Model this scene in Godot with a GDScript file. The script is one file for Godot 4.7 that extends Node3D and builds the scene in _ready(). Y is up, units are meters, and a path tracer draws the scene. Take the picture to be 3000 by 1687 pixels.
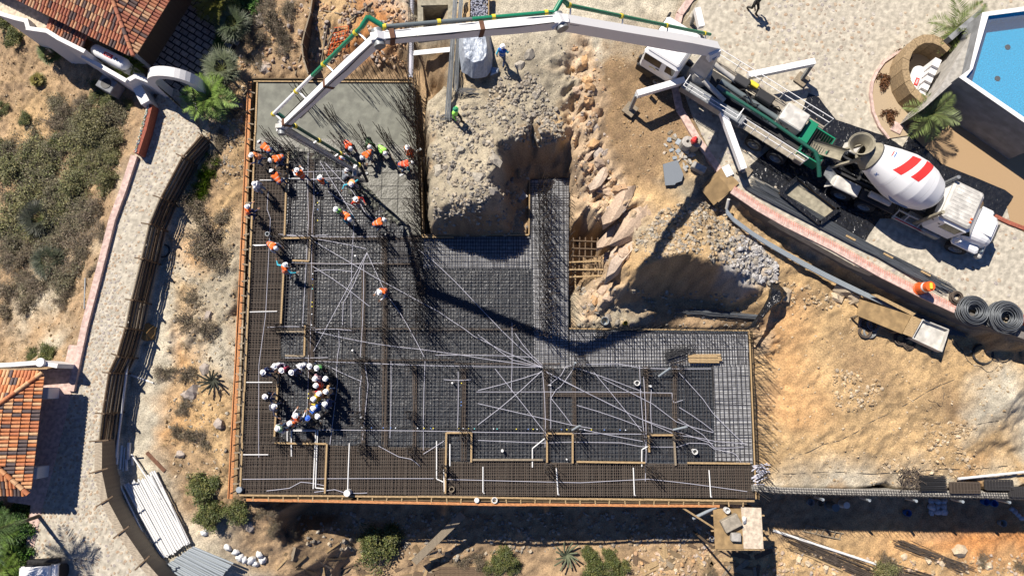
extends Node3D
# Building site seen from a drone: camera height 37 m above the slab (y = 0), pitched 8 degrees off plumb.
const CAM_H := 37.0
const LENS := 2000.0          # focal length in photo pixels (photo 3000 x 1687)
const TILT := 8.0
var M := {}
var names := {}
var rng := RandomNumberGenerator.new()
var nz := FastNoiseLite.new()

# a photo pixel and the height of what is seen there -> its place in metres
func P(px: float, py: float, h := 0.0) -> Vector3:
	var d := Vector3((px - 1500.0) / LENS, -(py - 843.5) / LENS, -1.0).rotated(Vector3.RIGHT, deg_to_rad(-90.0 + TILT))
	return Vector3(0, CAM_H, 0) + d * ((h - CAM_H) / d.y)

func PA(a: Array, h := 0.0) -> PackedVector3Array:
	var r := PackedVector3Array()
	for q in a:
		r.append(P(q[0], q[1], q[2] if q.size() > 2 else h))
	return r

class MB:
	var v := PackedVector3Array()
	var n := PackedVector3Array()
	var c := PackedColorArray()
	var col := Color(1, 1, 1)
	func tri(a: Vector3, b: Vector3, d: Vector3) -> void:
		var m := (b - a).cross(d - a).normalized()
		v.append(a); v.append(d); v.append(b)
		for i in 3:
			n.append(m); c.append(col)
	func trin(a: Vector3, b: Vector3, d: Vector3, na: Vector3, nb: Vector3, nd: Vector3) -> void:
		v.append(a); v.append(d); v.append(b)
		n.append(na); n.append(nd); n.append(nb)
		for i in 3:
			c.append(col)
	func quad(a: Vector3, b: Vector3, d: Vector3, e: Vector3) -> void:
		tri(a, b, d); tri(a, d, e)
	func quadn(a, b, d, e, na, nb, nd, ne) -> void:
		trin(a, b, d, na, nb, nd); trin(a, d, e, na, nd, ne)
	func box(p: Vector3, s: Vector3, b := Basis()) -> void:
		hexa(p, s, b, 1.0, 1.0)
	# a box whose top is scaled by tx, tz
	func hexa(p: Vector3, s: Vector3, b: Basis, tx: float, tz: float) -> void:
		var q := []
		for y in [-0.5, 0.5]:
			var k := 1.0 if y < 0 else tx
			var l := 1.0 if y < 0 else tz
			for t in [Vector2(-0.5, -0.5), Vector2(-0.5, 0.5), Vector2(0.5, 0.5), Vector2(0.5, -0.5)]:
				q.append(p + b * Vector3(t.x * s.x * k, y * s.y, t.y * s.z * l))
		quad(q[4], q[5], q[6], q[7]); quad(q[3], q[2], q[1], q[0])
		for i in 4:
			var j := (i + 1) % 4
			quad(q[i], q[j], q[j + 4], q[i + 4])
	# box with chamfered upper and side edges
	func cbox(p: Vector3, s: Vector3, ch: float, b := Basis()) -> void:
		var h := s * 0.5
		var lv := []
		for lay in [[-h.y, 0.0], [h.y - ch, 0.0], [h.y, ch]]:
			var r := []
			var x: float = h.x - lay[1]
			var z: float = h.z - lay[1]
			for t in [Vector2(-x, -z + ch), Vector2(-x, z - ch), Vector2(-x + ch, z), Vector2(x - ch, z), Vector2(x, z - ch), Vector2(x, -z + ch), Vector2(x - ch, -z), Vector2(-x + ch, -z)]:
				r.append(p + b * Vector3(t.x, lay[0], t.y))
			lv.append(r)
		for k in 2:
			for i in 8:
				var j := (i + 1) % 8
				quad(lv[k][i], lv[k][j], lv[k + 1][j], lv[k + 1][i])
		for i in range(1, 7):
			tri(lv[2][0], lv[2][i], lv[2][i + 1]); tri(lv[0][0], lv[0][i + 1], lv[0][i])
	func bar(a: Vector3, b: Vector3, w: float, h: float, up := Vector3.UP) -> void:
		var d := b - a
		var len := d.length()
		if len < 0.0001:
			return
		d /= len
		if absf(d.dot(up)) > 0.98:
			up = Vector3.RIGHT
		var s := d.cross(up).normalized()
		box((a + b) * 0.5, Vector3(len, h, w), Basis(d, s.cross(d), s))
	func frame(d: Vector3) -> Array:
		var u := Vector3.UP if absf(d.y) < 0.9 else Vector3.RIGHT
		var s := d.cross(u).normalized()
		return [s, s.cross(d).normalized()]
	func cyl(a: Vector3, b: Vector3, r0: float, r1: float, k := 8, caps := true) -> void:
		var d := (b - a).normalized()
		var f := frame(d)
		var sl := (r0 - r1) / maxf(0.001, a.distance_to(b))
		for i in k:
			var t0 := TAU * i / k
			var t1 := TAU * (i + 1) / k
			var e0: Vector3 = f[0] * cos(t0) + f[1] * sin(t0)
			var e1: Vector3 = f[0] * cos(t1) + f[1] * sin(t1)
			var n0 := (e0 + d * sl).normalized()
			var n1 := (e1 + d * sl).normalized()
			quadn(a + e0 * r0, b + e0 * r1, b + e1 * r1, a + e1 * r0, n0, n0, n1, n1)
			if caps:
				tri(a, a + e0 * r0, a + e1 * r0); tri(b, b + e1 * r1, b + e0 * r1)
	func tube(p: PackedVector3Array, r: float, k := 6) -> void:
		for i in p.size() - 1:
			cyl(p[i], p[i + 1], r, r, k, i == 0 or i == p.size() - 2)
	func ring(o: Vector3, ax: Vector3, big: float, r: float, k := 20, m := 6) -> void:
		var f := frame(ax)
		for i in k:
			var q := []
			for t in [TAU * i / k, TAU * (i + 1) / k]:
				var e: Vector3 = f[0] * cos(t) + f[1] * sin(t)
				var row := []
				for j in m + 1:
					var s := TAU * j / m
					var nn: Vector3 = e * cos(s) + ax * sin(s)
					row.append([o + e * big + nn * r, nn])
				q.append(row)
			for j in m:
				quadn(q[0][j + 1][0], q[1][j + 1][0], q[1][j][0], q[0][j][0], q[0][j + 1][1], q[1][j + 1][1], q[1][j][1], q[0][j][1])
	# profile of Vector2(radius, along axis)
	func lathe(o: Vector3, ax: Vector3, prof: PackedVector2Array, k := 24, smooth := true) -> void:
		var f := frame(ax)
		for s in prof.size() - 1:
			var p := prof[s]
			var q := prof[s + 1]
			var nn := Vector2(q.y - p.y, p.x - q.x).normalized()
			for i in k:
				var t0 := TAU * i / k
				var t1 := TAU * (i + 1) / k
				var e0: Vector3 = f[0] * cos(t0) + f[1] * sin(t0)
				var e1: Vector3 = f[0] * cos(t1) + f[1] * sin(t1)
				var A := o + ax * p.y + e0 * p.x
				var B := o + ax * q.y + e0 * q.x
				var C := o + ax * q.y + e1 * q.x
				var D := o + ax * p.y + e1 * p.x
				if smooth:
					var n0 := e0 * nn.x + ax * nn.y
					var n1 := e1 * nn.x + ax * nn.y
					quadn(A, B, C, D, n0, n0, n1, n1)
				else:
					quad(A, B, C, D)
	# outline in the ground plane, from y0 up to y1
	func prism(o: PackedVector3Array, y0: float, y1: float, bottom := false) -> void:
		var q := PackedVector2Array()
		for a in o:
			q.append(Vector2(a.x, a.z))
		if Geometry2D.is_polygon_clockwise(q):
			q.reverse()
		var ix := Geometry2D.triangulate_polygon(q)
		for i in range(0, ix.size(), 3):
			var a := q[ix[i]]
			var b := q[ix[i + 1]]
			var d := q[ix[i + 2]]
			up3(a, b, d, y1)
			if bottom:
				tri(Vector3(a.x, y0, a.y), Vector3(b.x, y0, b.y), Vector3(d.x, y0, d.y))
		if y1 > y0:
			for i in q.size():
				var a := q[i]
				var b := q[(i + 1) % q.size()]
				quad(Vector3(b.x, y0, b.y), Vector3(a.x, y0, a.y), Vector3(a.x, y1, a.y), Vector3(b.x, y1, b.y))
	func up3(a: Vector2, b: Vector2, d: Vector2, y: float) -> void:
		var A := Vector3(a.x, y, a.y)
		var B := Vector3(b.x, y, b.y)
		var D := Vector3(d.x, y, d.y)
		if (B - A).cross(D - A).y > 0:
			tri(A, B, D)
		else:
			tri(A, D, B)
	func leaf(p: Vector3, d: Vector3, side: Vector3, l: float, w: float) -> void:
		var m := p + d * l * 0.5
		var t := p + d * l
		var nn := d.cross(side).normalized()
		if nn.y < 0:
			nn = -nn
		trin(p, m + side * w, m - side * w, nn, nn, nn); trin(m + side * w, t, m - side * w, nn, nn, nn)
	func add(o: MB, t: Transform3D, keep := true) -> void:
		var nb := t.basis.orthonormalized()
		for i in o.v.size():
			v.append(t * o.v[i]); n.append(nb * o.n[i]); c.append(o.c[i] if keep else col)
	func mesh(mat: Material) -> ArrayMesh:
		var a := []
		a.resize(Mesh.ARRAY_MAX)
		a[Mesh.ARRAY_VERTEX] = v
		a[Mesh.ARRAY_NORMAL] = n
		a[Mesh.ARRAY_COLOR] = c
		var m := ArrayMesh.new()
		m.add_surface_from_arrays(Mesh.PRIMITIVE_TRIANGLES, a)
		m.surface_set_material(0, mat)
		return m

func numbered(called: String) -> String:
	names[called] = names.get(called, 0) + 1
	return called if names[called] == 1 else "%s_%03d" % [called, names[called] - 1]

func meta(o: Node, label: String, category: String, group := "", kind := "") -> void:
	if label: o.set_meta("label", label)
	if category: o.set_meta("category", category)
	if group: o.set_meta("group", group)
	if kind: o.set_meta("kind", kind)

func thing(called: String, label: String, category: String, group := "", at := Vector3.ZERO) -> Node3D:
	var o := Node3D.new()
	o.name = numbered(called)
	add_child(o)
	o.position = at
	meta(o, label, category, group)
	return o

# commits a shape as one mesh; a top-level one takes the three metas
func put(called: String, b, mat: Material, parent: Node = null, label := "", category := "", group := "", kind := "") -> MeshInstance3D:
	var o := MeshInstance3D.new()
	o.mesh = b.mesh(mat) if b is MB else b
	if parent == null:
		o.name = numbered(called)
		add_child(o)
	else:
		o.name = called
		parent.add_child(o, true)
		if parent is Node3D and b is MB and parent != self:
			pass
	meta(o, label, category, group, kind)
	return o

func structure(called: String, b, mat: Material) -> MeshInstance3D:
	return put(called, b, mat, null, "", "", "", "structure")

func dup(o: Node3D, label := "") -> Node3D:
	var base := String(o.name)
	var r: Node3D = o.duplicate()
	var k := base.length()
	if k > 4 and base[k - 4] == "_" and base.substr(k - 3).is_valid_int():
		base = base.substr(0, k - 4)
	r.name = numbered(base)
	add_child(r)
	if label: r.set_meta("label", label)
	return r

var tex := {}
func make_textures() -> void:
	# mottled grey (multiplies a colour), stretched grain, bumps as a normal map
	for spec in [["mottle", 0.012, 5, 1.0, 0.8], ["fine", 0.06, 4, 1.0, 0.84], ["soil", 0.035, 6, 1.0, 0.7], ["grain", 0.01, 4, 9.0, 0.66], ["blotch", 0.006, 4, 1.0, 0.8]]:
		var f := FastNoiseLite.new()
		f.seed = 7 + int(spec[1] * 1000)
		f.frequency = spec[1]
		f.fractal_octaves = spec[2]
		f.noise_type = FastNoiseLite.TYPE_SIMPLEX_SMOOTH
		var im := f.get_seamless_image(512, 512)
		im.convert(Image.FORMAT_RGB8)
		if spec[3] > 1.0:
			im.resize(512, 64)
			im.resize(512, 512)
			var im2 := Image.create(512, 512, false, Image.FORMAT_RGB8)
			for k in 8:
				var s := im.duplicate()
				s.resize(512, 64)
				im2.blit_rect(s, Rect2i(0, 0, 512, 64), Vector2i(0, k * 64))
			im = im2
		var lo: float = spec[4]
		for y in 512:
			for x in 512:
				var g := clampf(im.get_pixel(x, y).r * 1.5 - 0.25, 0.0, 1.0)
				g = lo + (1.0 - lo) * g
				im.set_pixel(x, y, Color(g, g, g))
		tex[spec[0]] = ImageTexture.create_from_image(im)
	for spec in [["bump", 0.03, 5], ["wrinkle", 0.012, 3]]:
		var f := FastNoiseLite.new()
		f.seed = 3
		f.frequency = spec[1]
		f.fractal_octaves = spec[2]
		if spec[0] == "wrinkle":
			f.fractal_type = FastNoiseLite.FRACTAL_RIDGED
		var im := f.get_seamless_image(512, 512)
		im.convert(Image.FORMAT_RGBA8)
		im.bump_map_to_normal_map(6.0)
		tex[spec[0]] = ImageTexture.create_from_image(im)

# colour in linear values
func mk(key: String, c: Color, rough := 0.85, metal := 0.0, t := "mottle", scale := 0.5, bump := 0.4, vc := false) -> StandardMaterial3D:
	var m := StandardMaterial3D.new()
	m.resource_name = key
	m.albedo_color = c.linear_to_srgb()
	m.roughness = rough
	m.metallic = metal
	if t:
		m.albedo_texture = tex[t]
		m.uv1_triplanar = true
		m.uv1_world_triplanar = true
		m.uv1_scale = Vector3(scale, scale, scale)
	if bump > 0:
		m.normal_enabled = true
		m.normal_texture = tex["wrinkle" if key.begins_with("sheet") else "bump"]
		m.normal_scale = bump
	m.vertex_color_use_as_albedo = vc
	M[key] = m
	return m

func make_materials() -> void:
	mk("soil", Color(1.1, 1.1, 1.1), 0.95, 0, "soil", 0.55, 0.6, true)
	mk("rock", Color(1, 1, 1), 0.9, 0, "mottle", 1.1, 0.7, true)
	mk("vc", Color(1, 1, 1), 0.8, 0, "fine", 0.5, 0.0, true)
	mk("plain", Color(1, 1, 1), 0.6, 0, "", 1, 0.0, true)
	mk("leaf", Color(1, 1, 1), 0.6, 0, "", 1, 0.0, true)
	M.leaf.backlight_enabled = true
	M.leaf.backlight = Color(0.10, 0.13, 0.04).linear_to_srgb()
	mk("concrete_wet", Color(0.155, 0.160, 0.127), 0.7, 0, "mottle", 0.2, 0.1)
	mk("concrete", Color(0.42, 0.40, 0.36), 0.9, 0, "mottle", 0.4, 0.3)
	mk("concrete_dark", Color(0.25, 0.26, 0.27), 0.9, 0, "mottle", 0.25, 0.3)
	mk("sheet_black", Color(0.052, 0.060, 0.072), 0.42, 0, "mottle", 0.5, 0.9)
	mk("sheet_yard", Color(0.018, 0.019, 0.022), 0.25, 0, "mottle", 0.4, 1.3)
	mk("sheet_blue", Color(0.42, 0.47, 0.54), 0.4, 0, "mottle", 0.8, 0.8)
	mk("rebar", Color(0.058, 0.055, 0.056), 0.75, 0.2, "fine", 1.5, 0.0)
	mk("rebar_rust", Color(0.10, 0.077, 0.060), 0.9, 0.0, "fine", 1.5, 0.0)
	mk("steel", Color(0.16, 0.175, 0.19), 0.5, 0.5, "fine", 1.0, 0.0)
	mk("steel_pale", Color(0.36, 0.38, 0.39), 0.5, 0.3, "grain", 0.6, 0.2)
	mk("wood", Color(0.50, 0.35, 0.18), 0.85, 0, "grain", 0.9, 0.3)
	mk("wood_grey", Color(0.33, 0.27, 0.19), 0.9, 0, "grain", 0.9, 0.3)
	mk("wood_old", Color(0.17, 0.115, 0.07), 0.95, 0, "grain", 0.9, 0.4)
	mk("wood_orange", Color(0.62, 0.27, 0.10), 0.8, 0, "grain", 0.7, 0.3)
	mk("ply", Color(0.33, 0.22, 0.10), 0.7, 0, "blotch", 0.5, 0.2)
	mk("ply_dark", Color(0.20, 0.14, 0.075), 0.8, 0, "blotch", 0.5, 0.2)
	mk("pvc", Color(0.78, 0.78, 0.76), 0.45, 0, "fine", 0.6, 0.0)
	mk("pvc_grey", Color(0.30, 0.34, 0.37), 0.4, 0, "fine", 0.6, 0.0)
	mk("conduit", Color(0.50, 0.50, 0.57), 0.5, 0, "fine", 0.6, 0.0)
	mk("white_paint", Color(0.76, 0.76, 0.75), 0.4, 0, "", 0.25, 0.0)
	mk("white_dirt_shade", Color(0.60, 0.58, 0.53), 0.55, 0, "blotch", 0.5, 0.05)  # dirty white; also the shade tone of the last boom section
	mk("stucco", Color(0.80, 0.79, 0.77), 0.9, 0, "fine", 0.8, 0.15)
	mk("cream", Color(0.62, 0.52, 0.40), 0.9, 0, "mottle", 0.5, 0.2)
	mk("pink", Color(0.62, 0.45, 0.39), 0.9, 0, "mottle", 0.5, 0.2)
	mk("cobble_bed", Color(0.50, 0.455, 0.365), 0.95, 0, "mottle", 0.35, 0.5)
	mk("black", Color(0.015, 0.015, 0.016), 0.6, 0, "", 1, 0.0)
	mk("rubber", Color(0.025, 0.025, 0.026), 0.9, 0, "fine", 2.0, 0.3)
	mk("dark_metal", Color(0.05, 0.05, 0.052), 0.55, 0.3, "fine", 1.0, 0.0)
	mk("deck", Color(0.34, 0.30, 0.235), 0.8, 0, "blotch", 0.8, 0.2)
	mk("green", Color(0.012, 0.23, 0.12), 0.4, 0, "fine", 1.0, 0.0)
	mk("green_dark", Color(0.015, 0.11, 0.075), 0.5, 0, "fine", 1.0, 0.0)
	mk("pipe_grey", Color(0.14, 0.17, 0.18), 0.5, 0, "fine", 1.0, 0.0)
	mk("yellow", Color(0.65, 0.52, 0.04), 0.5, 0, "", 1, 0.0)
	mk("red", Color(0.62, 0.035, 0.03), 0.5, 0, "", 1, 0.0)
	mk("blue", Color(0.02, 0.11, 0.36), 0.4, 0, "", 1, 0.0)
	mk("orange", Color(0.75, 0.12, 0.015), 0.55, 0, "fine", 0.8, 0.0)
	mk("rust", Color(0.17, 0.08, 0.045), 0.9, 0, "blotch", 1.0, 0.2)
	mk("chute", Color(0.33, 0.30, 0.22), 0.85, 0, "blotch", 0.9, 0.3)
	mk("glass_dark", Color(0.01, 0.012, 0.014), 0.08, 0, "", 1, 0.0)
	mk("patio", Color(0.40, 0.27, 0.145), 0.9, 0, "fine", 1.2, 0.2)
	mk("brick_red", Color(0.34, 0.10, 0.06), 0.9, 0, "mottle", 0.8, 0.2)
	mk("paver", Color(0.33, 0.30, 0.26), 0.9, 0, "mottle", 0.7, 0.3)
	mk("paver_pale", Color(0.42, 0.385, 0.33), 0.9, 0, "mottle", 0.7, 0.3)
	mk("pool_tile", Color(0.008, 0.36, 0.64), 0.3, 0, "soil", 0.8, 0.0)
	var w := mk("water", Color(0.85, 0.95, 0.97), 0.04, 0, "", 1, 0.0)
	w.albedo_color.a = 0.08
	w.transparency = BaseMaterial3D.TRANSPARENCY_ALPHA
	w.normal_enabled = true
	w.normal_texture = tex.bump
	w.normal_scale = 1.0
	w.uv1_triplanar = true
	w.uv1_world_triplanar = true
	w.uv1_scale = Vector3(0.5, 0.5, 0.5)
	var g := mk("glass", Color(0.5, 0.6, 0.62), 0.05, 0, "", 1, 0.0)
	g.albedo_color.a = 0.35
	g.transparency = BaseMaterial3D.TRANSPARENCY_ALPHA
	var tones := [Color(0.42, 0.15, 0.085), Color(0.36, 0.125, 0.075), Color(0.52, 0.22, 0.11), Color(0.60, 0.36, 0.20), Color(0.13, 0.085, 0.075), Color(0.47, 0.18, 0.10)]
	for i in tones.size():
		mk("tile%d" % i, tones[i], 0.85, 0, "mottle", 0.9, 0.2)
	tones = [Color(0.62, 0.24, 0.10), Color(0.60, 0.22, 0.08), Color(0.70, 0.42, 0.22), Color(0.13, 0.095, 0.09), Color(0.55, 0.2, 0.09), Color(0.68, 0.33, 0.15)]
	for i in tones.size():
		mk("clay%d" % i, tones[i], 0.85, 0, "mottle", 0.9, 0.2)
	tones = [Color(0.46, 0.40, 0.32), Color(0.38, 0.31, 0.24), Color(0.50, 0.46, 0.40), Color(0.42, 0.31, 0.21), Color(0.37, 0.33, 0.30), Color(0.48, 0.38, 0.27)]
	for i in tones.size():
		mk("cobble%d" % i, tones[i], 0.85, 0, "mottle", 1.2, 0.3)

# ---------------------------------------------------------------- terrain
var hgrid := PackedFloat32Array()
var cgrid := PackedColorArray()
const GX0 := -40.0
const GZ0 := -33.0
const GS := 0.13
const GNX := 620
const GNZ := 400
const TAN := 0
const GREY := 1
const SAND := 2
const ORANGE := 3
const ROCK := 4
const HILL := 5
const EARTH := 6
const PALE := 7
const WHITE := 8
const WARM := 9
var soils := [Color(0.465, 0.318, 0.16), Color(0.37, 0.32, 0.23), Color(0.275, 0.182, 0.096), Color(0.47, 0.21, 0.07), Color(0.52, 0.385, 0.25), Color(0.37, 0.255, 0.145), Color(0.37, 0.255, 0.145), Color(0.50, 0.45, 0.345), Color(0.43, 0.41, 0.38), Color(0.52, 0.31, 0.14)]
var soil_rough := [0.15, 0.15, 0.035, 0.12, 0.55, 0.16, 0.10, 0.05, 0.15, 0.1]
var fence_px := [[592, 398], [535, 462], [470, 582], [437, 660], [414, 760], [385, 880], [369, 960], [345, 1040], [320, 1092], [301, 1210], [291, 1290], [290, 1380], [309, 1472], [358, 1562], [420, 1652], [480, 1720]]

func ground(x: float, z: float) -> float:
	var i := clampi(int((x - GX0) / GS), 0, GNX - 2)
	var j := clampi(int((z - GZ0) / GS), 0, GNZ - 2)
	var u := clampf((x - GX0) / GS - i, 0, 1)
	var w := clampf((z - GZ0) / GS - j, 0, 1)
	var k := j * GNX + i
	return lerpf(lerpf(hgrid[k], hgrid[k + 1], u), lerpf(hgrid[k + GNX], hgrid[k + GNX + 1], u), w)

# where the ground is seen at a photo pixel
func G(px: float, py: float) -> Vector3:
	var o := Vector3(0, CAM_H, 0)
	var a := P(px, py, 5.0)
	var b := P(px, py, -8.0)
	var t := 0.0
	while t < 1.0:
		var q := a.lerp(b, t)
		if q.y < ground(q.x, q.z):
			return q
		t += 0.004
	return b

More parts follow.
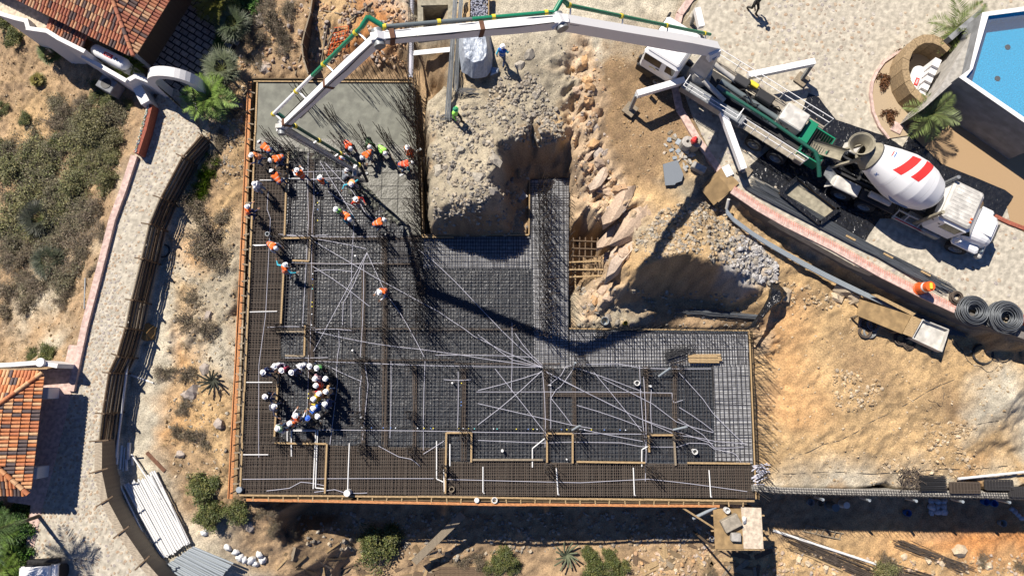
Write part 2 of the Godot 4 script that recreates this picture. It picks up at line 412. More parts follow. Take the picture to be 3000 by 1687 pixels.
func terrain() -> void:
	var cp := [
		# left hillside below the drive
		[0, 20, -2.6, HILL], [0, 300, -3.0, HILL], [0, 600, -3.2, HILL], [0, 900, -3.2, HILL], [20, 1060, -2.6, HILL], [150, 200, -1.6, HILL], [150, 450, -2.0, HILL], [140, 700, -2.2, HILL], [130, 950, -2.0, HILL], [100, 1050, -1.4, HILL],
		[280, 330, -1.2, HILL], [300, 500, -1.2, HILL], [250, 700, -1.3, HILL], [200, 900, -1.2, HILL], [170, 1040, -1.0, HILL], [380, 400, -0.5, HILL], [330, 270, -0.7, HILL], [80, 330, -2.2, TAN], [60, 480, -2.6, TAN], [110, 890, -2.1, PALE], [160, 1000, -1.4, PALE],
		[430, 330, -0.2, HILL], [385, 450, -0.2, HILL], [320, 640, -0.2, HILL], [280, 800, -0.2, HILL], [240, 950, -0.2, HILL], [195, 1120, -0.2, HILL],
		[440, 240, -0.2, HILL], [560, 200, -0.2, HILL], [450, 60, -0.2, HILL], [640, 30, -0.2, HILL], [300, 60, -0.2, HILL], [250, 160, -0.6, HILL], [100, 60, -1.0, HILL],
		[100, 1200, -0.2, HILL], [0, 1250, -0.2, HILL], [60, 1480, -0.4, EARTH], [0, 1600, -0.8, EARTH], [80, 1687, -0.2, EARTH], [-100, 1750, -0.8, EARTH],
		# strip between fence and slab
		[640, 260, -0.3, HILL], [690, 200, -0.3, HILL], [620, 330, -0.5, HILL], [600, 430, -1.2, HILL], [560, 520, -1.5, HILL],
		[505, 600, -1.6, PALE], [490, 700, -1.6, PALE], [465, 800, -1.6, PALE], [450, 900, -1.6, PALE], [430, 1000, -1.6, PALE], [395, 1100, -1.6, PALE], [380, 1200, -1.6, PALE], [370, 1300, -1.6, PALE], [400, 1400, -1.6, PALE], [450, 1500, -1.65, PALE], [540, 1600, -1.7, PALE], [640, 1640, -1.7, PALE], [700, 1687, -1.9, PALE],
		[500, 850, -1.5, PALE], [480, 950, -1.5, PALE], [462, 1050, -1.5, PALE], [440, 1150, -1.5, PALE], [430, 1250, -1.5, PALE], [450, 1350, -1.5, PALE], [520, 780, -1.45, PALE], [640, 1050, -0.65, PALE], [640, 950, -0.65, GREY],
		[620, 560, -0.9, HILL], [590, 650, -1.0, HILL], [560, 720, -1.15, WARM], [540, 850, -1.2, TAN], [525, 960, -1.2, ROCK], [515, 1050, -1.25, WARM], [500, 1150, -1.2, HILL], [490, 1250, -1.2, WARM], [520, 1330, -1.2, HILL], [600, 1400, -1.0, HILL], [560, 1480, -1.4, HILL], [640, 1480, -1.0, HILL],
		[705, 260, -0.35, TAN], [700, 420, -0.4, TAN], [690, 560, -0.45, TAN], [682, 760, -0.45, GREY], [676, 900, -0.45, GREY], [668, 1050, -0.45, PALE], [660, 1250, -0.5, TAN], [655, 1420, -0.5, TAN], [600, 1000, -0.9, GREY], [600, 1150, -0.9, TAN], [600, 850, -0.9, GREY], [640, 620, -0.7, TAN], [650, 450, -0.6, HILL],
		# under the slab
		[765, 262, -0.9, EARTH], [980, 265, -0.9, EARTH], [1180, 262, -0.9, EARTH], [1205, 450, -0.9, EARTH], [1215, 670, -0.9, EARTH], [1400, 720, -0.9, EARTH], [1545, 720, -0.9, EARTH], [1575, 560, -0.9, EARTH], [1645, 560, -0.9, EARTH], [1640, 720, -0.9, EARTH], [1640, 860, -0.9, EARTH], [1650, 990, -0.9, EARTH], [1900, 995, -0.9, EARTH], [2165, 995, -0.9, EARTH], [2188, 1200, -0.9, EARTH], [2192, 1435, -0.9, EARTH], [1900, 1435, -0.9, EARTH], [1600, 1435, -0.9, EARTH], [1300, 1435, -0.9, EARTH], [1000, 1435, -0.9, EARTH], [715, 1435, -0.9, EARTH], [720, 1200, -0.9, EARTH], [735, 900, -0.9, EARTH], [750, 600, -0.9, EARTH], [1000, 600, -0.9, EARTH], [1000, 1000, -0.9, EARTH], [1400, 1000, -0.9, EARTH], [1400, 1250, -0.9, EARTH], [1900, 1200, -0.9, EARTH],
		# below the lower edge of the slab
		[690, 1495, -0.9, HILL], [760, 1500, -1.1, HILL], [820, 1500, -1.6, HILL], [880, 1510, -3.2, EARTH], [1000, 1510, -3.4, EARTH], [1150, 1510, -3.4, HILL], [1300, 1510, -3.5, HILL], [1450, 1510, -3.5, HILL], [1600, 1510, -3.5, HILL], [1750, 1510, -3.4, HILL], [1900, 1510, -3.3, HILL], [2050, 1510, -3.1, HILL], [2180, 1510, -2.8, HILL],
		[800, 1560, -1.5, HILL], [840, 1600, -2.2, HILL], [1050, 1570, -3.5, EARTH], [1250, 1600, -3.6, EARTH], [1450, 1580, -3.6, HILL], [1650, 1580, -3.6, HILL], [1850, 1570, -3.3, HILL], [2000, 1570, -3.2, HILL], [2080, 1600, -3.1, HILL],
		[760, 1650, -2.0, EARTH], [850, 1687, -2.3, EARTH], [1000, 1680, -3.6, EARTH], [1150, 1687, -4.0, EARTH], [1350, 1660, -4.2, EARTH], [1350, 1640, -3.7, HILL], [1600, 1660, -4.2, EARTH], [1800, 1660, -3.5, HILL], [1950, 1660, -3.3, HILL], [2100, 1687, -3.2, HILL], [1500, 1750, -4.4, EARTH], [900, 1800, -3.2, EARTH], [2000, 1800, -3.4, TAN],
		[2260, 1500, -2.7, HILL], [2450, 1500, -2.7, EARTH], [2650, 1500, -2.7, HILL], [2850, 1510, -2.6, HILL], [3050, 1510, -2.5, HILL], [2300, 1570, -2.8, HILL], [2250, 1640, -2.9, TAN], [2450, 1600, -2.8, TAN], [2650, 1580, -2.7, WARM], [2800, 1600, -2.6, ORANGE], [2980, 1570, -2.5, ORANGE], [2500, 1700, -2.9, TAN], [2750, 1690, -2.8, TAN], [3000, 1690, -2.6, TAN], [3100, 1600, -2.5, ORANGE], [2600, 1800, -3, TAN], [3150, 1800, -2.6, TAN],
		# terrace
		[2222, 985, 0.0, ROCK], [2226, 1100, -0.1, TAN], [2232, 1250, -0.1, TAN], [2240, 1400, -0.1, TAN], [2270, 990, 0.25, ROCK], [2290, 930, 0.5, WARM], [2300, 1020, 0.35, WARM], [2320, 1120, 0.35, WARM], [2330, 1230, 0.3, WARM], [2320, 1330, 0.2, TAN], [2450, 930, 0.9, TAN], [2600, 950, 1.0, TAN], [2400, 1050, 0.7, TAN], [2550, 1080, 0.8, SAND], [2500, 1180, 0.65, TAN], [2700, 1050, 0.95, TAN], [2850, 1080, 1.05, TAN], [2650, 1200, 0.7, TAN], [2800, 1180, 0.8, SAND], [2960, 1110, 1.25, PALE], [2975, 1170, 1.2, PALE], [2900, 1220, 0.8, PALE], [2930, 1270, 0.5, TAN], [2450, 1320, 0.4, TAN], [2600, 1330, 0.4, TAN], [2800, 1330, 0.35, TAN], [2350, 1415, 0.05, PALE], [2600, 1415, 0.05, PALE], [2850, 1400, 0.1, WARM], [3000, 1420, 0.1, TAN], [3010, 1230, -0.2, PALE], [3000, 1330, -0.2, PALE], [3100, 1300, -0.2, PALE], [3150, 1420, 0, TAN], [3120, 1120, 1.1, PALE], [2920, 1310, -0.1, TAN],
		# foot of the retaining wall
		[2200, 730, 2.0, WHITE], [2300, 790, 1.5, TAN], [2400, 850, 1.25, TAN], [2520, 900, 1.1, TAN], [2660, 950, 1.1, TAN], [2800, 1000, 1.1, TAN], [2900, 1030, 1.15, TAN], [3020, 1080, 1.15, TAN],
		# yard
		[2260, 600, 2.9, GREY], [2560, 750, 2.9, GREY], [2900, 880, 2.9, GREY], [2300, 300, 2.9, GREY], [2050, 60, 2.9, GREY], [2300, 60, 2.9, GREY], [2700, 80, 2.9, GREY], [3000, 60, 2.9, GREY], [2500, 450, 2.9, GREY], [2800, 600, 2.9, GREY], [3050, 700, 2.9, GREY], [2100, 450, 2.9, GREY], [2120, 530, 2.85, GREY], [3300, 300, 2.9, GREY], [3300, 1000, 2.9, GREY], [2600, -150, 2.9, GREY], [3200, -150, 2.9, GREY], [2000, -150, 2.9, GREY],
		# brown fill and rock ridge
		[1960, 30, 2.95, PALE], [1850, 40, 3.0, PALE], [1750, 60, 3.0, PALE], [1770, 130, 2.95, PALE], [1800, 150, 2.9, SAND], [1900, 200, 2.9, SAND], [1950, 300, 2.9, SAND], [2020, 380, 2.9, SAND], [1800, 260, 2.85, SAND], [1800, 380, 2.8, SAND], [1830, 460, 2.8, SAND], [1940, 440, 2.85, SAND], [2010, 480, 2.8, TAN], [1760, 200, 2.8, SAND], [1900, 520, 2.8, SAND], [1860, 560, 2.7, TAN],
		[1715, 130, 2.9, ROCK], [1720, 200, 2.75, ROCK], [1725, 300, 2.6, ROCK], [1735, 400, 2.55, ROCK], [1760, 480, 2.6, ROCK], [1800, 540, 2.6, ROCK], [1840, 610, 2.6, ROCK], [1830, 700, 2.3, ROCK], [1800, 790, 1.7, ROCK], [1770, 870, 0.9, ROCK], [1730, 930, 0.2, ROCK],
		[1685, 130, 2.8, GREY], [1682, 220, 2.4, ROCK], [1676, 320, 2.1, ROCK], [1676, 400, 2.0, ROCK], [1690, 470, 2.1, ROCK], [1705, 540, 1.9, ROCK], [1720, 600, 1.7, ROCK], [1760, 640, 1.9, ROCK], [1782, 700, 1.7, ROCK], [1785, 760, 1.4, ROCK], [1770, 815, 0.9, ROCK],
		[1680, 560, 0.2, ROCK], [1690, 700, -2.0, EARTH], [1695, 720, -2.1, EARTH], [1738, 718, -2.1, EARTH], [1742, 760, -2.1, EARTH], [1738, 812, -2.0, EARTH], [1688, 760, -2.1, EARTH], [1690, 822, -1.9, EARTH], [1715, 765, -2.1, EARTH], [1690, 880, -0.05, GREY], [1690, 945, -0.1, GREY], [1760, 950, -0.1, GREY],
		# second pit
		[1850, 948, -0.1, GREY], [1950, 950, -0.1, EARTH], [2080, 950, 0.0, EARTH], [2180, 950, 0.0, EARTH], [1810, 900, 0.3, EARTH], [1880, 880, 0.25, EARTH], [1960, 870, 0.25, EARTH], [2060, 880, 0.3, EARTH], [2150, 900, 0.35, SAND], [2215, 925, 0.4, SAND],
		[1840, 830, 2.3, ROCK], [1880, 785, 3.5, TAN], [1940, 755, 4.1, TAN], [2010, 742, 4.4, TAN], [2080, 765, 4.2, TAN], [2140, 795, 3.3, WHITE], [2175, 840, 2.2, TAN], [2240, 850, 1.3, TAN], [2290, 830, 1.25, TAN], [2260, 890, 0.9, TAN],
		[1900, 680, 3.4, GREY], [1960, 630, 3.2, TAN], [2050, 580, 2.75, GREY], [2060, 660, 3.6, TAN], [2110, 720, 3.3, GREY], [2200, 780, 2.0, WHITE], [2250, 800, 1.7, TAN], [1860, 740, 3.0, TAN], [1990, 690, 4.0, TAN],
		# mound and first pit
		[1252, 320, 2.4, GREY], [1250, 450, 2.4, GREY], [1256, 560, 2.3, GREY], [1266, 650, 1.9, GREY], [1300, 250, 2.75, GREY], [1400, 180, 2.95, TAN], [1500, 180, 3.0, GREY], [1600, 180, 2.95, GREY], [1640, 260, 2.7, GREY], [1600, 60, 3.05, PALE], [1450, 60, 3.05, PALE], [1380, 40, 3.0, TAN], [1660, 60, 3.0, PALE], [1350, 120, 2.9, GREY], [1320, 350, 2.6, GREY], [1400, 380, 3.0, GREY], [1330, 480, 3.1, GREY], [1420, 440, 3.2, GREY], [1300, 590, 3.3, GREY], [1360, 590, 3.7, GREY], [1425, 520, 3.6, GREY], [1430, 580, 3.5, GREY], [1350, 640, 2.6, EARTH], [1300, 640, 2.2, GREY], [1420, 640, 2.4, EARTH],
		[1276, 688, 0.4, ROCK], [1330, 688, 0.1, EARTH], [1420, 688, 0.05, EARTH], [1500, 688, 0.05, EARTH], [1545, 686, 0.0, EARTH],
		[1450, 420, 3.2, GREY], [1470, 470, 3.2, GREY], [1460, 560, 2.9, EARTH], [1480, 540, 0.9, EARTH], [1530, 395, 3.1, GREY], [1590, 385, 3.1, GREY], [1640, 400, 2.8, TAN], [1560, 340, 2.65, GREY], [1500, 300, 2.8, GREY], [1640, 350, 2.5, TAN],
		[1510, 500, 0.15, EARTH], [1510, 620, 0.05, EARTH], [1545, 530, 0.1, EARTH], [1560, 480, 0.2, EARTH], [1620, 480, 0.2, EARTH], [1660, 495, 0.2, EARTH], [1640, 440, 1.2, EARTH], [1560, 430, 1.4, EARTH],
		# top edge
		[720, 60, -0.2, HILL], [760, 150, -0.3, HILL], [820, 60, 0.2, HILL], [850, 160, -0.1, HILL], [760, 222, -0.35, HILL], [900, 60, 0.2, HILL], [900, 215, -0.4, HILL], [960, 60, 0.5, TAN], [1000, 30, 0.8, TAN], [1060, 20, 1.1, ORANGE], [1100, 80, 0.8, ORANGE], [1000, 130, 0.0, ORANGE], [1150, 60, 1.1, ORANGE], [1140, 130, 0.4, ORANGE], [960, 200, -0.5, EARTH], [1080, 165, -0.2, ORANGE], [1100, 215, -0.7, EARTH], [1180, 215, -0.7, EARTH], [1180, 140, 0.4, EARTH], [1195, 30, 1.4, PALE], [1170, -50, 1.6, PALE],
		[1225, 120, 1.3, GREY], [1300, 150, 1.9, SAND], [1255, 190, 0.8, SAND], [1300, 220, 1.2, SAND], [1262, 235, 0.2, EARTH], [1295, 285, -0.5, EARTH], [1250, 280, -0.7, EARTH], [1228, 200, -0.6, EARTH], [1325, 260, 2.2, GREY], [1330, 200, 2.6, GREY], [1325, 100, 2.7, GREY], [1275, 40, -0.3, SAND], [1275, 80, -0.3, SAND], [1330, 30, 2.7, GREY], [1215, 60, 1.3, GREY], [800, -150, 0, HILL], [1100, -150, 1.5, HILL], [1500, -150, 3, PALE], [300, -150, -1, HILL], [-150, -150, -3, HILL], [-200, 800, -4, HILL], [-200, 1300, -1, HILL], [300, 1850, -0.2, EARTH],
	]
	var pts := PackedVector2Array()
	var hs := PackedFloat32Array()
	var ks := []
	for q in cp:
		if q[1] > 1490 and q[2] < -2.4:
			q[2] -= 1.7
		if q[0] < 720 and q[1] > 430 and q[2] < -1.4 and q[2] > -1.75:
			q[2] += 0.3
		var w := P(q[0], q[1], q[2])
		pts.append(Vector2(w.x, w.z)); hs.append(q[2]); ks.append(q[3])
	# the drive is retained by the board fence: level above, low soil beyond
	var fl := PA(fence_px, 0.1)
	for i in fl.size():
		var d := (fl[mini(i + 1, fl.size() - 1)] - fl[maxi(i - 1, 0)])
		d.y = 0
		d = d.normalized()
		var right := Vector3(d.z, 0, -d.x)
		if right.x < 0: right = -right
		var lo := -0.5 if i == 0 else (-1.0 if i == 1 else -1.3)
		for k in 2:
			var w: Vector3 = fl[i] + right * (0.0 if k == 0 else 0.32)
			pts.append(Vector2(w.x, w.z)); hs.append(-0.15 if k == 0 else lo); ks.append(PALE)
			if i > 0:
				var w2: Vector3 = (fl[i] + fl[i - 1]) * 0.5 + right * (0.0 if k == 0 else 0.32)
				pts.append(Vector2(w2.x, w2.z)); hs.append(-0.15 if k == 0 else lo); ks.append(PALE)
		var wm: Vector3 = fl[i] - right * 1.2
		pts.append(Vector2(wm.x, wm.z)); hs.append(-0.15); ks.append(PALE)
	# foot of the cut beside the mound and beyond the slab edge
	var wl := PA([[2146, 556], [2220, 606], [2300, 652], [2370, 687], [2440, 722], [2510, 761], [2580, 800], [2640, 830], [2700, 860], [2750, 883], [2800, 906], [2900, 948], [3080, 1010]], 3.0)
	for i in wl.size():
		var d := (wl[mini(i + 1, wl.size() - 1)] - wl[maxi(i - 1, 0)]).normalized()
		var out := Vector3(-d.z, 0, d.x)
		for e in [[0.3, lerpf(2.3, 1.1, minf(1.0, i / 5.0)), TAN], [0.9, lerpf(2.2, 1.05, minf(1.0, i / 5.0)), TAN], [-0.15, 2.85, GREY]]:
			pts.append(Vector2(wl[i].x + out.x * e[0], wl[i].z + out.z * e[0])); hs.append(e[1]); ks.append(e[2])
	for y in range(300, 690, 22):
		var w := P(1240 + (y - 300) * 0.03 + 4.0 * sin(y * 0.11), y, 2.35) + Vector3(-0.3, 0, 0)
		pts.append(Vector2(w.x, w.z)); hs.append(-0.8); ks.append(EARTH)
		w = P(1250 + (y - 300) * 0.03 + 4.0 * sin(y * 0.11), y, 2.35)
		pts.append(Vector2(w.x, w.z)); hs.append(2.35 - maxf(0.0, (y - 600) * 0.012)); ks.append(GREY)
	for x in range(900, 2200, 110):
		var w := P(x, 1466, 0.0) + Vector3(0, 0, 0.1)
		pts.append(Vector2(w.x, w.z)); hs.append(-4.6); ks.append(HILL)
	for x in range(2260, 3100, 90):
		var w := P(x, 1432, 0.0)
		pts.append(Vector2(w.x, w.z)); hs.append(0.0); ks.append(PALE)
		pts.append(Vector2(w.x, w.z + 0.55)); hs.append(-4.2); ks.append(EARTH)
	for q in [[-40, -33, -3], [-40, 19, -4], [40.6, -33, 2.9], [40.6, 19, -4.4], [0, -33, 2.5], [0, 19, -6], [-40, 0, -4], [40.6, 0, 1], [-20, -33, -1], [20, -33, 2.9], [20, 19, -4.8], [-20, 19, -2.5]]:
		pts.append(Vector2(q[0], q[1])); hs.append(q[2]); ks.append(HILL if q[0] < 10 else TAN)
	hgrid.resize(GNX * GNZ)
	cgrid.resize(GNX * GNZ)
	var rough := PackedFloat32Array()
	rough.resize(GNX * GNZ)
	var ix := Geometry2D.triangulate_delaunay(pts)
	for t in range(0, ix.size(), 3):
		var ia := ix[t]
		var ib := ix[t + 1]
		var ic := ix[t + 2]
		var a := pts[ia]
		var b := pts[ib]
		var c := pts[ic]
		var det := (b.y - c.y) * (a.x - c.x) + (c.x - b.x) * (a.y - c.y)
		if absf(det) < 1e-9:
			continue
		var x0 := maxi(0, int((minf(a.x, minf(b.x, c.x)) - GX0) / GS))
		var x1 := mini(GNX - 1, int((maxf(a.x, maxf(b.x, c.x)) - GX0) / GS) + 1)
		var z0 := maxi(0, int((minf(a.y, minf(b.y, c.y)) - GZ0) / GS))
		var z1 := mini(GNZ - 1, int((maxf(a.y, maxf(b.y, c.y)) - GZ0) / GS) + 1)
		for j in range(z0, z1 + 1):
			var zz := GZ0 + j * GS
			for i in range(x0, x1 + 1):
				var xx := GX0 + i * GS
				var l0 := ((b.y - c.y) * (xx - c.x) + (c.x - b.x) * (zz - c.y)) / det
				var l1 := ((c.y - a.y) * (xx - c.x) + (a.x - c.x) * (zz - c.y)) / det
				var l2 := 1.0 - l0 - l1
				if l0 < -0.001 or l1 < -0.001 or l2 < -0.001:
					continue
				var k := j * GNX + i
				hgrid[k] = hs[ia] * l0 + hs[ib] * l1 + hs[ic] * l2
				cgrid[k] = soils[ks[ia]] * l0 + soils[ks[ib]] * l1 + soils[ks[ic]] * l2
				rough[k] = soil_rough[ks[ia]] * l0 + soil_rough[ks[ib]] * l1 + soil_rough[ks[ic]] * l2
	# bumps, clods and ledges; soil borders broken up by looking the colour up off to the side
	var n1 := FastNoiseLite.new()
	n1.seed = 11
	n1.frequency = 0.35
	n1.fractal_octaves = 4
	var n2 := FastNoiseLite.new()
	n2.seed = 5
	n2.frequency = 0.55
	n2.noise_type = FastNoiseLite.TYPE_CELLULAR
	n2.cellular_return_type = FastNoiseLite.RETURN_CELL_VALUE
	var n3 := FastNoiseLite.new()
	n3.seed = 21
	n3.frequency = 0.28
	n3.fractal_octaves = 3
	var n4 := FastNoiseLite.new()
	n4.seed = 31
	n4.frequency = 1.6
	n4.fractal_octaves = 3
	var h0 := hgrid.duplicate()
	var cols := PackedColorArray()
	cols.resize(GNX * GNZ)
	for j in GNZ:
		var z := GZ0 + j * GS
		for i in GNX:
			var x := GX0 + i * GS
			var k := j * GNX + i
			var wx := n3.get_noise_2d(x, z)
			var wz := n3.get_noise_2d(x + 100, z)
			var r := rough[k]
			var steep := 0.0
			if i > 0 and j > 0:
				steep = minf(1.5, (absf(h0[k] - h0[k - 1]) + absf(h0[k] - h0[k - GNX])) / GS)
			var amp := r + 0.10 * steep
			hgrid[k] = h0[k] + amp * (1.1 * n1.get_noise_2d(x + wx, z + wz) + 0.75 * n4.get_noise_2d(x, z)) + (amp - 0.1) * 0.45 * maxf(0.0, signf(amp - 0.1)) * n2.get_noise_2d(x * 1.6 + wx, z * 1.6 + wz)
			if r > 0.3:
				var sa := x * 0.8 + z * 0.6 + wx * 0.7
				hgrid[k] += (r - 0.3) * 1.5 * (0.5 - absf(n1.get_noise_2d(sa * 3.2, (z * 0.8 - x * 0.6) * 0.8)) * 2.2)
			hgrid[k] += rng.randfn() * (0.009 + 0.055 * r)
			var ii := clampi(i + int(wx * 9.0), 0, GNX - 1)
			var jj := clampi(j + int(wz * 9.0), 0, GNZ - 1)
			var c := cgrid[jj * GNX + ii]
			var tone := 1.0 + 0.35 * n1.get_noise_2d(x * 0.7 + 40, z * 0.7) + 0.4 * n4.get_noise_2d(x + 50, z)
			cols[k] = Color(c.r * tone, c.g * tone, c.b * (tone * 0.98 + 0.02))
	# nothing of the rough ground may poke through slab or paving: flatten there
	var flat := [[PA([[735, 225], [1215, 225], [1240, 690], [1550, 690], [1552, 525], [1668, 520], [1668, 965], [2200, 968], [2222, 1462], [680, 1462]], 0), -0.75]]
	for f in flat:
		var q := PackedVector2Array()
		for a in f[0]:
			q.append(Vector2(a.x, a.z))
		for j in GNZ:
			for i in GNX:
				var k := j * GNX + i
				if hgrid[k] > f[1] and Geometry2D.is_point_in_polygon(Vector2(GX0 + i * GS, GZ0 + j * GS), q):
					hgrid[k] = f[1]
	var yard := PackedVector2Array()
	for a in PA(yard_px, 3.0):
		yard.append(Vector2(a.x, a.z))
	for j in GNZ:
		for i in range(GNX / 2, GNX):
			var k := j * GNX + i
			if hgrid[k] > 2.9 and Geometry2D.is_point_in_polygon(Vector2(GX0 + i * GS, GZ0 + j * GS), yard):
				hgrid[k] = 2.9
	for j in GNZ:
		for i in GNX / 2:
			var k := j * GNX + i
			if hgrid[k] > -0.06 and absf(h0[k] + 0.17) < 0.06:
				hgrid[k] = -0.06
	var a := []
	a.resize(Mesh.ARRAY_MAX)
	var vs := PackedVector3Array()
	var ns := PackedVector3Array()
	vs.resize(GNX * GNZ)
	ns.resize(GNX * GNZ)
	for j in GNZ:
		for i in GNX:
			var k := j * GNX + i
			vs[k] = Vector3(GX0 + i * GS, hgrid[k], GZ0 + j * GS)
			var dx := hgrid[k + (1 if i < GNX - 1 else 0)] - hgrid[k - (1 if i > 0 else 0)]
			var dz := hgrid[k + (GNX if j < GNZ - 1 else 0)] - hgrid[k - (GNX if j > 0 else 0)]
			ns[k] = Vector3(-dx, 2 * GS, -dz).normalized()
	var ids := PackedInt32Array()
	for j in GNZ - 1:
		for i in GNX - 1:
			var k := j * GNX + i
			ids.append_array([k, k + 1, k + GNX, k + 1, k + GNX + 1, k + GNX])
	a[Mesh.ARRAY_VERTEX] = vs
	a[Mesh.ARRAY_NORMAL] = ns
	a[Mesh.ARRAY_COLOR] = cols
	a[Mesh.ARRAY_INDEX] = ids
	var m := ArrayMesh.new()
	m.add_surface_from_arrays(Mesh.PRIMITIVE_TRIANGLES, a)
	m.surface_set_material(0, M.soil)
	structure("ground", m, null)
	var b := MB.new()
	b.col = Color(0.3, 0.22, 0.14)
	b.quad(Vector3(-600, -8.5, 600), Vector3(600, -8.5, 600), Vector3(600, -8.5, -600), Vector3(-600, -8.5, -600))
	structure("terrain", b, M.soil)

var yard_px := [[2062, -140], [2048, 0], [2010, 60], [1990, 150], [2000, 250], [2030, 340], [2075, 430], [2120, 520], [2150, 570], [2300, 665], [2500, 775], [2700, 860], [2860, 910], [3060, 960], [3300, 1000], [3300, -140]]

# ---------------------------------------------------------------- slab, formwork, reinforcement
var slab_px := [[750, 242], [1207, 242], [1236, 690], [1550, 690], [1552, 525], [1668, 520], [1666, 966], [2192, 971], [2212, 1460], [697, 1448]]
var pour_px := [[750, 242], [1207, 242], [1218, 400], [1234, 690], [1196, 688], [1172, 640], [1128, 604], [1090, 560], [1048, 528], [1040, 480], [1012, 452], [960, 440], [905, 446], [850, 436], [790, 444], [742, 438]]

func poly2(a: PackedVector3Array) -> PackedVector2Array:
	var q := PackedVector2Array()
	for w in a:
		q.append(Vector2(w.x, w.z))
	return q

# bars clipped to an outline: along x every dz, along z every dx
func bars(b: MB, poly: PackedVector2Array, dx: float, dz: float, y: float, r: float, wob := 0.045) -> void:
	var lo := poly[0]
	var hi := poly[0]
	for q in poly:
		lo = lo.min(q)
		hi = hi.max(q)
	for axis in 2:
		var d := dx if axis == 0 else dz
		if d <= 0:
			continue
		var t := (lo.x if axis == 0 else lo.y) + d * 0.5
		while t < (hi.x if axis == 0 else hi.y):
			var j := rng.randf_range(-wob, wob)
			var k := rng.randf_range(-wob, wob)
			var line := PackedVector2Array([Vector2(t + j, lo.y - 1), Vector2(t + k, hi.y + 1)] if axis == 0 else [Vector2(lo.x - 1, t + j), Vector2(hi.x + 1, t + k)])
			for seg in Geometry2D.intersect_polyline_with_polygon(line, poly):
				var yy := y + (0.014 if axis == 0 else 0.0) + rng.randf_range(-0.004, 0.004)
				b.bar(Vector3(seg[0].x, yy, seg[0].y), Vector3(seg[1].x, yy, seg[1].y), r * 2, r * 2)
			t += d
	return

func mat_zone(label: String, px: Array, dx: float, dz: float, layers: Array, r := 0.009, mat := "rebar") -> void:
	var o := thing("rebar_mat", label, "rebar mat", "rebar mats of the slab")
	var b := MB.new()
	var pl := poly2(PA(px, 0))
	for y in layers:
		bars(b, pl, dx, dz, y, r)
	put("reinforcing_bars", b, M[mat], o, "", "", "", "stuff")

func bed(called: String, px: Array, y: float, mat: Material, label: String, cat: String, wr := 0.015) -> void:
	# a sheet laid over an outline, slightly wavy
	var b := MB.new()
	var pl := poly2(PA(px, y))
	var lo := pl[0]
	var hi := pl[0]
	for q in pl:
		lo = lo.min(q)
		hi = hi.max(q)
	var s := 0.3
	var i := lo.x
	while i < hi.x:
		var j := lo.y
		while j < hi.y:
			var cell := PackedVector2Array([Vector2(i, j), Vector2(i + s, j), Vector2(i + s, j + s), Vector2(i, j + s)])
			for part in Geometry2D.intersect_polygons(cell, pl):
				var ix := Geometry2D.triangulate_polygon(part)
				for t in range(0, ix.size(), 3):
					var w := []
					for e in 3:
						var q: Vector2 = part[ix[t + e]]
						w.append(Vector3(q.x, y + wr * nz.get_noise_2d(q.x * 60, q.y * 60), q.y))
					if (w[1] - w[0]).cross(w[2] - w[0]).y > 0:
						b.tri(w[0], w[1], w[2])
					else:
						b.tri(w[0], w[2], w[1])
			j += s
		i += s
	put(called, b, mat, null, label, cat)

func starters(called: String, label: String, a: Array, z: Array, step: float, h: float, rows := 1, mat := "rebar_rust", lean := 0.12, r := 0.009) -> void:
	var b := MB.new()
	var p := P(a[0], a[1], 0)
	var q := P(z[0], z[1], 0)
	var n := maxi(1, int(p.distance_to(q) / step))
	var side := (q - p).normalized().cross(Vector3.UP)
	if n == 1:
		side = Vector3.RIGHT
	for i in n + 1:
		for k in rows:
			var o := p.lerp(q, float(i) / n) + side * (k - (rows - 1) * 0.5) * 0.22 + Vector3(rng.randf_range(-0.04, 0.04), -0.15, rng.randf_range(-0.04, 0.04))
			var hh := h * rng.randf_range(0.8, 1.1)
			b.bar(o, o + Vector3(rng.randf_range(-lean, lean) * hh, hh + 0.15, rng.randf_range(-lean, lean) * hh), r * 2, r * 2)
	var t := thing(called, label, "rebar", "starter bars standing up from the mat")
	put("starter_bars", b, M[mat], t, "", "", "", "stuff")

func column_cage(px: float, py: float, w: float, d: float, h: float, label: String, lean := Vector2.ZERO) -> void:
	var o := P(px, py, 0)
	var t := thing("column_cage", label, "rebar cage", "column cages rising from the slab")
	var b := MB.new()
	for i in 4:
		for k in [-1, 1]:
			for ax in 2:
				var u := (i / 3.0 - 0.5)
				var q: Vector3 = o + (Vector3(u * w, -0.2, k * d * 0.5) if ax == 0 else Vector3(k * w * 0.5, -0.2, u * d))
				var hh := h * rng.randf_range(1.0, 1.75)
				b.bar(q, q + Vector3(lean.x * hh + rng.randf_range(-0.1, 0.1) * hh, hh, lean.y * hh + rng.randf_range(-0.1, 0.1) * hh), 0.02, 0.02)
	put("upright_bars", b, M.rebar_rust, t, "", "", "", "stuff")
	for y in [0.12, 0.3]:
		var r := MB.new()
		var c := [Vector3(-w, 0, -d), Vector3(w, 0, -d), Vector3(w, 0, d), Vector3(-w, 0, d)]
		for i in 4:
			r.bar(o + c[i] * 0.53 + Vector3(0, y, 0), o + c[(i + 1) % 4] * 0.53 + Vector3(0, y, 0), 0.014, 0.014)
		put("stirrup", r, M.rebar, t)

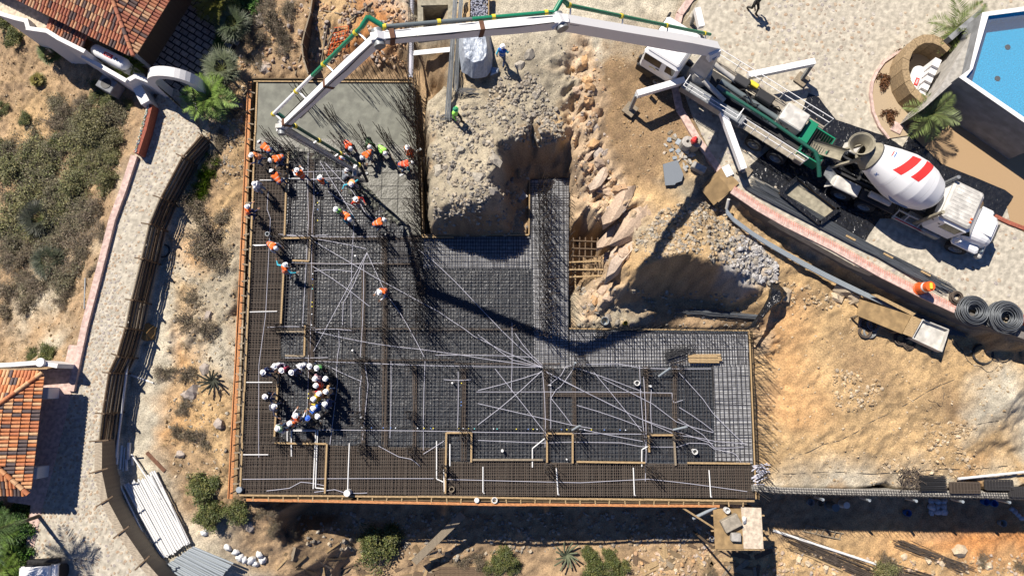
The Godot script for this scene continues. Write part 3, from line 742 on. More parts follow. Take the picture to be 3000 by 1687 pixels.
func timber(called: String, px: Array, h: float, w: float, t: float, mat: String, parent: Node, seg := 2.8) -> void:
	# boards end to end along a run; each board its own part
	var p := PA(px, h)
	for i in p.size() - 1:
		var n := maxi(1, int(round(p[i].distance_to(p[i + 1]) / seg)))
		for k in n:
			var a := p[i].lerp(p[i + 1], float(k) / n)
			var z := p[i].lerp(p[i + 1], float(k + 1) / n)
			var j := Vector3(rng.randf_range(-0.012, 0.012), rng.randf_range(-0.008, 0.008), rng.randf_range(-0.012, 0.012))
			var b := MB.new()
			b.bar(a + j, z + j - (z - a).normalized() * 0.012, w, t)
			put(called, b, M[mat], parent)

func slab() -> void:
	nz.seed = 9
	nz.frequency = 0.02
	bed("plastic_sheet", slab_px, -0.2, M.sheet_black, "wrinkled black plastic sheeting spread under the rebar grid", "plastic sheet", 0.03)
	var left := [[742, 440], [838, 440], [812, 1302], [700, 1302]]
	var low := [[700, 1303], [812, 1303], [1300, 1312], [1310, 1352], [2205, 1360], [2211, 1459], [698, 1447]]
	mk("bed_brown", Color(0.078, 0.070, 0.062), 0.95, 0, "mottle", 0.6, 0.5)
	mk("bed_pale", Color(0.44, 0.45, 0.47), 0.9, 0, "mottle", 0.5, 0.5)
	bed("beam_trench", left, -0.16, M.bed_brown, "brown earth bed under the dense bars along the orange formwork", "trench bed")
	bed("beam_trench", low, -0.16, M.bed_brown, "brown earth bed along the lower slab edge", "trench bed")
	var pale := {
		"pale blinding strip in the shade of the earth mound": [[1238, 694], [1550, 694], [1550, 786], [1240, 786]],
		"pale blinding strip running out of the pit past the timber grid": [[1553, 528], [1667, 524], [1665, 966], [1668, 1078], [1566, 1078], [1562, 790], [1551, 786]],
		"pale blinding strip beside the lumber stack": [[1670, 972], [2190, 976], [2196, 1068], [1669, 1076]],
		"pale blinding strip at the end of the slab beside the sandy terrace": [[2090, 1070], [2196, 1069], [2206, 1358], [2096, 1350]],
		"pale blinding patch between rows of starter bars by the mound": [[1125, 700], [1205, 700], [1205, 778], [1125, 778]],
	}
	for l in pale:
		bed("blinding_strip", pale[l], -0.15, M.bed_pale, l, "blinding")
	# the wet concrete
	var b := MB.new()
	var top := PA(pour_px, 0.07)
	b.prism(top, -0.2, 0.07)
	mk("concrete_raw", Color(0.14, 0.137, 0.108), 0.5, 0, "soil", 0.4, 0.6)
	bed("fresh_concrete", [[1042, 470], [1130, 462], [1216, 480], [1228, 600], [1233, 688], [1196, 686], [1172, 640], [1128, 604], [1090, 560], [1050, 528]], 0.085, M.concrete_raw, "rough dark concrete just poured below the smooth corner", "concrete", 0.03)
	bed("fresh_concrete", [[762, 400], [900, 404], [1040, 410], [1216, 430], [1216, 480], [1130, 464], [1042, 472], [1012, 454], [960, 442], [905, 448], [850, 438], [790, 446], [744, 440]], 0.08, M.concrete_raw, "rough dark band of concrete where the crew is working", "concrete", 0.03)
	put("fresh_concrete", b, M.concrete_wet, null, "smooth wet grey concrete already poured on the slab corner", "concrete")
	var lumps := MB.new()
	for i in 260:
		var k := 5 + int(rng.randf() * 9)
		var e := top[k].lerp(top[k + 1], rng.randf()) + Vector3(rng.randf_range(-0.5, 0.5), 0, rng.randf_range(-0.5, 0.5))
		lumps.hexa(Vector3(e.x, rng.randf_range(-0.12, 0.02), e.z), Vector3(rng.randf_range(0.1, 0.5), 0.12, rng.randf_range(0.1, 0.5)), Basis(Vector3.UP, rng.randf() * TAU), 0.3, 0.3)
	put("concrete_splash", lumps, M.concrete_wet, null, "ragged wet edge of the concrete spreading into the bars", "concrete", "", "stuff")
	# reinforcement
	mat_zone("fine square rebar grid over the black sheet in the open panels", [[830, 446], [1010, 452], [1090, 565], [1190, 690], [1236, 694], [1240, 788], [1560, 788], [1566, 1080], [2088, 1075], [2094, 1350], [1310, 1350], [1300, 1310], [814, 1300]], 0.19, 0.19, [-0.06, 0.0], 0.0085)
	mat_zone("dense brown rebar mat along the orange formwork", left, 0.18, 0.115, [-0.1, 0.0], 0.010, "rebar_rust")
	mat_zone("dense brown rebar mat along the lower slab edge", low, 0.115, 0.15, [-0.1, 0.0], 0.010, "rebar_rust")
	mat_zone("rebar mat over the pale strip in the shade of the earth mound", pale.values()[0], 0.15, 0.2, [-0.08, 0.0])
	mat_zone("rebar mat over the pale strip coming out of the pit", pale.values()[1], 0.22, 0.15, [-0.08, 0.0])
	mat_zone("rebar mat over the pale strip beside the lumber stack", pale.values()[2], 0.15, 0.2, [-0.08, 0.0])
	mat_zone("rebar mat over the pale strip beside the sandy terrace", pale.values()[3], 0.24, 0.15, [-0.08, 0.0])
	mat_zone("rebar mat over the pale patch by the row of starters", pale.values()[4], 0.3, 0.1, [-0.08, 0.0])
	mat_zone("thin bars laid over the rough dark concrete", [[1050, 470], [1216, 450], [1230, 600], [1233, 680], [1180, 640], [1090, 560]], 0.9, 0.75, [0.12], 0.007)
	mat_zone("bars showing at the edge of the wet concrete", [[760, 430], [1015, 440], [1050, 500], [1090, 560], [1040, 560], [840, 470], [760, 470]], 0.3, 0.2, [0.09])
	# beams: bands of heavy bars crossing the panels
	for e in [[[836, 694, 1230, 702], "x"], [[840, 770, 1230, 776], "x"], [[816, 960, 1236, 968], "x"], [[1240, 962, 1560, 968], "x"], [[812, 1052, 1330, 1058], "x"], [[1330, 1062, 1640, 1068], "x"], [[900, 446, 920, 1300], "z"], [[1118, 700, 1134, 1310], "z"], [[1058, 790, 1070, 1310], "z"], [[1350, 1080, 1366, 1350], "z"], [[1208, 1068, 1220, 1318], "z"], [[1592, 1080, 1606, 1280], "z"], [[1674, 1078, 1688, 1280], "z"], [[1886, 1074, 1900, 1280], "z"], [[1970, 1070, 1984, 1280], "z"], [[1600, 1150, 1980, 1162], "x"]]:
		var q: Array = e[0]
		mat_zone("band of heavy bars crossing the black panels", [[q[0], q[1]], [q[2], q[1]], [q[2], q[3]], [q[0], q[3]]], 0.06 if e[1] == "z" else 0.24, 0.24 if e[1] == "z" else 0.06, [-0.08, 0.03], 0.01, "rebar_rust")
	# upright bars
	starters("wall_starters", "tall row of upright rusty bars beside the earth mound above the concrete", [1212, 250], [1232, 560], 0.09, 2.7, 3, "rebar_rust", 0.2)
	starters("wall_starters", "tall row of upright rusty bars continuing past the mound corner", [1222, 560], [1232, 970], 0.09, 2.2, 3, "rebar_rust", 0.2)
	starters("wall_starters", "row of upright rusty bars up the middle of the pale strip", [1590, 545], [1600, 985], 0.08, 1.9, 3, "rebar_rust", 0.25)
	starters("wall_starters", "line of bars sloping over the edge in front of the shaded pit", [1675, 966], [2200, 970], 0.12, 1.7, 1, "rebar", 0.12)
	starters("wall_starters", "line of bars standing along the slab end by the sandy terrace", [2204, 985], [2218, 1440], 0.1, 2.1, 1, "rebar", 0.12)
	starters("wall_starters", "line of bars standing along the formwork at the concrete corner", [1010, 238], [1200, 238], 0.13, 2.9, 1, "rebar", 0.1)
	starters("wall_starters", "bars standing beside the timber grid in the pit", [1670, 560], [1672, 960], 0.2, 1.1, 1, "rebar", 0.15)
	for c in [[1122, 700, 1126, 960, "row of leaning bars down the band right of the conduit tripod"], [905, 960, 1225, 966, "row of leaning bars along the cross band above the ring of workers"], [1240, 964, 1560, 968, "row of leaning bars along the cross band below the black square panel"], [1065, 1065, 1060, 1300, "row of leaning bars between the ring of workers and the next panel"], [820, 1056, 1330, 1058, "row of leaning bars at the edge of the ring of workers"], [900, 700, 1110, 704, "row of leaning bars below the concrete crew"]]:
		starters("beam_starters", c[4], [c[0], c[1]], [c[2], c[3]], 0.4, 1.5, 2, "rebar_rust", 0.22)
	for c in [[900, 300, 0.4, 1.6], [975, 350, 0.35, 1.5], [1070, 420, 0.4, 1.7], [850, 440, 0.4, 1.4], [1010, 430, 0.35, 1.6], [1140, 420, 0.3, 1.8], [800, 420, 0.3, 1.3], [1180, 330, 0.3, 1.6]]:
		column_cage(c[0], c[1], c[2], c[2], c[3], "bundle of tall bars standing out of the wet concrete")
	for c in [[905, 705, 0.4, 1.0], [1125, 708, 0.35, 1.1], [1122, 790, 0.35, 1.1], [905, 972, 0.45, 1.1], [1125, 975, 0.4, 1.2], [1065, 1060, 0.4, 1.0], [1360, 1075, 0.45, 1.1], [1210, 1075, 0.35, 1.0], [1058, 1220, 0.4, 1.0], [1205, 1215, 0.35, 0.9], [1360, 1268, 0.4, 1.0], [1604, 1090, 0.45, 1.0], [1690, 1085, 0.5, 1.0], [1890, 1090, 0.35, 1.0], [1980, 1075, 0.5, 1.0], [1606, 1268, 0.4, 1.0], [1690, 1272, 0.35, 1.0], [1890, 1275, 0.35, 1.0], [1980, 1278, 0.35, 1.0], [905, 1300, 0.35, 0.9], [1060, 1310, 0.35, 0.9], [1205, 1318, 0.35, 0.9], [1300, 1370, 0.35, 1.1], [1605, 1370, 0.35, 1.1], [1900, 1372, 0.35, 1.1], [815, 960, 0.4, 0.9], [815, 705, 0.4, 0.9], [815, 1290, 0.35, 0.9], [1235, 850, 0.4, 1.2], [1760, 980, 0.4, 1.0], [1700, 1060, 0.5, 0.9]]:
		column_cage(c[0], c[1], c[2], c[2], c[3], "cage of upright rusty bars where two bar bands cross")
	# formwork
	var f := thing("edge_formwork", "double timber formwork with orange outer boards along the slab side facing the drive", "formwork")
	timber("top_rail", [[752, 240], [728, 860], [701, 1448]], 0.1, 0.09, 0.05, "wood", f)
	timber("outer_board", [[731, 240], [704, 860], [674, 1462]], 0.0, 0.22, 0.045, "wood_orange", f, 2.4)
	timber("edge_batten", [[725, 240], [698, 860], [667, 1462]], 0.06, 0.05, 0.06, "wood_orange", f, 3.0)
	for i in 26:
		var t := (i + 0.5) / 26.0
		var a := P(lerpf(746, 696, t), lerpf(250, 1440, t), 0.05)
		var s := MB.new()
		s.bar(a + Vector3(0.02, 0, 0), a + Vector3(-0.28, 0.0, rng.randf_range(-0.1, 0.1)), 0.07, 0.05)
		put("spacer", s, M.wood_grey, f)
		var k := MB.new()
		var q := a + Vector3(-0.12, -0.5, 0.35)
		k.bar(q, q + Vector3(rng.randf_range(-0.05, 0.05), 0.5 + rng.randf_range(0.45, 0.75), 0.05), 0.06, 0.05)
		put("stake", k, M.wood_old, f)
	var pn := MB.new()
	pn.bar(P(745, 240, -0.2) + Vector3(-0.06, -0.25, 0), P(697, 1448, -0.2) + Vector3(-0.06, -0.25, 0), 0.03, 0.7)
	put("form_panel", pn, M.ply_dark, f)
	f = thing("edge_formwork", "long double timber formwork with orange boards above the shaded drop", "formwork")
	timber("top_rail", [[697, 1450], [1400, 1457], [2212, 1468]], 0.1, 0.09, 0.05, "wood", f)
	timber("outer_board", [[720, 1464], [1400, 1477], [2110, 1483]], 0.03, 0.13, 0.05, "wood_orange", f, 2.4)
	for i in 34:
		var x := lerpf(720, 2200, (i + 0.5) / 34.0)
		var a := P(x, 1450 + (x - 700) * 0.012, 0.05)
		var s := MB.new()
		s.bar(a, a + Vector3(rng.randf_range(-0.05, 0.05), -0.02, 0.3), 0.06, 0.05)
		put("spacer", s, M.wood, f)
	for i in 10:
		var a := P(690 + i * 150, 1460 + i * 1.5, 0.0)
		var q := P(690 + i * 150 + 150, 1460 + (i + 1) * 1.5, 0.0)
		var s := MB.new()
		s.bar(a + Vector3(0, -2.3, 0.02), q + Vector3(-0.02, -2.3, 0.02), 0.03, 4.6)
		put("form_panel", s, M.ply_dark, f)
	f = thing("edge_formwork", "slim tan formwork board along the slab end by the sandy terrace", "formwork")
	timber("top_rail", [[2196, 970], [2216, 1462]], 0.1, 0.07, 0.05, "wood", f)
	timber("side_board", [[2200, 970], [2221, 1462]], -0.2, 0.03, 0.45, "ply_dark", f)
	f = thing("edge_formwork", "tan formwork board behind the wet concrete corner", "formwork")
	timber("top_rail", [[742, 238], [1207, 240]], 0.14, 0.07, 0.05, "wood", f)
	timber("side_board", [[742, 236], [1207, 238]], -0.2, 0.03, 0.6, "ply_dark", f)
	f = thing("edge_formwork", "tan formwork board under the sloping bars of the shaded pit", "formwork")
	timber("top_rail", [[1668, 962], [2196, 968]], 0.1, 0.07, 0.05, "wood", f)
	f = thing("edge_formwork", "timber board at the foot of the earth mound", "formwork")
	timber("top_rail", [[1236, 688], [1550, 688]], 0.1, 0.08, 0.05, "wood", f)
	timber("side_board", [[1549, 688], [1551, 530]], 0.0, 0.06, 0.2, "wood", f)
	f = thing("edge_formwork", "tall dark plywood panel between wet concrete and earth mound", "formwork")
	timber("side_panel", [[1238, 470], [1243, 680]], 0.3, 0.04, 1.4, "ply_dark", f)
	conduits()
	blockouts()

func run(called: String, px: Array, h: float, r: float, mat: String, label: String, cat: String, group: String) -> void:
	var b := MB.new()
	var p := PA(px, h)
	var q := PackedVector3Array()
	var sag := rng.randf_range(-0.16, 0.16) if called == "electrical_conduit" else 0.0
	for i in p.size() - 1:
		for k in 3:
			var t := k / 3.0
			var w := p[i].lerp(p[i + 1], t)
			if p.size() > 2 and i > 0 and k == 0:
				w = p[i] * 0.7 + (p[i - 1] + p[i + 1]) * 0.15 if p[i].distance_to(p[i - 1]) < 3 * p[i].distance_to(p[i + 1]) and p.size() > 4 else p[i]
			w += (p[i + 1] - p[i]).normalized().cross(Vector3.UP) * sag * sin(PI * (i + t) / (p.size() - 1)) * (1.0 if i % 2 else -0.6)
			w.y = w.y + 0.02 * sin(i * 2.1 + k)
			q.append(w)
	q.append(p[p.size() - 1])
	b.tube(q, r, 6)
	put(called, b, M[mat], null, label, cat, group)

func conduits() -> void:
	var L1 := "thin pale conduit running straight along a bar band"
	var L2 := "thin pale conduit crossing the rebar grid at a slant"
	var L3 := "short white pipe lying square to the formwork on brown bars"
	var Gp := "electrical conduits laid on the rebar"
	for c in [[[918, 500], [918, 640], [908, 1044]], [[902, 446], [902, 640], [885, 957]], [[1037, 646], [1028, 962]], [[1065, 774], [1055, 1044]], [[785, 560], [785, 640], [761, 1070], [757, 1340]], [[853, 769], [1123, 771]], [[918, 794], [1034, 796]], [[783, 959], [921, 960]], [[897, 968], [1031, 968]], [[835, 1048], [963, 1047]], [[903, 1040], [896, 1248]], [[992, 968], [992, 1040], [986, 1120], [966, 1301]], [[1068, 1064], [1078, 1126], [1061, 1289]], [[1059, 1099], [1055, 1218]], [[1145, 1058], [1142, 1283]], [[1245, 1058], [1240, 1319]], [[1342, 1087], [1340, 1260]], [[924, 1058], [1420, 1076], [1590, 1076]], [[841, 1258], [1420, 1265], [1890, 1272]], [[1395, 1148], [1974, 1151], [1978, 1183], [2001, 1172]], [[1500, 945], [1498, 1148]], [[1874, 1070], [1894, 1327]], [[1886, 1103], [1891, 1410]], [[1615, 1103], [1614, 1260]], [[1909, 1137], [1911, 1267]], [[853, 505], [1080, 499]], [[848, 523], [1040, 524]], [[910, 524], [1045, 524]], [[830, 690], [1130, 692]], [[1275, 1040], [1560, 1046]], [[700, 1404], [1270, 1402]], [[1300, 1404], [1900, 1412], [2190, 1440]], [[815, 686], [960, 688]], [[1300, 1112], [1380, 1112]], [[1590, 1090], [1597, 1310]], [[1400, 1290], [1687, 1299], [1884, 1305], [2034, 1305], [2094, 1309], [2151, 1327], [2171, 1354]], [[1687, 1068], [1874, 1070], [2084, 1080]]]:
		run("electrical_conduit", c, 0.04, 0.016, "conduit", L1, "conduit", Gp)
	for c in [[[921, 708], [1191, 866], [1328, 937], [1420, 1008], [1587, 1075]], [[915, 780], [1081, 897]], [[930, 701], [1072, 729]], [[1075, 739], [918, 1029]], [[1075, 741], [1010, 886], [1003, 952]], [[1075, 741], [1164, 919], [1242, 1045]], [[921, 971], [1046, 999], [1224, 1023], [1420, 1050], [1587, 1076]], [[1218, 726], [1292, 782], [1420, 916], [1498, 998], [1587, 1074]], [[1400, 980], [1500, 1055], [1587, 1075]], [[1508, 975], [1589, 1070]], [[1587, 1087], [1400, 1245]], [[1450, 1080], [1597, 1267]], [[1587, 1090], [1400, 1144]], [[1400, 1182], [1674, 1245], [1734, 1255]], [[1600, 1088], [1981, 1274]], [[1603, 1092], [1880, 1230], [2090, 1300]], [[1687, 1077], [1881, 1147]], [[1740, 1090], [1881, 1264]], [[1767, 1110], [1984, 1227], [2091, 1267]], [[1690, 1187], [1881, 1252]], [[1991, 1093], [2091, 1207], [2180, 1300]], [[1990, 1193], [2091, 1263]], [[1987, 1227], [2094, 1303], [2180, 1310]], [[1700, 1257], [1884, 1293]], [[1987, 1275], [2092, 1290], [2190, 1300]], [[1613, 1165], [1676, 1246]], [[1605, 1130], [1660, 1080], [1684, 1072]], [[1615, 1165], [1640, 1130], [1684, 1075]], [[950, 475], [1030, 560], [1068, 620], [1100, 650]], [[938, 476], [990, 560], [1035, 632]], [[960, 560], [1040, 608]], [[960, 1072], [1060, 1118]], [[1108, 1306], [1200, 1350], [1230, 1366]], [[1240, 1330], [1300, 1292]], [[780, 1438], [880, 1420], [955, 1424]], [[920, 1442], [1010, 1436], [1075, 1444]]]:
		run("electrical_conduit", c, 0.065 + rng.randf_range(0, 0.03), 0.016, "conduit", L2, "conduit", Gp)
	for c in [[[740, 718], [800, 718]], [[731, 914], [811, 912]], [[716, 1120], [797, 1120]], [[703, 1332], [785, 1332]], [[760, 528], [800, 528]], [[825, 523], [880, 523]], [[745, 720], [775, 719]], [[748, 1500], [748, 1530]]]:
		if c[0][1] < 1460:
			run("white_pipe", c, 0.05, 0.03, "pvc", L3, "pipe", "white pipes on the brown bars")
	for c in [[[853, 1337], [853, 1262], [924, 1262], [917, 1432]], [[841, 1292], [841, 1258]], [[930, 1260], [924, 1429], [955, 1433]], [[1023, 1298], [1018, 1439]], [[1279, 1292], [1279, 1403], [1298, 1412]], [[1318, 1300], [1318, 1365]], [[1597, 1284], [1560, 1314], [1560, 1369]], [[1904, 1305], [1881, 1317], [1881, 1367]], [[1415, 1367], [1415, 1442], [1419, 1446]], [[1630, 1370], [1635, 1449], [1639, 1450]], [[1856, 1370], [1859, 1451], [1863, 1452]], [[2078, 1377], [2083, 1456], [2087, 1456]], [[1300, 1375], [1302, 1440]]]:
		run("drain_pipe", c, 0.06, 0.035, "pvc", "white drain pipe with a bend laid on the lower rebar", "pipe", "white drain pipes near the lower edge")
	for c in [[[1931, 1102, 0.1], [1964, 1078, 0.7], "grey pipe end leaning out of the bars below the lumber stack"], [[1677, 1260, 0.1], [1699, 1247, 0.6], "grey pipe end leaning beside a wooden blockout"], [[1974, 1259, 0.1], [2014, 1250, 0.7], "long grey pipe end leaning over the corner of a blockout"], [[1680, 1080, 0.1], [1686, 1062, 0.6], "grey pipe end at the hub of the slanting conduits"]]:
		var b := MB.new()
		b.cyl(P(c[0][0], c[0][1], c[0][2]), P(c[1][0], c[1][1], c[1][2]), 0.06, 0.06, 10)
		put("pipe_end", b, M.pvc_grey, null, c[2], "pipe")
	for c in [[790, 690, 0.11, 0.55, "pvc_grey", "open grey pipe standing in the brown bars below the worker on the formwork"], [1864, 1122, 0.13, 0.45, "pvc", "open white pipe standing among slanting conduits"], [2033, 1322, 0.13, 0.4, "pvc", "open white pipe with a ring standing near the slab end"], [1472, 1319, 0.07, 0.45, "pvc", "small capped white pipe standing above the timber board"], [1022, 1441, 0.16, 0.6, "pvc", "white capped bucket standing by the lower formwork"], [704, 1433, 0.15, 0.35, "pvc_grey", "grey capped pipe in the slab corner"], [1324, 1432, 0.13, 0.3, "wood_grey", "open brown pipe sleeve beside the long timber"], [1397, 1464, 0.12, 0.3, "pvc", "white capped pipe between the lower formwork boards"], [1449, 1464, 0.14, 0.3, "pvc", "open white pipe between the lower formwork boards"], [1612, 1128, 0.05, 0.4, "pvc", "thin white pipe stub beside a cage near the conduit hub"], [1903, 1131, 0.06, 0.5, "pvc", "thin white pipe stub beside the long upright conduit"], [1326, 1122, 0.05, 0.4, "pvc", "thin white pipe stub above the middle panels"], [1060, 1222, 0.05, 0.4, "pvc", "thin white pipe stub beside the ring of workers"], [1042, 751, 0.05, 0.3, "pvc", "thin white pipe stub near a conduit tripod"], [1034, 1027, 0.05, 0.3, "pvc", "thin white pipe stub near the cross band"], [1660, 1345, 0.04, 0.3, "pvc", "thin white pipe stub inside a wooden blockout"]]:
		var b := MB.new()
		var o := P(c[0], c[1], 0.0) + Vector3(0, -0.1, 0)
		var r: float = c[2]
		var h: float = c[3]
		var open: bool = String(c[5]).begins_with("open")
		b.lathe(o, Vector3.UP, PackedVector2Array([Vector2(r, 0), Vector2(r, h - 0.06), Vector2(r * 1.12, h - 0.06), Vector2(r * 1.12, h), Vector2(r * 0.86, h), Vector2(r * 0.86, 0.05), Vector2(0, 0.05)] if open else [Vector2(r, 0), Vector2(r, h - 0.08), Vector2(r * 1.08, h - 0.08), Vector2(r * 1.08, h - 0.01), Vector2(r, h), Vector2(0, h + 0.01)]), 16, false)
		put("pipe_stub", b, M[c[4]], null, c[5], "pipe")
	# string of coloured spacer dots on black hoses
	for c in [[[1000, 1252], [1420, 1256], [1880, 1260]], [[916, 780], [912, 960]], [[1352, 1100], [1350, 1255]], [[905, 1110], [898, 1250]], [[930, 560], [930, 690]]]:
		run("cable_hose", c, 0.03, 0.03, "black", "black hose with coloured clips along a conduit", "hose", "black hoses on the rebar")
		var p := PA(c, 0.07)
		var d := MB.new()
		var cs := [Color(0.7, 0.75, 0.8), Color(0.7, 0.6, 0.05), Color(0.1, 0.5, 0.5), Color(0.1, 0.2, 0.5)]
		for i in p.size() - 1:
			var n := int(p[i].distance_to(p[i + 1]) / 0.3)
			for k in n:
				d.col = cs[rng.randi() % 4]
				if rng.randf() < 0.45: continue
				d.box(p[i].lerp(p[i + 1], (k + rng.randf() * 0.6) / n), Vector3(0.05, 0.04, 0.05))
		put("hose_clips", d, M.plain, null, "small coloured spacer clips along black hoses", "spacers", "spacer clips", "stuff")

func blockouts() -> void:
	var g := "wooden blockouts in the slab"
	for c in [[[[826, 698], [909, 697], [905, 765], [856, 763]], "wooden frame of three boards by the brown bars near two workers"], [[[831, 782], [822, 952]], "single upright-lying board between brown bars and black panel"], [[[808, 971], [894, 971], [894, 952], [891, 1044], [835, 1042]], "wooden frame of several boards below the long board"], [[[816, 1093], [804, 1280]], "long board lying through the ring of workers"], [[[805, 1298], [957, 1300], [951, 1445]], "angled pair of boards below the ring of workers"], [[[1305, 1446], [1308, 1267], [1381, 1267], [1380, 1354]], "wooden frame with one long leg reaching the lower formwork"], [[[1602, 1354], [1602, 1269], [1677, 1270], [1677, 1357]], "square wooden frame between slanting conduits"], [[[1903, 1325], [1901, 1275], [1974, 1275], [1979, 1364]], "square wooden frame nearest the sandy terrace"], [[[1385, 1347], [1592, 1347]], "long timber board beside the square wooden frame"], [[[1690, 1352], [1892, 1355]], "long timber board between the two square frames"], [[[2014, 1356], [2198, 1358]], "long timber board reaching the slab end"], [[[845, 446], [838, 540], [833, 690]], "thin timber board along the black panel below the concrete"], [[[1236, 694], [1330, 694]], "short timber at the mound foot"]]:
		var t := thing("blockout_frame", c[1], "timber frame", g)
		var q: Array = c[0]
		for i in q.size() - 1:
			timber("board", [q[i], q[i + 1]], 0.08, 0.09, 0.16, "wood" if rng.randf() < 0.7 else "wood_grey", t, 6.0)
	# lumber stack and bundle on the pale strip
	var t := thing("lumber_stack", "small stack of tan boards on the pale strip", "lumber stack")
	for i in 7:
		var a := P(2016 + rng.randf_range(0, 6), 1040 + (i % 5) * 5, 0.1 + 0.045 * (i / 5))
		var b := MB.new()
		b.bar(a, a + Vector3(rng.randf_range(1.55, 1.85), 0, rng.randf_range(-0.02, 0.06)), 0.09, 0.04)
		put("board", b, M.wood, t)
	var bd := MB.new()
	for i in 40:
		var a := P(1940 + rng.randf_range(0, 20), 1022 + i, 0.06 + rng.randf() * 0.15)
		bd.bar(a, a + Vector3(rng.randf_range(0.8, 1.6), 0, -0.3 + rng.randf_range(-0.3, 0.3) + 0.02 * (20 - i)), 0.02, 0.02)
	put("bar_offcuts", bd, M.dark_metal, null, "dark spread of bar offcuts beside the tan board stack", "rebar", "", "stuff")
	# timber grid standing in the pit
	t = thing("timber_grid", "wooden grid frame standing in the narrow pit beside the rock face", "timber frame")
	for i in 5:
		timber("crosspiece", [[1674, 705 + i * 22], [1752, 708 + i * 22]], 0.5, 0.06, 0.06, "wood_old", t, 9)
		timber("upright_piece", [[1680 + i * 18, 695], [1678 + i * 18, 800]], 0.43, 0.06, 0.06, "wood_old", t, 9)
	timber("crosspiece", [[1668, 790], [1768, 790]], 0.6, 0.08, 0.08, "wood", t, 9)
	timber("crosspiece", [[1668, 812], [1768, 808]], 0.35, 0.08, 0.08, "wood", t, 9)
	timber("crosspiece", [[1668, 768], [1764, 764]], 0.6, 0.08, 0.08, "wood", t, 9)
	timber("side_post", [[1684, 770], [1686, 845]], 0.3, 0.07, 0.07, "wood", t, 9)
	timber("side_post", [[1745, 770], [1744, 828]], 0.3, 0.07, 0.07, "wood", t, 9)

# ---------------------------------------------------------------- paving, fence, houses beside the drive
func stone_shape(k: int, dome: float) -> MB:
	var b := MB.new()
	var n := 6 + k % 3
	var e := []
	for i in n:
		var t := TAU * i / n + rng.randf_range(-0.22, 0.22)
		var r := rng.randf_range(0.74, 1.0)
		e.append(Vector3(cos(t) * r, 0, sin(t) * r * 0.8))
	for i in n:
		var a: Vector3 = e[i]
		var z: Vector3 = e[(i + 1) % n]
		var a2 := a * 0.86 + Vector3(0, dome, 0)
		var z2 := z * 0.86 + Vector3(0, dome, 0)
		b.quad(z, a, a2, z2)
		b.tri(a2, Vector3(0, dome * 1.25, 0), z2)
	return b

# stones set in mortar over an outline; the largest in view are pieces of their own
func cobbles(parent: Node3D, px: Array, h: float, step: float, size: float, fill: float, seed_: int) -> void:
	var pl := poly2(PA(px, h))
	var lo := pl[0]
	var hi := pl[0]
	for q in pl:
		lo = lo.min(q)
		hi = hi.max(q)
	rng.seed = seed_
	var shapes := []
	for k in 8:
		shapes.append(stone_shape(k, 0.12))
	var spots := []
	var nn := FastNoiseLite.new()
	nn.seed = seed_
	nn.frequency = 0.12
	var y := lo.y
	var row := 0
	while y < hi.y:
		var x := lo.x + (step * 0.5 if row % 2 else 0.0)
		while x < hi.x:
			var q := Vector2(x + rng.randf_range(-0.3, 0.3) * step, y + rng.randf_range(-0.3, 0.3) * step)
			var s := size * rng.randf_range(0.6, 1.15)
			var a := rng.randf() * TAU
			var k := rng.randi() % 8
			var c := rng.randi() % 6
			var keep := rng.randf() < fill + 0.9 * nn.get_noise_2d(q.x, q.y)
			x += step
			if keep and Geometry2D.is_point_in_polygon(q, pl):
				spots.append([Vector3(q.x, h, q.y), s, a, k, c])
		y += step * 0.88
		row += 1
	# how large each shows: size over distance, inside the frame
	var cam := Vector3(0, CAM_H, 0)
	for e in spots:
		var d: Vector3 = (e[0] - cam).rotated(Vector3.RIGHT, deg_to_rad(90.0 - TILT))
		var ok := absf(d.x / d.z) < 0.74 and absf(d.y / d.z) < 0.415
		e.append((e[1] if ok else e[1] * 0.01) / e[0].distance_to(cam))
	spots.sort_custom(func(a, b): return a[5] > b[5])
	var meshes := {}
	var rest := []
	for c in 6:
		rest.append(MB.new())
	for i in spots.size():
		var e: Array = spots[i]
		var t := Transform3D(Basis(Vector3.UP, e[2]).scaled(Vector3(e[1], 0.12, e[1])), e[0])
		if i < 300:
			var key: int = e[3] * 6 + e[4]
			if not meshes.has(key):
				meshes[key] = shapes[e[3]].mesh(M["cobble%d" % e[4]])
			var o := put("cobble", meshes[key], null, parent)
			o.transform = t
		else:
			rest[e[4]].add(shapes[e[3]], t)
	for c in 6:
		if rest[c].v.size():
			put("small_cobbles", rest[c], M["cobble%d" % c], parent, "", "", "", "stuff")

func wall_run(parent: Node3D, called: String, px: Array, h: float, foot: float, w: float, mat: Material) -> void:
	var p := PA(px, h)
	for i in p.size() - 1:
		var b := MB.new()
		var d := (p[i + 1] - p[i]).normalized()
		var a := p[i] - (d * (w * 0.5 - 0.004 * (i % 2)) if i > 0 else Vector3.ZERO)
		var m := Vector3(0, (foot - h) * 0.5 + 0.003 * (i % 2), 0)
		b.bar(a + m, p[i + 1] + m, w, h - foot)
		put(called, b, mat, parent)

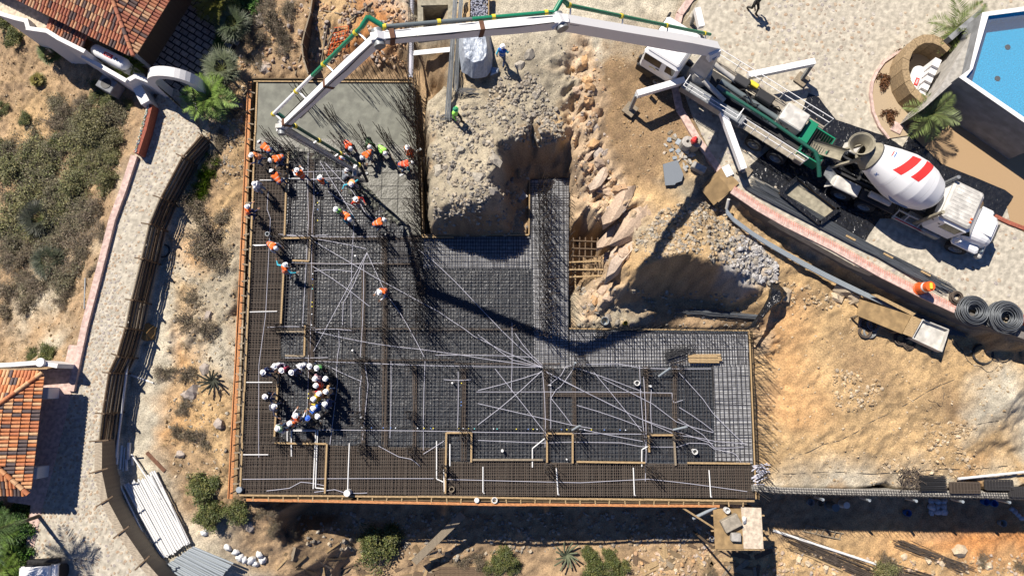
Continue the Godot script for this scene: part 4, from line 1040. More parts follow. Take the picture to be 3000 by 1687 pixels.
func drive() -> void:
	var left := [[440, 312], [418, 392], [395, 452], [362, 550], [330, 640], [290, 800], [250, 950], [207, 1148], [186, 1240], [146, 1400], [118, 1500], [100, 1590], [84, 1720]]
	var ring := left.duplicate()
	var fr := fence_px.duplicate()
	fr.reverse()
	ring.append_array(fr)
	ring.append_array([[560, 330], [520, 262], [478, 250]])
	var b := MB.new()
	b.prism(PA(ring, 0.0), -0.12, 0.0)
	var d := structure("driveway", b, M.cobble_bed)
	cobbles(d, ring, 0.0, 0.22, 0.108, 0.92, 41)
	# drain ring of small pale stones
	# kerb
	var k := Node3D.new()
	k.name = "kerb"
	add_child(k)
	k.set_meta("kind", "structure")
	var kp := [[391, 455], [360, 550], [326, 642], [286, 800], [246, 950], [204, 1146]]
	for i in kp.size() - 1:
		var p := P(kp[i][0], kp[i][1], 0.22)
		var q := P(kp[i + 1][0], kp[i + 1][1], 0.22)
		var n := int(p.distance_to(q) / 1.2)
		for j in n:
			var s := MB.new()
			s.bar(p.lerp(q, float(j) / n) + Vector3(0, -0.2, 0), p.lerp(q, (j + 1.0) / n) + Vector3(0, -0.2, 0) - (q - p).normalized() * 0.008, 0.36, 0.4)
			put("kerb_stone", s, M.pink, k)
	# red-brown wall with bottle glass along its top
	var t := thing("bottle_wall", "low red-brown wall topped with coloured glass below the white gate", "wall")
	wall_run(t, "wall_block", [[438, 305], [418, 385], [397, 448]], 0.7, -0.3, 0.3, M.brick_red)
	var gl := MB.new()
	for i in 130:
		var q := P(lerpf(436, 398, i / 130.0), lerpf(308, 446, i / 130.0), 0.72) + Vector3(rng.randf_range(-0.12, 0.0), 0, 0)
		gl.col = [Color(0.5, 0.55, 0.5), Color(0.05, 0.2, 0.08), Color(0.3, 0.15, 0.04), Color(0.6, 0.55, 0.4), Color(0.05, 0.15, 0.25)][rng.randi() % 5]
		gl.hexa(q, Vector3(0.07, 0.06, 0.07), Basis(Vector3.UP, rng.randf() * 3), 0.5, 0.5)
	put("glass_shards", gl, M.plain, t, "", "", "", "stuff")
	pole_fence()
	gate()
	villa()
	lower_house()

func pole_fence() -> void:
	var t := thing("pole_fence", "long fence of stacked bamboo poles holding up the cobbled drive", "fence")
	var p := PA(fence_px, 0.1)
	var sh := []
	for k in 3:
		var b := MB.new()
		b.cyl(Vector3(-0.5, 0, 0), Vector3(0.5, 0, 0), 0.07, 0.055, 6)
		sh.append(b.mesh([M.wood_old, M.wood_grey, M.rebar_rust][k]))
	for i in 10:
		var d := p[i + 1] - p[i]
		var n := maxi(1, int(round(d.length() / 2.1)))
		var right := Vector3(-d.z, 0, d.x).normalized()
		if right.x < 0: right = -right
		for s in n:
			var a := p[i].lerp(p[i + 1], float(s) / n)
			var z := p[i].lerp(p[i + 1], float(s + 1) / n)
			for r in 10:
				var y := 0.3 - r * 0.15 + rng.randf_range(-0.03, 0.03)
				var o := put("pole", sh[0 if rng.randf() < 0.55 else 1], null, t)
				var dir := (z - a).rotated(Vector3.UP, rng.randf_range(-0.012, 0.012))
				var off := right * (0.14 + 0.07 * (r % 2) + r * 0.012)
				var x := dir.normalized()
				var zz := x.cross(Vector3.UP).normalized()
				o.transform = Transform3D(Basis(dir * rng.randf_range(1.0, 1.12), zz.cross(x), zz), (a + z) * 0.5 + off + Vector3(0, y, 0))
			var ps := MB.new()
			var q := a + right * 0.34
			ps.bar(q + Vector3(0, -1.4, 0), q + Vector3(0, 0.55, 0), 0.08, 0.08)
			put("post", ps, M.wood_old, t)
			var tie := MB.new()
			tie.bar(a + right * 0.42 + Vector3(0, 0.36, 0), a - right * rng.randf_range(0.1, 0.3) + Vector3(0, 0.38, 0.0), 0.07, 0.06)
			put("tie", tie, M.wood_old, t)
	mk("board_pale", Color(0.46, 0.385, 0.285), 0.9, 0, "grain", 0.7, 0.2)
	t = thing("board_formwork", "curved double row of plywood boards where the drive bends round the white pipes", "formwork")
	for i in range(10, p.size() - 1):
		var d := p[i + 1] - p[i]
		var right := Vector3(-d.z, 0, d.x).normalized()
		if right.x < 0: right = -right
		for k in 1:
			var off := right * (0.24 + 0.27 * k)
			var b := MB.new()
			b.bar(p[i] + off + Vector3(0, -0.55 - 0.1 * k, 0), p[i + 1] + off - d.normalized() * 0.02 + Vector3(0, -0.55 - 0.1 * k, 0), 0.05, 1.9 - 0.2 * k)
			put("panel", b, M.wood_grey, t)
			var c := MB.new()
			c.bar(p[i] + off - right * 0.06 + Vector3(0, 0.42, 0), p[i + 1] + off - right * 0.06 - d.normalized() * 0.03 + Vector3(0, 0.42, 0), 0.38, 0.03)
			put("top_board", c, M.board_pale, t)
		var tie := MB.new()
		tie.bar(p[i] - right * 0.25 + Vector3(0, 0.5, 0), p[i] + right * 0.75 + Vector3(0, 0.5, 0), 0.07, 0.05)
		put("tie", tie, M.wood_old, t)

func gate() -> void:
	var t := thing("gate_arch", "white rounded arch over the drive with an open iron gate", "arch")
	var a := P(441, 236, 1.6)
	var z := P(588, 246, 1.6)
	var u := (z - a).normalized()
	var w := u.cross(Vector3.UP).normalized()
	if w.z > 0: w = -w
	var c := (a + z) * 0.5
	var ro := a.distance_to(z) * 0.5
	var ri := ro - 0.4
	var b := MB.new()
	var prof := []
	prof.append([-ro, -1.65, -ri, -1.65])
	for i in 17:
		var th := PI * i / 16.0
		prof.append([-cos(th) * ro, sin(th) * ro, -cos(th) * ri, sin(th) * ri])
	prof.append([ro, -1.65, ri, -1.65])
	var hw := 0.27
	for i in prof.size() - 1:
		var q := []
		for e in [prof[i], prof[i + 1]]:
			for s in [-hw, hw]:
				q.append(c + u * e[0] + Vector3(0, e[1], 0) + w * s)
				q.append(c + u * e[2] + Vector3(0, e[3], 0) + w * s)
		# q: e0 -hw out,in ; e0 +hw out,in ; e1 ...
		b.quad(q[0], q[2], q[6], q[4])
		b.quad(q[3], q[1], q[5], q[7])
		b.quad(q[1], q[0], q[4], q[5])
		b.quad(q[2], q[3], q[7], q[6])
	put("arch_band", b, M.stucco, t)
	var hinge := c - u * (ri - 0.05) + Vector3(0, -1.55, 0) - w * 0.3
	var dir := (P(560, 352, 0) - P(497, 290, 0)).normalized()
	for l in 2:
		var lf := MB.new()
		var o := hinge if l == 0 else c + u * (ri - 0.05) + Vector3(0, -1.55, 0) - w * 0.3
		var dd := dir if l == 0 else (-w * 0.9 + u * 0.3).normalized()
		var len := 1.25
		for y in [0.1, 0.7, 1.5]:
			lf.bar(o + Vector3(0, y, 0), o + dd * len + Vector3(0, y, 0), 0.04, 0.05)
		for i in 9:
			var q: Vector3 = o + dd * (len * i / 8.0)
			lf.bar(q + Vector3(0, 0.05, 0), q + Vector3(0, 1.6 + 0.25 * sin(PI * i / 8.0), 0), 0.03, 0.03)
		put("gate_leaf", lf, M.black, t)
	t = thing("garden_wall", "white stepped garden wall joining the villa to the gate arch", "wall")
	wall_run(t, "wall_section", [[238, 162], [300, 197], [368, 236]], 1.9, -0.9, 0.22, M.stucco)
	wall_run(t, "wall_section", [[366, 238], [395, 222], [440, 238]], 1.75, -0.3, 0.24, M.stucco)
	wall_run(t, "wing_wall", [[398, 252], [424, 300]], 1.0, -0.5, 0.5, M.stucco)

# barrel tiles on one roof plane: corner, along the eave, inward; keep(a, d) says where tiles lie
func tile_plane(list: Array, e: Vector3, u: Vector3, w: Vector3, len: float, deep: float, pitch: float, keep: Callable, tw := 0.185, tl := 0.40) -> void:
	var up := (w * cos(pitch) + Vector3.UP * sin(pitch)).normalized()
	var n := u.cross(up).normalized()
	if n.y < 0: n = -n
	for i in int(len / tw):
		for r in int(deep / cos(pitch) / tl):
			var a := (i + 0.5) * tw
			var d := (r + 0.5) * tl * cos(pitch)
			if not keep.call(a, d):
				continue
			var o := e + u * a + up * (r * tl - 0.08) + n * 0.03
			var bs := Basis(u, n, u.cross(n))
			if bs.z.dot(up) < 0:
				bs = Basis(-u, n, (-u).cross(n))
			list.append(Transform3D(bs.rotated(n, rng.randf_range(-0.02, 0.02)), o))

func lay_tiles(list: Array, parent: Node, key: String, wts: Array) -> void:
	var b := MB.new()
	for i in 6:
		var t0 := PI * i / 6.0
		var t1 := PI * (i + 1) / 6.0
		var r0 := 0.092
		var r1 := 0.076
		var a := Vector3(cos(t0), sin(t0), 0)
		var c := Vector3(cos(t1), sin(t1), 0)
		b.quadn(a * r0, c * r0, c * r1 + Vector3(0, -0.03, 0.46), a * r1 + Vector3(0, -0.03, 0.46), a, c, c, a)
		b.tri(a * r0, c * r0, Vector3(0, 0.0, 0))
	var ms := []
	for i in 6:
		ms.append(b.mesh(M["%s%d" % [key, i]]))
	var cam := Vector3(0, CAM_H, 0)
	list.sort_custom(func(p, q): return p.origin.distance_squared_to(cam) < q.origin.distance_squared_to(cam))
	var rest := []
	for i in 6: rest.append(MB.new())
	for i in list.size():
		var k: int = wts[rng.randi() % wts.size()]
		if i < 300:
			var o := put("roof_tile", ms[k], null, parent)
			o.transform = list[i]
		else:
			rest[k].add(b, list[i])
	for k in 6:
		if rest[k].v.size():
			put("roof_tiles", rest[k], M["%s%d" % [key, k]], parent, "", "", "", "stuff")

func ridge(parent: Node, a: Vector3, z: Vector3, key: String) -> void:
	var n := int(a.distance_to(z) / 0.36)
	for i in n:
		var b := MB.new()
		b.cyl(a.lerp(z, float(i) / n), a.lerp(z, (i + 1.08) / n), 0.12, 0.10, 8)
		put("ridge_tile", b, M["%s%d" % [key, [0, 1, 2, 5, 4][rng.randi() % 5]]], parent)

func villa() -> void:
	var h := 3.3
	var e := P(391, 165, h)
	var u := (P(58, 0, h) - e).normalized()
	var v := Vector3(-u.z, 0, u.x)          # along the other eave
	if v.z > 0: v = -v
	var pitch := deg_to_rad(19)
	var t := thing("villa", "white villa with a red barrel-tile hip roof beside the gate arch", "house")
	var L := 9.5
	var D := 5.5
	var deck := MB.new()
	var pk := e + (u + v) * D + Vector3(0, D * tan(pitch), 0)
	deck.tri(e, pk, e + u * L * 1.3)
	deck.tri(e + u * L * 1.3, pk, pk + u * 5)
	deck.tri(e, e + v * L * 1.2, pk)
	deck.tri(e + v * L * 1.2, pk + v * 4, pk)
	var rf := put("roof", deck, M.tile1, t)
	var list := []
	tile_plane(list, e, u, v, 11.0, D, pitch, func(a, d): return a > d)
	tile_plane(list, e, v, u, 6.5, D, pitch, func(a, d): return a > d)
	lay_tiles(list, rf, "tile", [0, 0, 1, 1, 2, 2, 3, 3, 4, 4, 5])
	ridge(rf, e + Vector3(0, 0.08, 0), pk + Vector3(0, 0.08, 0), "tile")
	var wl := MB.new()
	var off := u * 1.3 + v * 0.45
	wl.bar(e + off + Vector3(0, -1.85, 0), e + off + u * 10 + Vector3(0, -1.85, 0), 0.2, 3.5)
	put("wall", wl, M.stucco, t)
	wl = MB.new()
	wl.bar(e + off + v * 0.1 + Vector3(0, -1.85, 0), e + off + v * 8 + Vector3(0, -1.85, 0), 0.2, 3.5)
	put("timber_wall", wl, M.wood_old, t)  # dark wood tone stands in for the shade under the eave
	# lower porch roof tucked under the main eave
	var h2 := 2.5
	var e2 := P(243, 139, h2)
	var pr := MB.new()
	var w2 := (P(256, 100, h2) - e2).normalized()
	pr.quad(e2, e2 + v * 1.4 + Vector3(0, 0.4, 0), e2 + v * 1.4 + u * 2.4 + Vector3(0, 0.4, 0), e2 + u * 2.4)
	var prn := put("porch_roof", pr, M.tile1, t)
	var l2 := []
	tile_plane(l2, e2, u, v, 2.4, 1.3, deg_to_rad(15), func(_a, _d): return true)
	lay_tiles(l2, prn, "tile", [0, 1, 1, 4, 2])
	var fl := MB.new()
	fl.prism(PA([[-60, -60], [0, 40], [75, 66], [84, 88], [140, 92], [150, 60], [60, 0], [60, -60]], 2.3), 1.9, 2.3)
	put("terrace", fl, M.cream, t)
	wall_run(t, "parapet", [[-40, 10], [0, 40], [40, 52], [74, 60], [80, 82], [135, 90], [170, 112], [210, 132], [246, 150]], 2.8, -2.2, 0.22, M.stucco)
	# white gas tank
	t = thing("gas_tank", "white horizontal gas tank with a red panel under the villa eave", "tank")
	gas_tank(t, P(282, 148, 1.9), P(362, 188, 1.9), 0.33)
	var pb := MB.new()
	pb.bar(P(285, 150, 1.9) - Vector3(0, 1.2, 0), P(360, 187, 1.9) - Vector3(0, 1.2, 0), 0.6, 1.5)
	put("plinth", pb, M.stucco, t)  # added block holding the tank up out of the eave shadow
	# patio of dark pavers behind the arch
	var cy := [[492, 258], [436, 190], [410, 150], [520, -60], [760, -60], [745, 60], [690, 130], [645, 190], [604, 262], [560, 300]]
	var cb := MB.new()
	mk("court_bed", Color(0.03, 0.028, 0.025), 0.95, 0, "mottle", 0.5, 0.2)
	cb.prism(PA(cy, -0.004), -0.15, -0.004)
	var court := structure("courtyard_paving", cb, M.court_bed)
	var pl := poly2(PA(cy, 0))
	var pm := []
	for m in ["paver", "paver_pale", "paver"]:
		var s := MB.new()
		s.cbox(Vector3(0, 0, 0), Vector3(0.44, 0.05, 0.27), 0.012)
		pm.append(s.mesh(M[m]))
	var ang := -0.56
	var cnt := 0
	for i in range(-30, 30):
		for j in range(-30, 30):
			var q := Vector2((i + (0.5 if j % 2 else 0.0)) * 0.52, j * 0.36).rotated(-ang)
			var w := P(560, 150, 0) + Vector3(q.x, 0, q.y)
			if Geometry2D.is_point_in_polygon(Vector2(w.x, w.z), pl) and cnt < 295:
				var o := put("paver", pm[rng.randi() % 3], null, court)
				o.transform = Transform3D(Basis(Vector3.UP, ang), w + Vector3(0, 0.012, 0))
				cnt += 1
	var bt := thing("air_conditioner", "grey outdoor air conditioner behind the white garden wall", "air conditioner")
	var ab := MB.new()
	var ao := P(322, 254, 0.2)
	var bas := Basis(Vector3.UP, -0.5)
	ab.cbox(ao, Vector3(1.0, 0.85, 0.75), 0.03, bas)
	put("casing", ab, M.concrete_dark, bt)
	ab = MB.new()
	ab.lathe(ao + Vector3(0, 0.43, 0), Vector3.UP, PackedVector2Array([Vector2(0.3, 0), Vector2(0.3, 0.03), Vector2(0.27, 0.03), Vector2(0.1, 0.0), Vector2(0, 0)]), 16, false)
	put("fan_grille", ab, M.black, bt)

func gas_tank(t: Node3D, a: Vector3, z: Vector3, r: float) -> void:
	var d := (z - a).normalized()
	var len := a.distance_to(z)
	var pr := PackedVector2Array()
	for i in 6:
		pr.append(Vector2(r * sin(PI * 0.5 * i / 5), -r * 0.8 * cos(PI * 0.5 * i / 5)))
	for i in 6:
		pr.append(Vector2(r * cos(PI * 0.5 * i / 5), len + r * 0.8 * sin(PI * 0.5 * i / 5)))
	var b := MB.new()
	b.lathe(a, d, pr, 20)
	put("shell", b, M.white_paint, t)
	b = MB.new()
	var m := a.lerp(z, 0.55) + Vector3(0, r + 0.02, 0)
	b.cbox(m, Vector3(len * 0.3, 0.04, r * 0.62), 0.012, Basis(d, Vector3.UP, d.cross(Vector3.UP)))
	put("red_panel", b, M.red, t)
	b = MB.new()
	var s := d.cross(Vector3.UP)
	for k in [-0.25, -0.1, 0.02, 0.14, 0.26]:
		b.bar(m + d * len * 0.3 * k - s * r * 0.14 + Vector3(0, 0.024, 0), m + d * len * 0.3 * (k + 0.03) + s * r * 0.14 + Vector3(0, 0.024, 0), 0.025, 0.006)
	put("lettering", b, M.white_paint, t)
	b = MB.new()
	b.cyl(a.lerp(z, 0.85) + Vector3(0, r, 0), a.lerp(z, 0.85) + Vector3(0, r + 0.12, 0), 0.06, 0.05, 8)
	put("valve", b, M.steel, t)
	for k in [0.2, 0.8]:
		b = MB.new()
		b.box(a.lerp(z, k) + Vector3(0, -r - 0.1, 0), Vector3(0.12, 0.3, r * 1.6), Basis(d, Vector3.UP, s))
		put("leg", b, M.white_paint, t)

func lower_house() -> void:
	var pv := MB.new()
	pv.prism(PA([[200, 1010], [232, 1012], [207, 1150], [186, 1242], [146, 1402], [118, 1502], [98, 1600], [84, 1720], [60, 1720], [88, 1480], [20, 1470], [20, 1150], [20, 1085], [185, 1080]], 0.02), -0.3, 0.02)
	structure("pink_pavement", pv, M.pink)
	var h := 2.05
	var c1 := P(125, 1092, h)
	var c2 := P(84, 1447, h)
	var u := (c2 - c1).normalized()
	var w := Vector3(-u.z, 0, u.x)
	if w.x > 0: w = -w
	var len := c1.distance_to(c2)
	var pitch := deg_to_rad(20)
	var D := len * 0.5
	var t := thing("tiled_house", "house with an orange and black barrel-tile roof beside the pink pavement", "house")
	var pk := c1 + (u + w) * D + Vector3(0, D * tan(pitch), 0)
	var b := MB.new()
	b.tri(c1, c2, pk)
	b.tri(c1 + w * D * 2, c1, pk)
	b.tri(c2, c2 + w * D * 2, pk)
	var rf := put("roof", b, M.clay3, t)
	var list := []
	tile_plane(list, c1, u, w, len, D * 0.98, pitch, func(a, d): return a > d and len - a > d)
	tile_plane(list, c1, w, u, D * 1.6, D * 0.98, pitch, func(a, d): return a > d)
	tile_plane(list, c2, w, -u, D * 1.6, D * 0.98, pitch, func(a, d): return a > d)
	lay_tiles(list, rf, "clay", [0, 0, 1, 1, 2, 2, 3, 3, 4, 5])
	ridge(rf, c1 + Vector3(0, 0.08, 0), pk + Vector3(0, 0.08, 0), "clay")
	ridge(rf, c2 + Vector3(0, 0.08, 0), pk + Vector3(0, 0.08, 0), "clay")
	for e in [[c1 + u * 0.6 + w * 2.4, c2 - u * 0.6 + w * 2.4], [c1 + u * 0.6 + w * 2.3, c1 + u * 0.6 + w * 6], [c2 - u * 0.6 + w * 2.3, c2 - u * 0.6 + w * 6]]:
		b = MB.new()
		b.bar(e[0] + Vector3(0, -1.0, 0), e[1] + Vector3(0, -1.0, 0), 0.2, 2.4)
		put("wall", b, M.cream, t)
	for q in [[128, 1152], [96, 1386]]:
		b = MB.new()
		b.cbox(P(q[0], q[1], 0.9) + Vector3(0, -0.45, 0), Vector3(0.4, 0.9, 0.6), 0.03)
		put("pillar", b, M.stucco, t)
	t = thing("garden_wall", "curved white wall with a round lamp cap above the tiled house", "wall")
	wall_run(t, "wall_section", [[-60, 1072], [30, 1068], [110, 1062], [166, 1072]], 1.6, -0.4, 0.22, M.stucco)
	b = MB.new()
	b.lathe(P(122, 1062, 1.6), Vector3.UP, PackedVector2Array([Vector2(0.2, 0), Vector2(0.24, 0.1), Vector2(0.22, 0.2), Vector2(0, 0.24)]), 14)
	put("lamp_cap", b, M.white_paint, t)
	car()

func car() -> void:
	var o := P(128, 1700, 0.5)
	o.y = 0
	var t := thing("parked_car", "white off-road car parked nose up at the foot of the drive", "car", "", o)
	t.rotation.y = 0.06
	var b := MB.new()
	b.cbox(Vector3(0, 0.75, 1.0), Vector3(1.6, 0.55, 3.6), 0.08)
	put("body", b, M.white_paint, t)
	b = MB.new()
	b.cbox(Vector3(0, 1.1, -0.2), Vector3(1.35, 0.16, 1.25), 0.06)
	put("hood", b, M.white_paint, t)
	b = MB.new()
	b.cbox(Vector3(0, 1.5, 1.75), Vector3(1.4, 0.7, 2.1), 0.1)
	put("cabin", b, M.white_paint, t)
	b = MB.new()
	b.quad(Vector3(-0.66, 1.15, 0.5), Vector3(0.66, 1.15, 0.5), Vector3(0.6, 1.75, 0.69), Vector3(-0.6, 1.75, 0.69))
	put("windscreen", b, M.glass_dark, t)
	b = MB.new()
	b.cbox(Vector3(0, 0.6, -0.95), Vector3(1.65, 0.25, 0.25), 0.06)
	put("bumper", b, M.black, t)
	b = MB.new()
	b.cbox(Vector3(0, 1.02, -0.86), Vector3(1.2, 0.2, 0.1), 0.03)
	put("grille", b, M.black, t)
	for s in [-1, 1]:
		b = MB.new()
		b.cbox(Vector3(s * 0.82, 0.95, -0.35), Vector3(0.3, 0.16, 0.95), 0.06)
		put("fender", b, M.white_paint, t)
		b = MB.new()
		b.cbox(Vector3(s * 0.2, 1.185, -0.1), Vector3(0.05, 0.02, 0.2), 0.006)
		put("hood_vent", b, M.black, t)
		b = MB.new()
		b.cbox(Vector3(s * 0.92, 1.3, 0.55), Vector3(0.22, 0.16, 0.12), 0.03)
		put("mirror", b, M.white_paint, t)
		for z in [-0.35, 2.1]:
			b = MB.new()
			b.cyl(Vector3(s * 0.68, 0.4, z), Vector3(s * 0.94, 0.4, z), 0.4, 0.4, 18)
			put("wheel", b, M.rubber, t)

# ---------------------------------------------------------------- yard, retaining wall, pool
func yard() -> void:
	var b := MB.new()
	b.prism(PA(yard_px, 3.0), 2.4, 3.0)
	var y := structure("yard_paving", b, M.cobble_bed)
	cobbles(y, yard_px, 3.0, 0.29, 0.128, 0.42, 77)
	var k := Node3D.new()
	k.name = "kerb_edging"
	add_child(k)
	k.set_meta("kind", "structure")
	var kp := [[2035, -20], [1992, 40], [1972, 130], [1978, 250], [1992, 318], [2041, 402], [2092, 474], [2142, 545]]
	for i in kp.size() - 1:
		var p := P(kp[i][0], kp[i][1], 3.04)
		var q := P(kp[i + 1][0], kp[i + 1][1], 3.04)
		var n := maxi(1, int(p.distance_to(q) / 0.9))
		for j in n:
			var s := MB.new()
			s.bar(p.lerp(q, float(j) / n) + Vector3(0, -0.2, 0), p.lerp(q, (j + 1.0) / n) + Vector3(0, -0.2, 0) - (q - p).normalized() * 0.008, 0.36, 0.4)
			put("kerb_stone", s, M.pink, k)
	# retaining wall with a pink coping
	var line := [[2146, 556], [2220, 606], [2300, 652], [2440, 722], [2580, 800], [2700, 860], [2800, 906], [2900, 948], [3080, 1010]]
	var t := thing("retaining_wall", "curved concrete retaining wall with pink coping above the sandy terrace", "wall")
	mk("wall_dark", Color(0.17, 0.155, 0.14), 0.95, 0, "blotch", 0.35, 0.5)  # dark grey-brown concrete with blotches
	wall_run(t, "wall_section", line, 3.0, 0.7, 0.34, M.wall_dark)
	var p := PA(line, 3.06)
	for i in 6:
		var n := maxi(1, int(p[i].distance_to(p[i + 1]) / 1.1))
		for j in n:
			b = MB.new()
			b.bar(p[i].lerp(p[i + 1], float(j) / n), p[i].lerp(p[i + 1], (j + 1.0) / n) - (p[i + 1] - p[i]).normalized() * 0.008, 0.42, 0.1)
			put("coping_stone", b, M.pink, t)
	b = MB.new()
	for i in 6:
		var n := int(p[i].distance_to(p[i + 1]) / 0.12)
		var s := (p[i + 1] - p[i]).normalized().cross(Vector3.UP)
		for j in n:
			var o := p[i].lerp(p[i + 1], float(j) / n) + Vector3(0, 0.065, 0)
			b.bar(o - s * 0.26, o + s * 0.05 + (p[i + 1] - p[i]).normalized() * 0.1, 0.006, 0.006)
		for e in [-0.24, -0.16, -0.08]:
			b.bar(p[i] + s * e + Vector3(0, 0.068, 0), p[i + 1] + s * e + Vector3(0, 0.068, 0), 0.007, 0.006)
	put("safety_netting", b, M.orange, null, "orange plastic netting lying along the pink wall coping", "netting", "", "stuff")
	# long steel bars beside the wall
	t = thing("steel_bar_pile", "long pile of dark steel bars lying beside the pink coping", "steel bars")
	for g in 5:
		b = MB.new()
		for i in 26:
			var u := rng.randf()
			var a0 := rng.randf_range(0.0, 0.35)
			var z0 := rng.randf_range(0.65, 1.0)
			var o := P(lerpf(2165, 2190, u) + g * 5, lerpf(548, 508, u) + g * 1.5, 3.05)
			var q := P(2500 + g * 3, lerpf(720, 692, u), 3.05)
			var r := P(2815 - g * 12, lerpf(868, 848, u), 3.05)
			var lift := Vector3(0, rng.randf() * 0.12 + 0.02, 0)
			b.tube(PackedVector3Array([o.lerp(q, a0) + lift, q + lift, q.lerp(r, z0) + lift]), 0.014, 4)
		put("bar_bundle", b, M.steel, t)
	for i in 3:
		b = MB.new()
		var o := P(2480 + i * 110, 690 + i * 52, 3.2)
		b.bar(o, o + Vector3(0.45, 0, 0.25), 0.1, 0.06)
		put("spacer_block", b, M.wood, t)
	# grey pipes at the wall foot
	for i in 4:
		run("long_pipe", [[2128, 612 + i * 4, 2.75], [2160, 652 + i * 3, 2.5], [2300, 738 + i * 4, 2.0], [2480, 832 + i * 4, 1.55], [2640, 905 + i * 3, 1.4]], 2.35, 0.05, "pvc_grey", "long grey pipe lying along the foot of the retaining wall", "pipe", "grey pipes at the wall foot")
	# black sheeting under the trucks
	nz.seed = 12
	bed("ground_sheet", [[2180, 500], [2240, 450], [2330, 380], [2370, 272], [2400, 285], [2450, 350], [2600, 400], [2660, 440], [2740, 560], [2640, 640], [2580, 640], [2535, 705], [2440, 660], [2330, 580]], 3.035, M.sheet_yard, "crumpled black plastic ground sheet under the pump hopper and mixer drum", "plastic sheet", 0.05)
	bed("ground_sheet", [[2645, 432], [2668, 392], [2762, 480], [2945, 555], [2972, 575], [2935, 640], [2870, 610], [2760, 570]], 3.045, M.sheet_yard, "black plastic ground sheet between mixer drum and brown patio", "plastic sheet", 0.05)
	# mortar tray
	t = thing("mortar_tray", "timber tray lined with black plastic holding wet mortar beside the mixer", "tray")
	var c := [P(2338, 520, 3.3), P(2458, 612, 3.3), P(2402, 655, 3.3), P(2286, 565, 3.3)]
	for i in 4:
		b = MB.new()
		b.bar(c[i] + Vector3(0, -0.1, 0), c[(i + 1) % 4] + Vector3(0, -0.1, 0), 0.1, 0.32)
		put("side_board", b, M.wood_old, t)
		b = MB.new()
		b.bar(c[i] + Vector3(0, 0.09, 0), c[(i + 1) % 4] + Vector3(0, 0.09, 0), 0.22, 0.03)
		put("plastic_lining", b, M.sheet_yard, t)
	b = MB.new()
	b.prism(PackedVector3Array(c), 3.06, 3.12)
	put("mortar", b, M.chute, t)
	pool()
	for q in [[2010, 478, 1.1, 0.8, 0.3, "ply", "brown plywood sheet leaning at the end of the pink kerb", 2.98], [2112, 540, 1.5, 1.2, 0.85, "ply", "large plywood board lying beside the white board", 3.1]]:
		if q[0] == 2112:
			b = MB.new()
			b.box(P(q[0], q[1], q[7]) + Vector3(0, -0.02, 0.0), Vector3(q[2], 0.04, q[3]), Basis(Vector3.UP, 0.75))
			put("plywood_board", b, M[q[5]], null, q[6], "board")
	b = MB.new()
	b.cbox(P(2133, 500, 3.12), Vector3(0.42, 0.04, 0.58), 0.01, Basis(Vector3.UP, 0.45))
	put("white_board", b, M.white_paint, null, "small white board lying on the yard at the outrigger foot", "board")

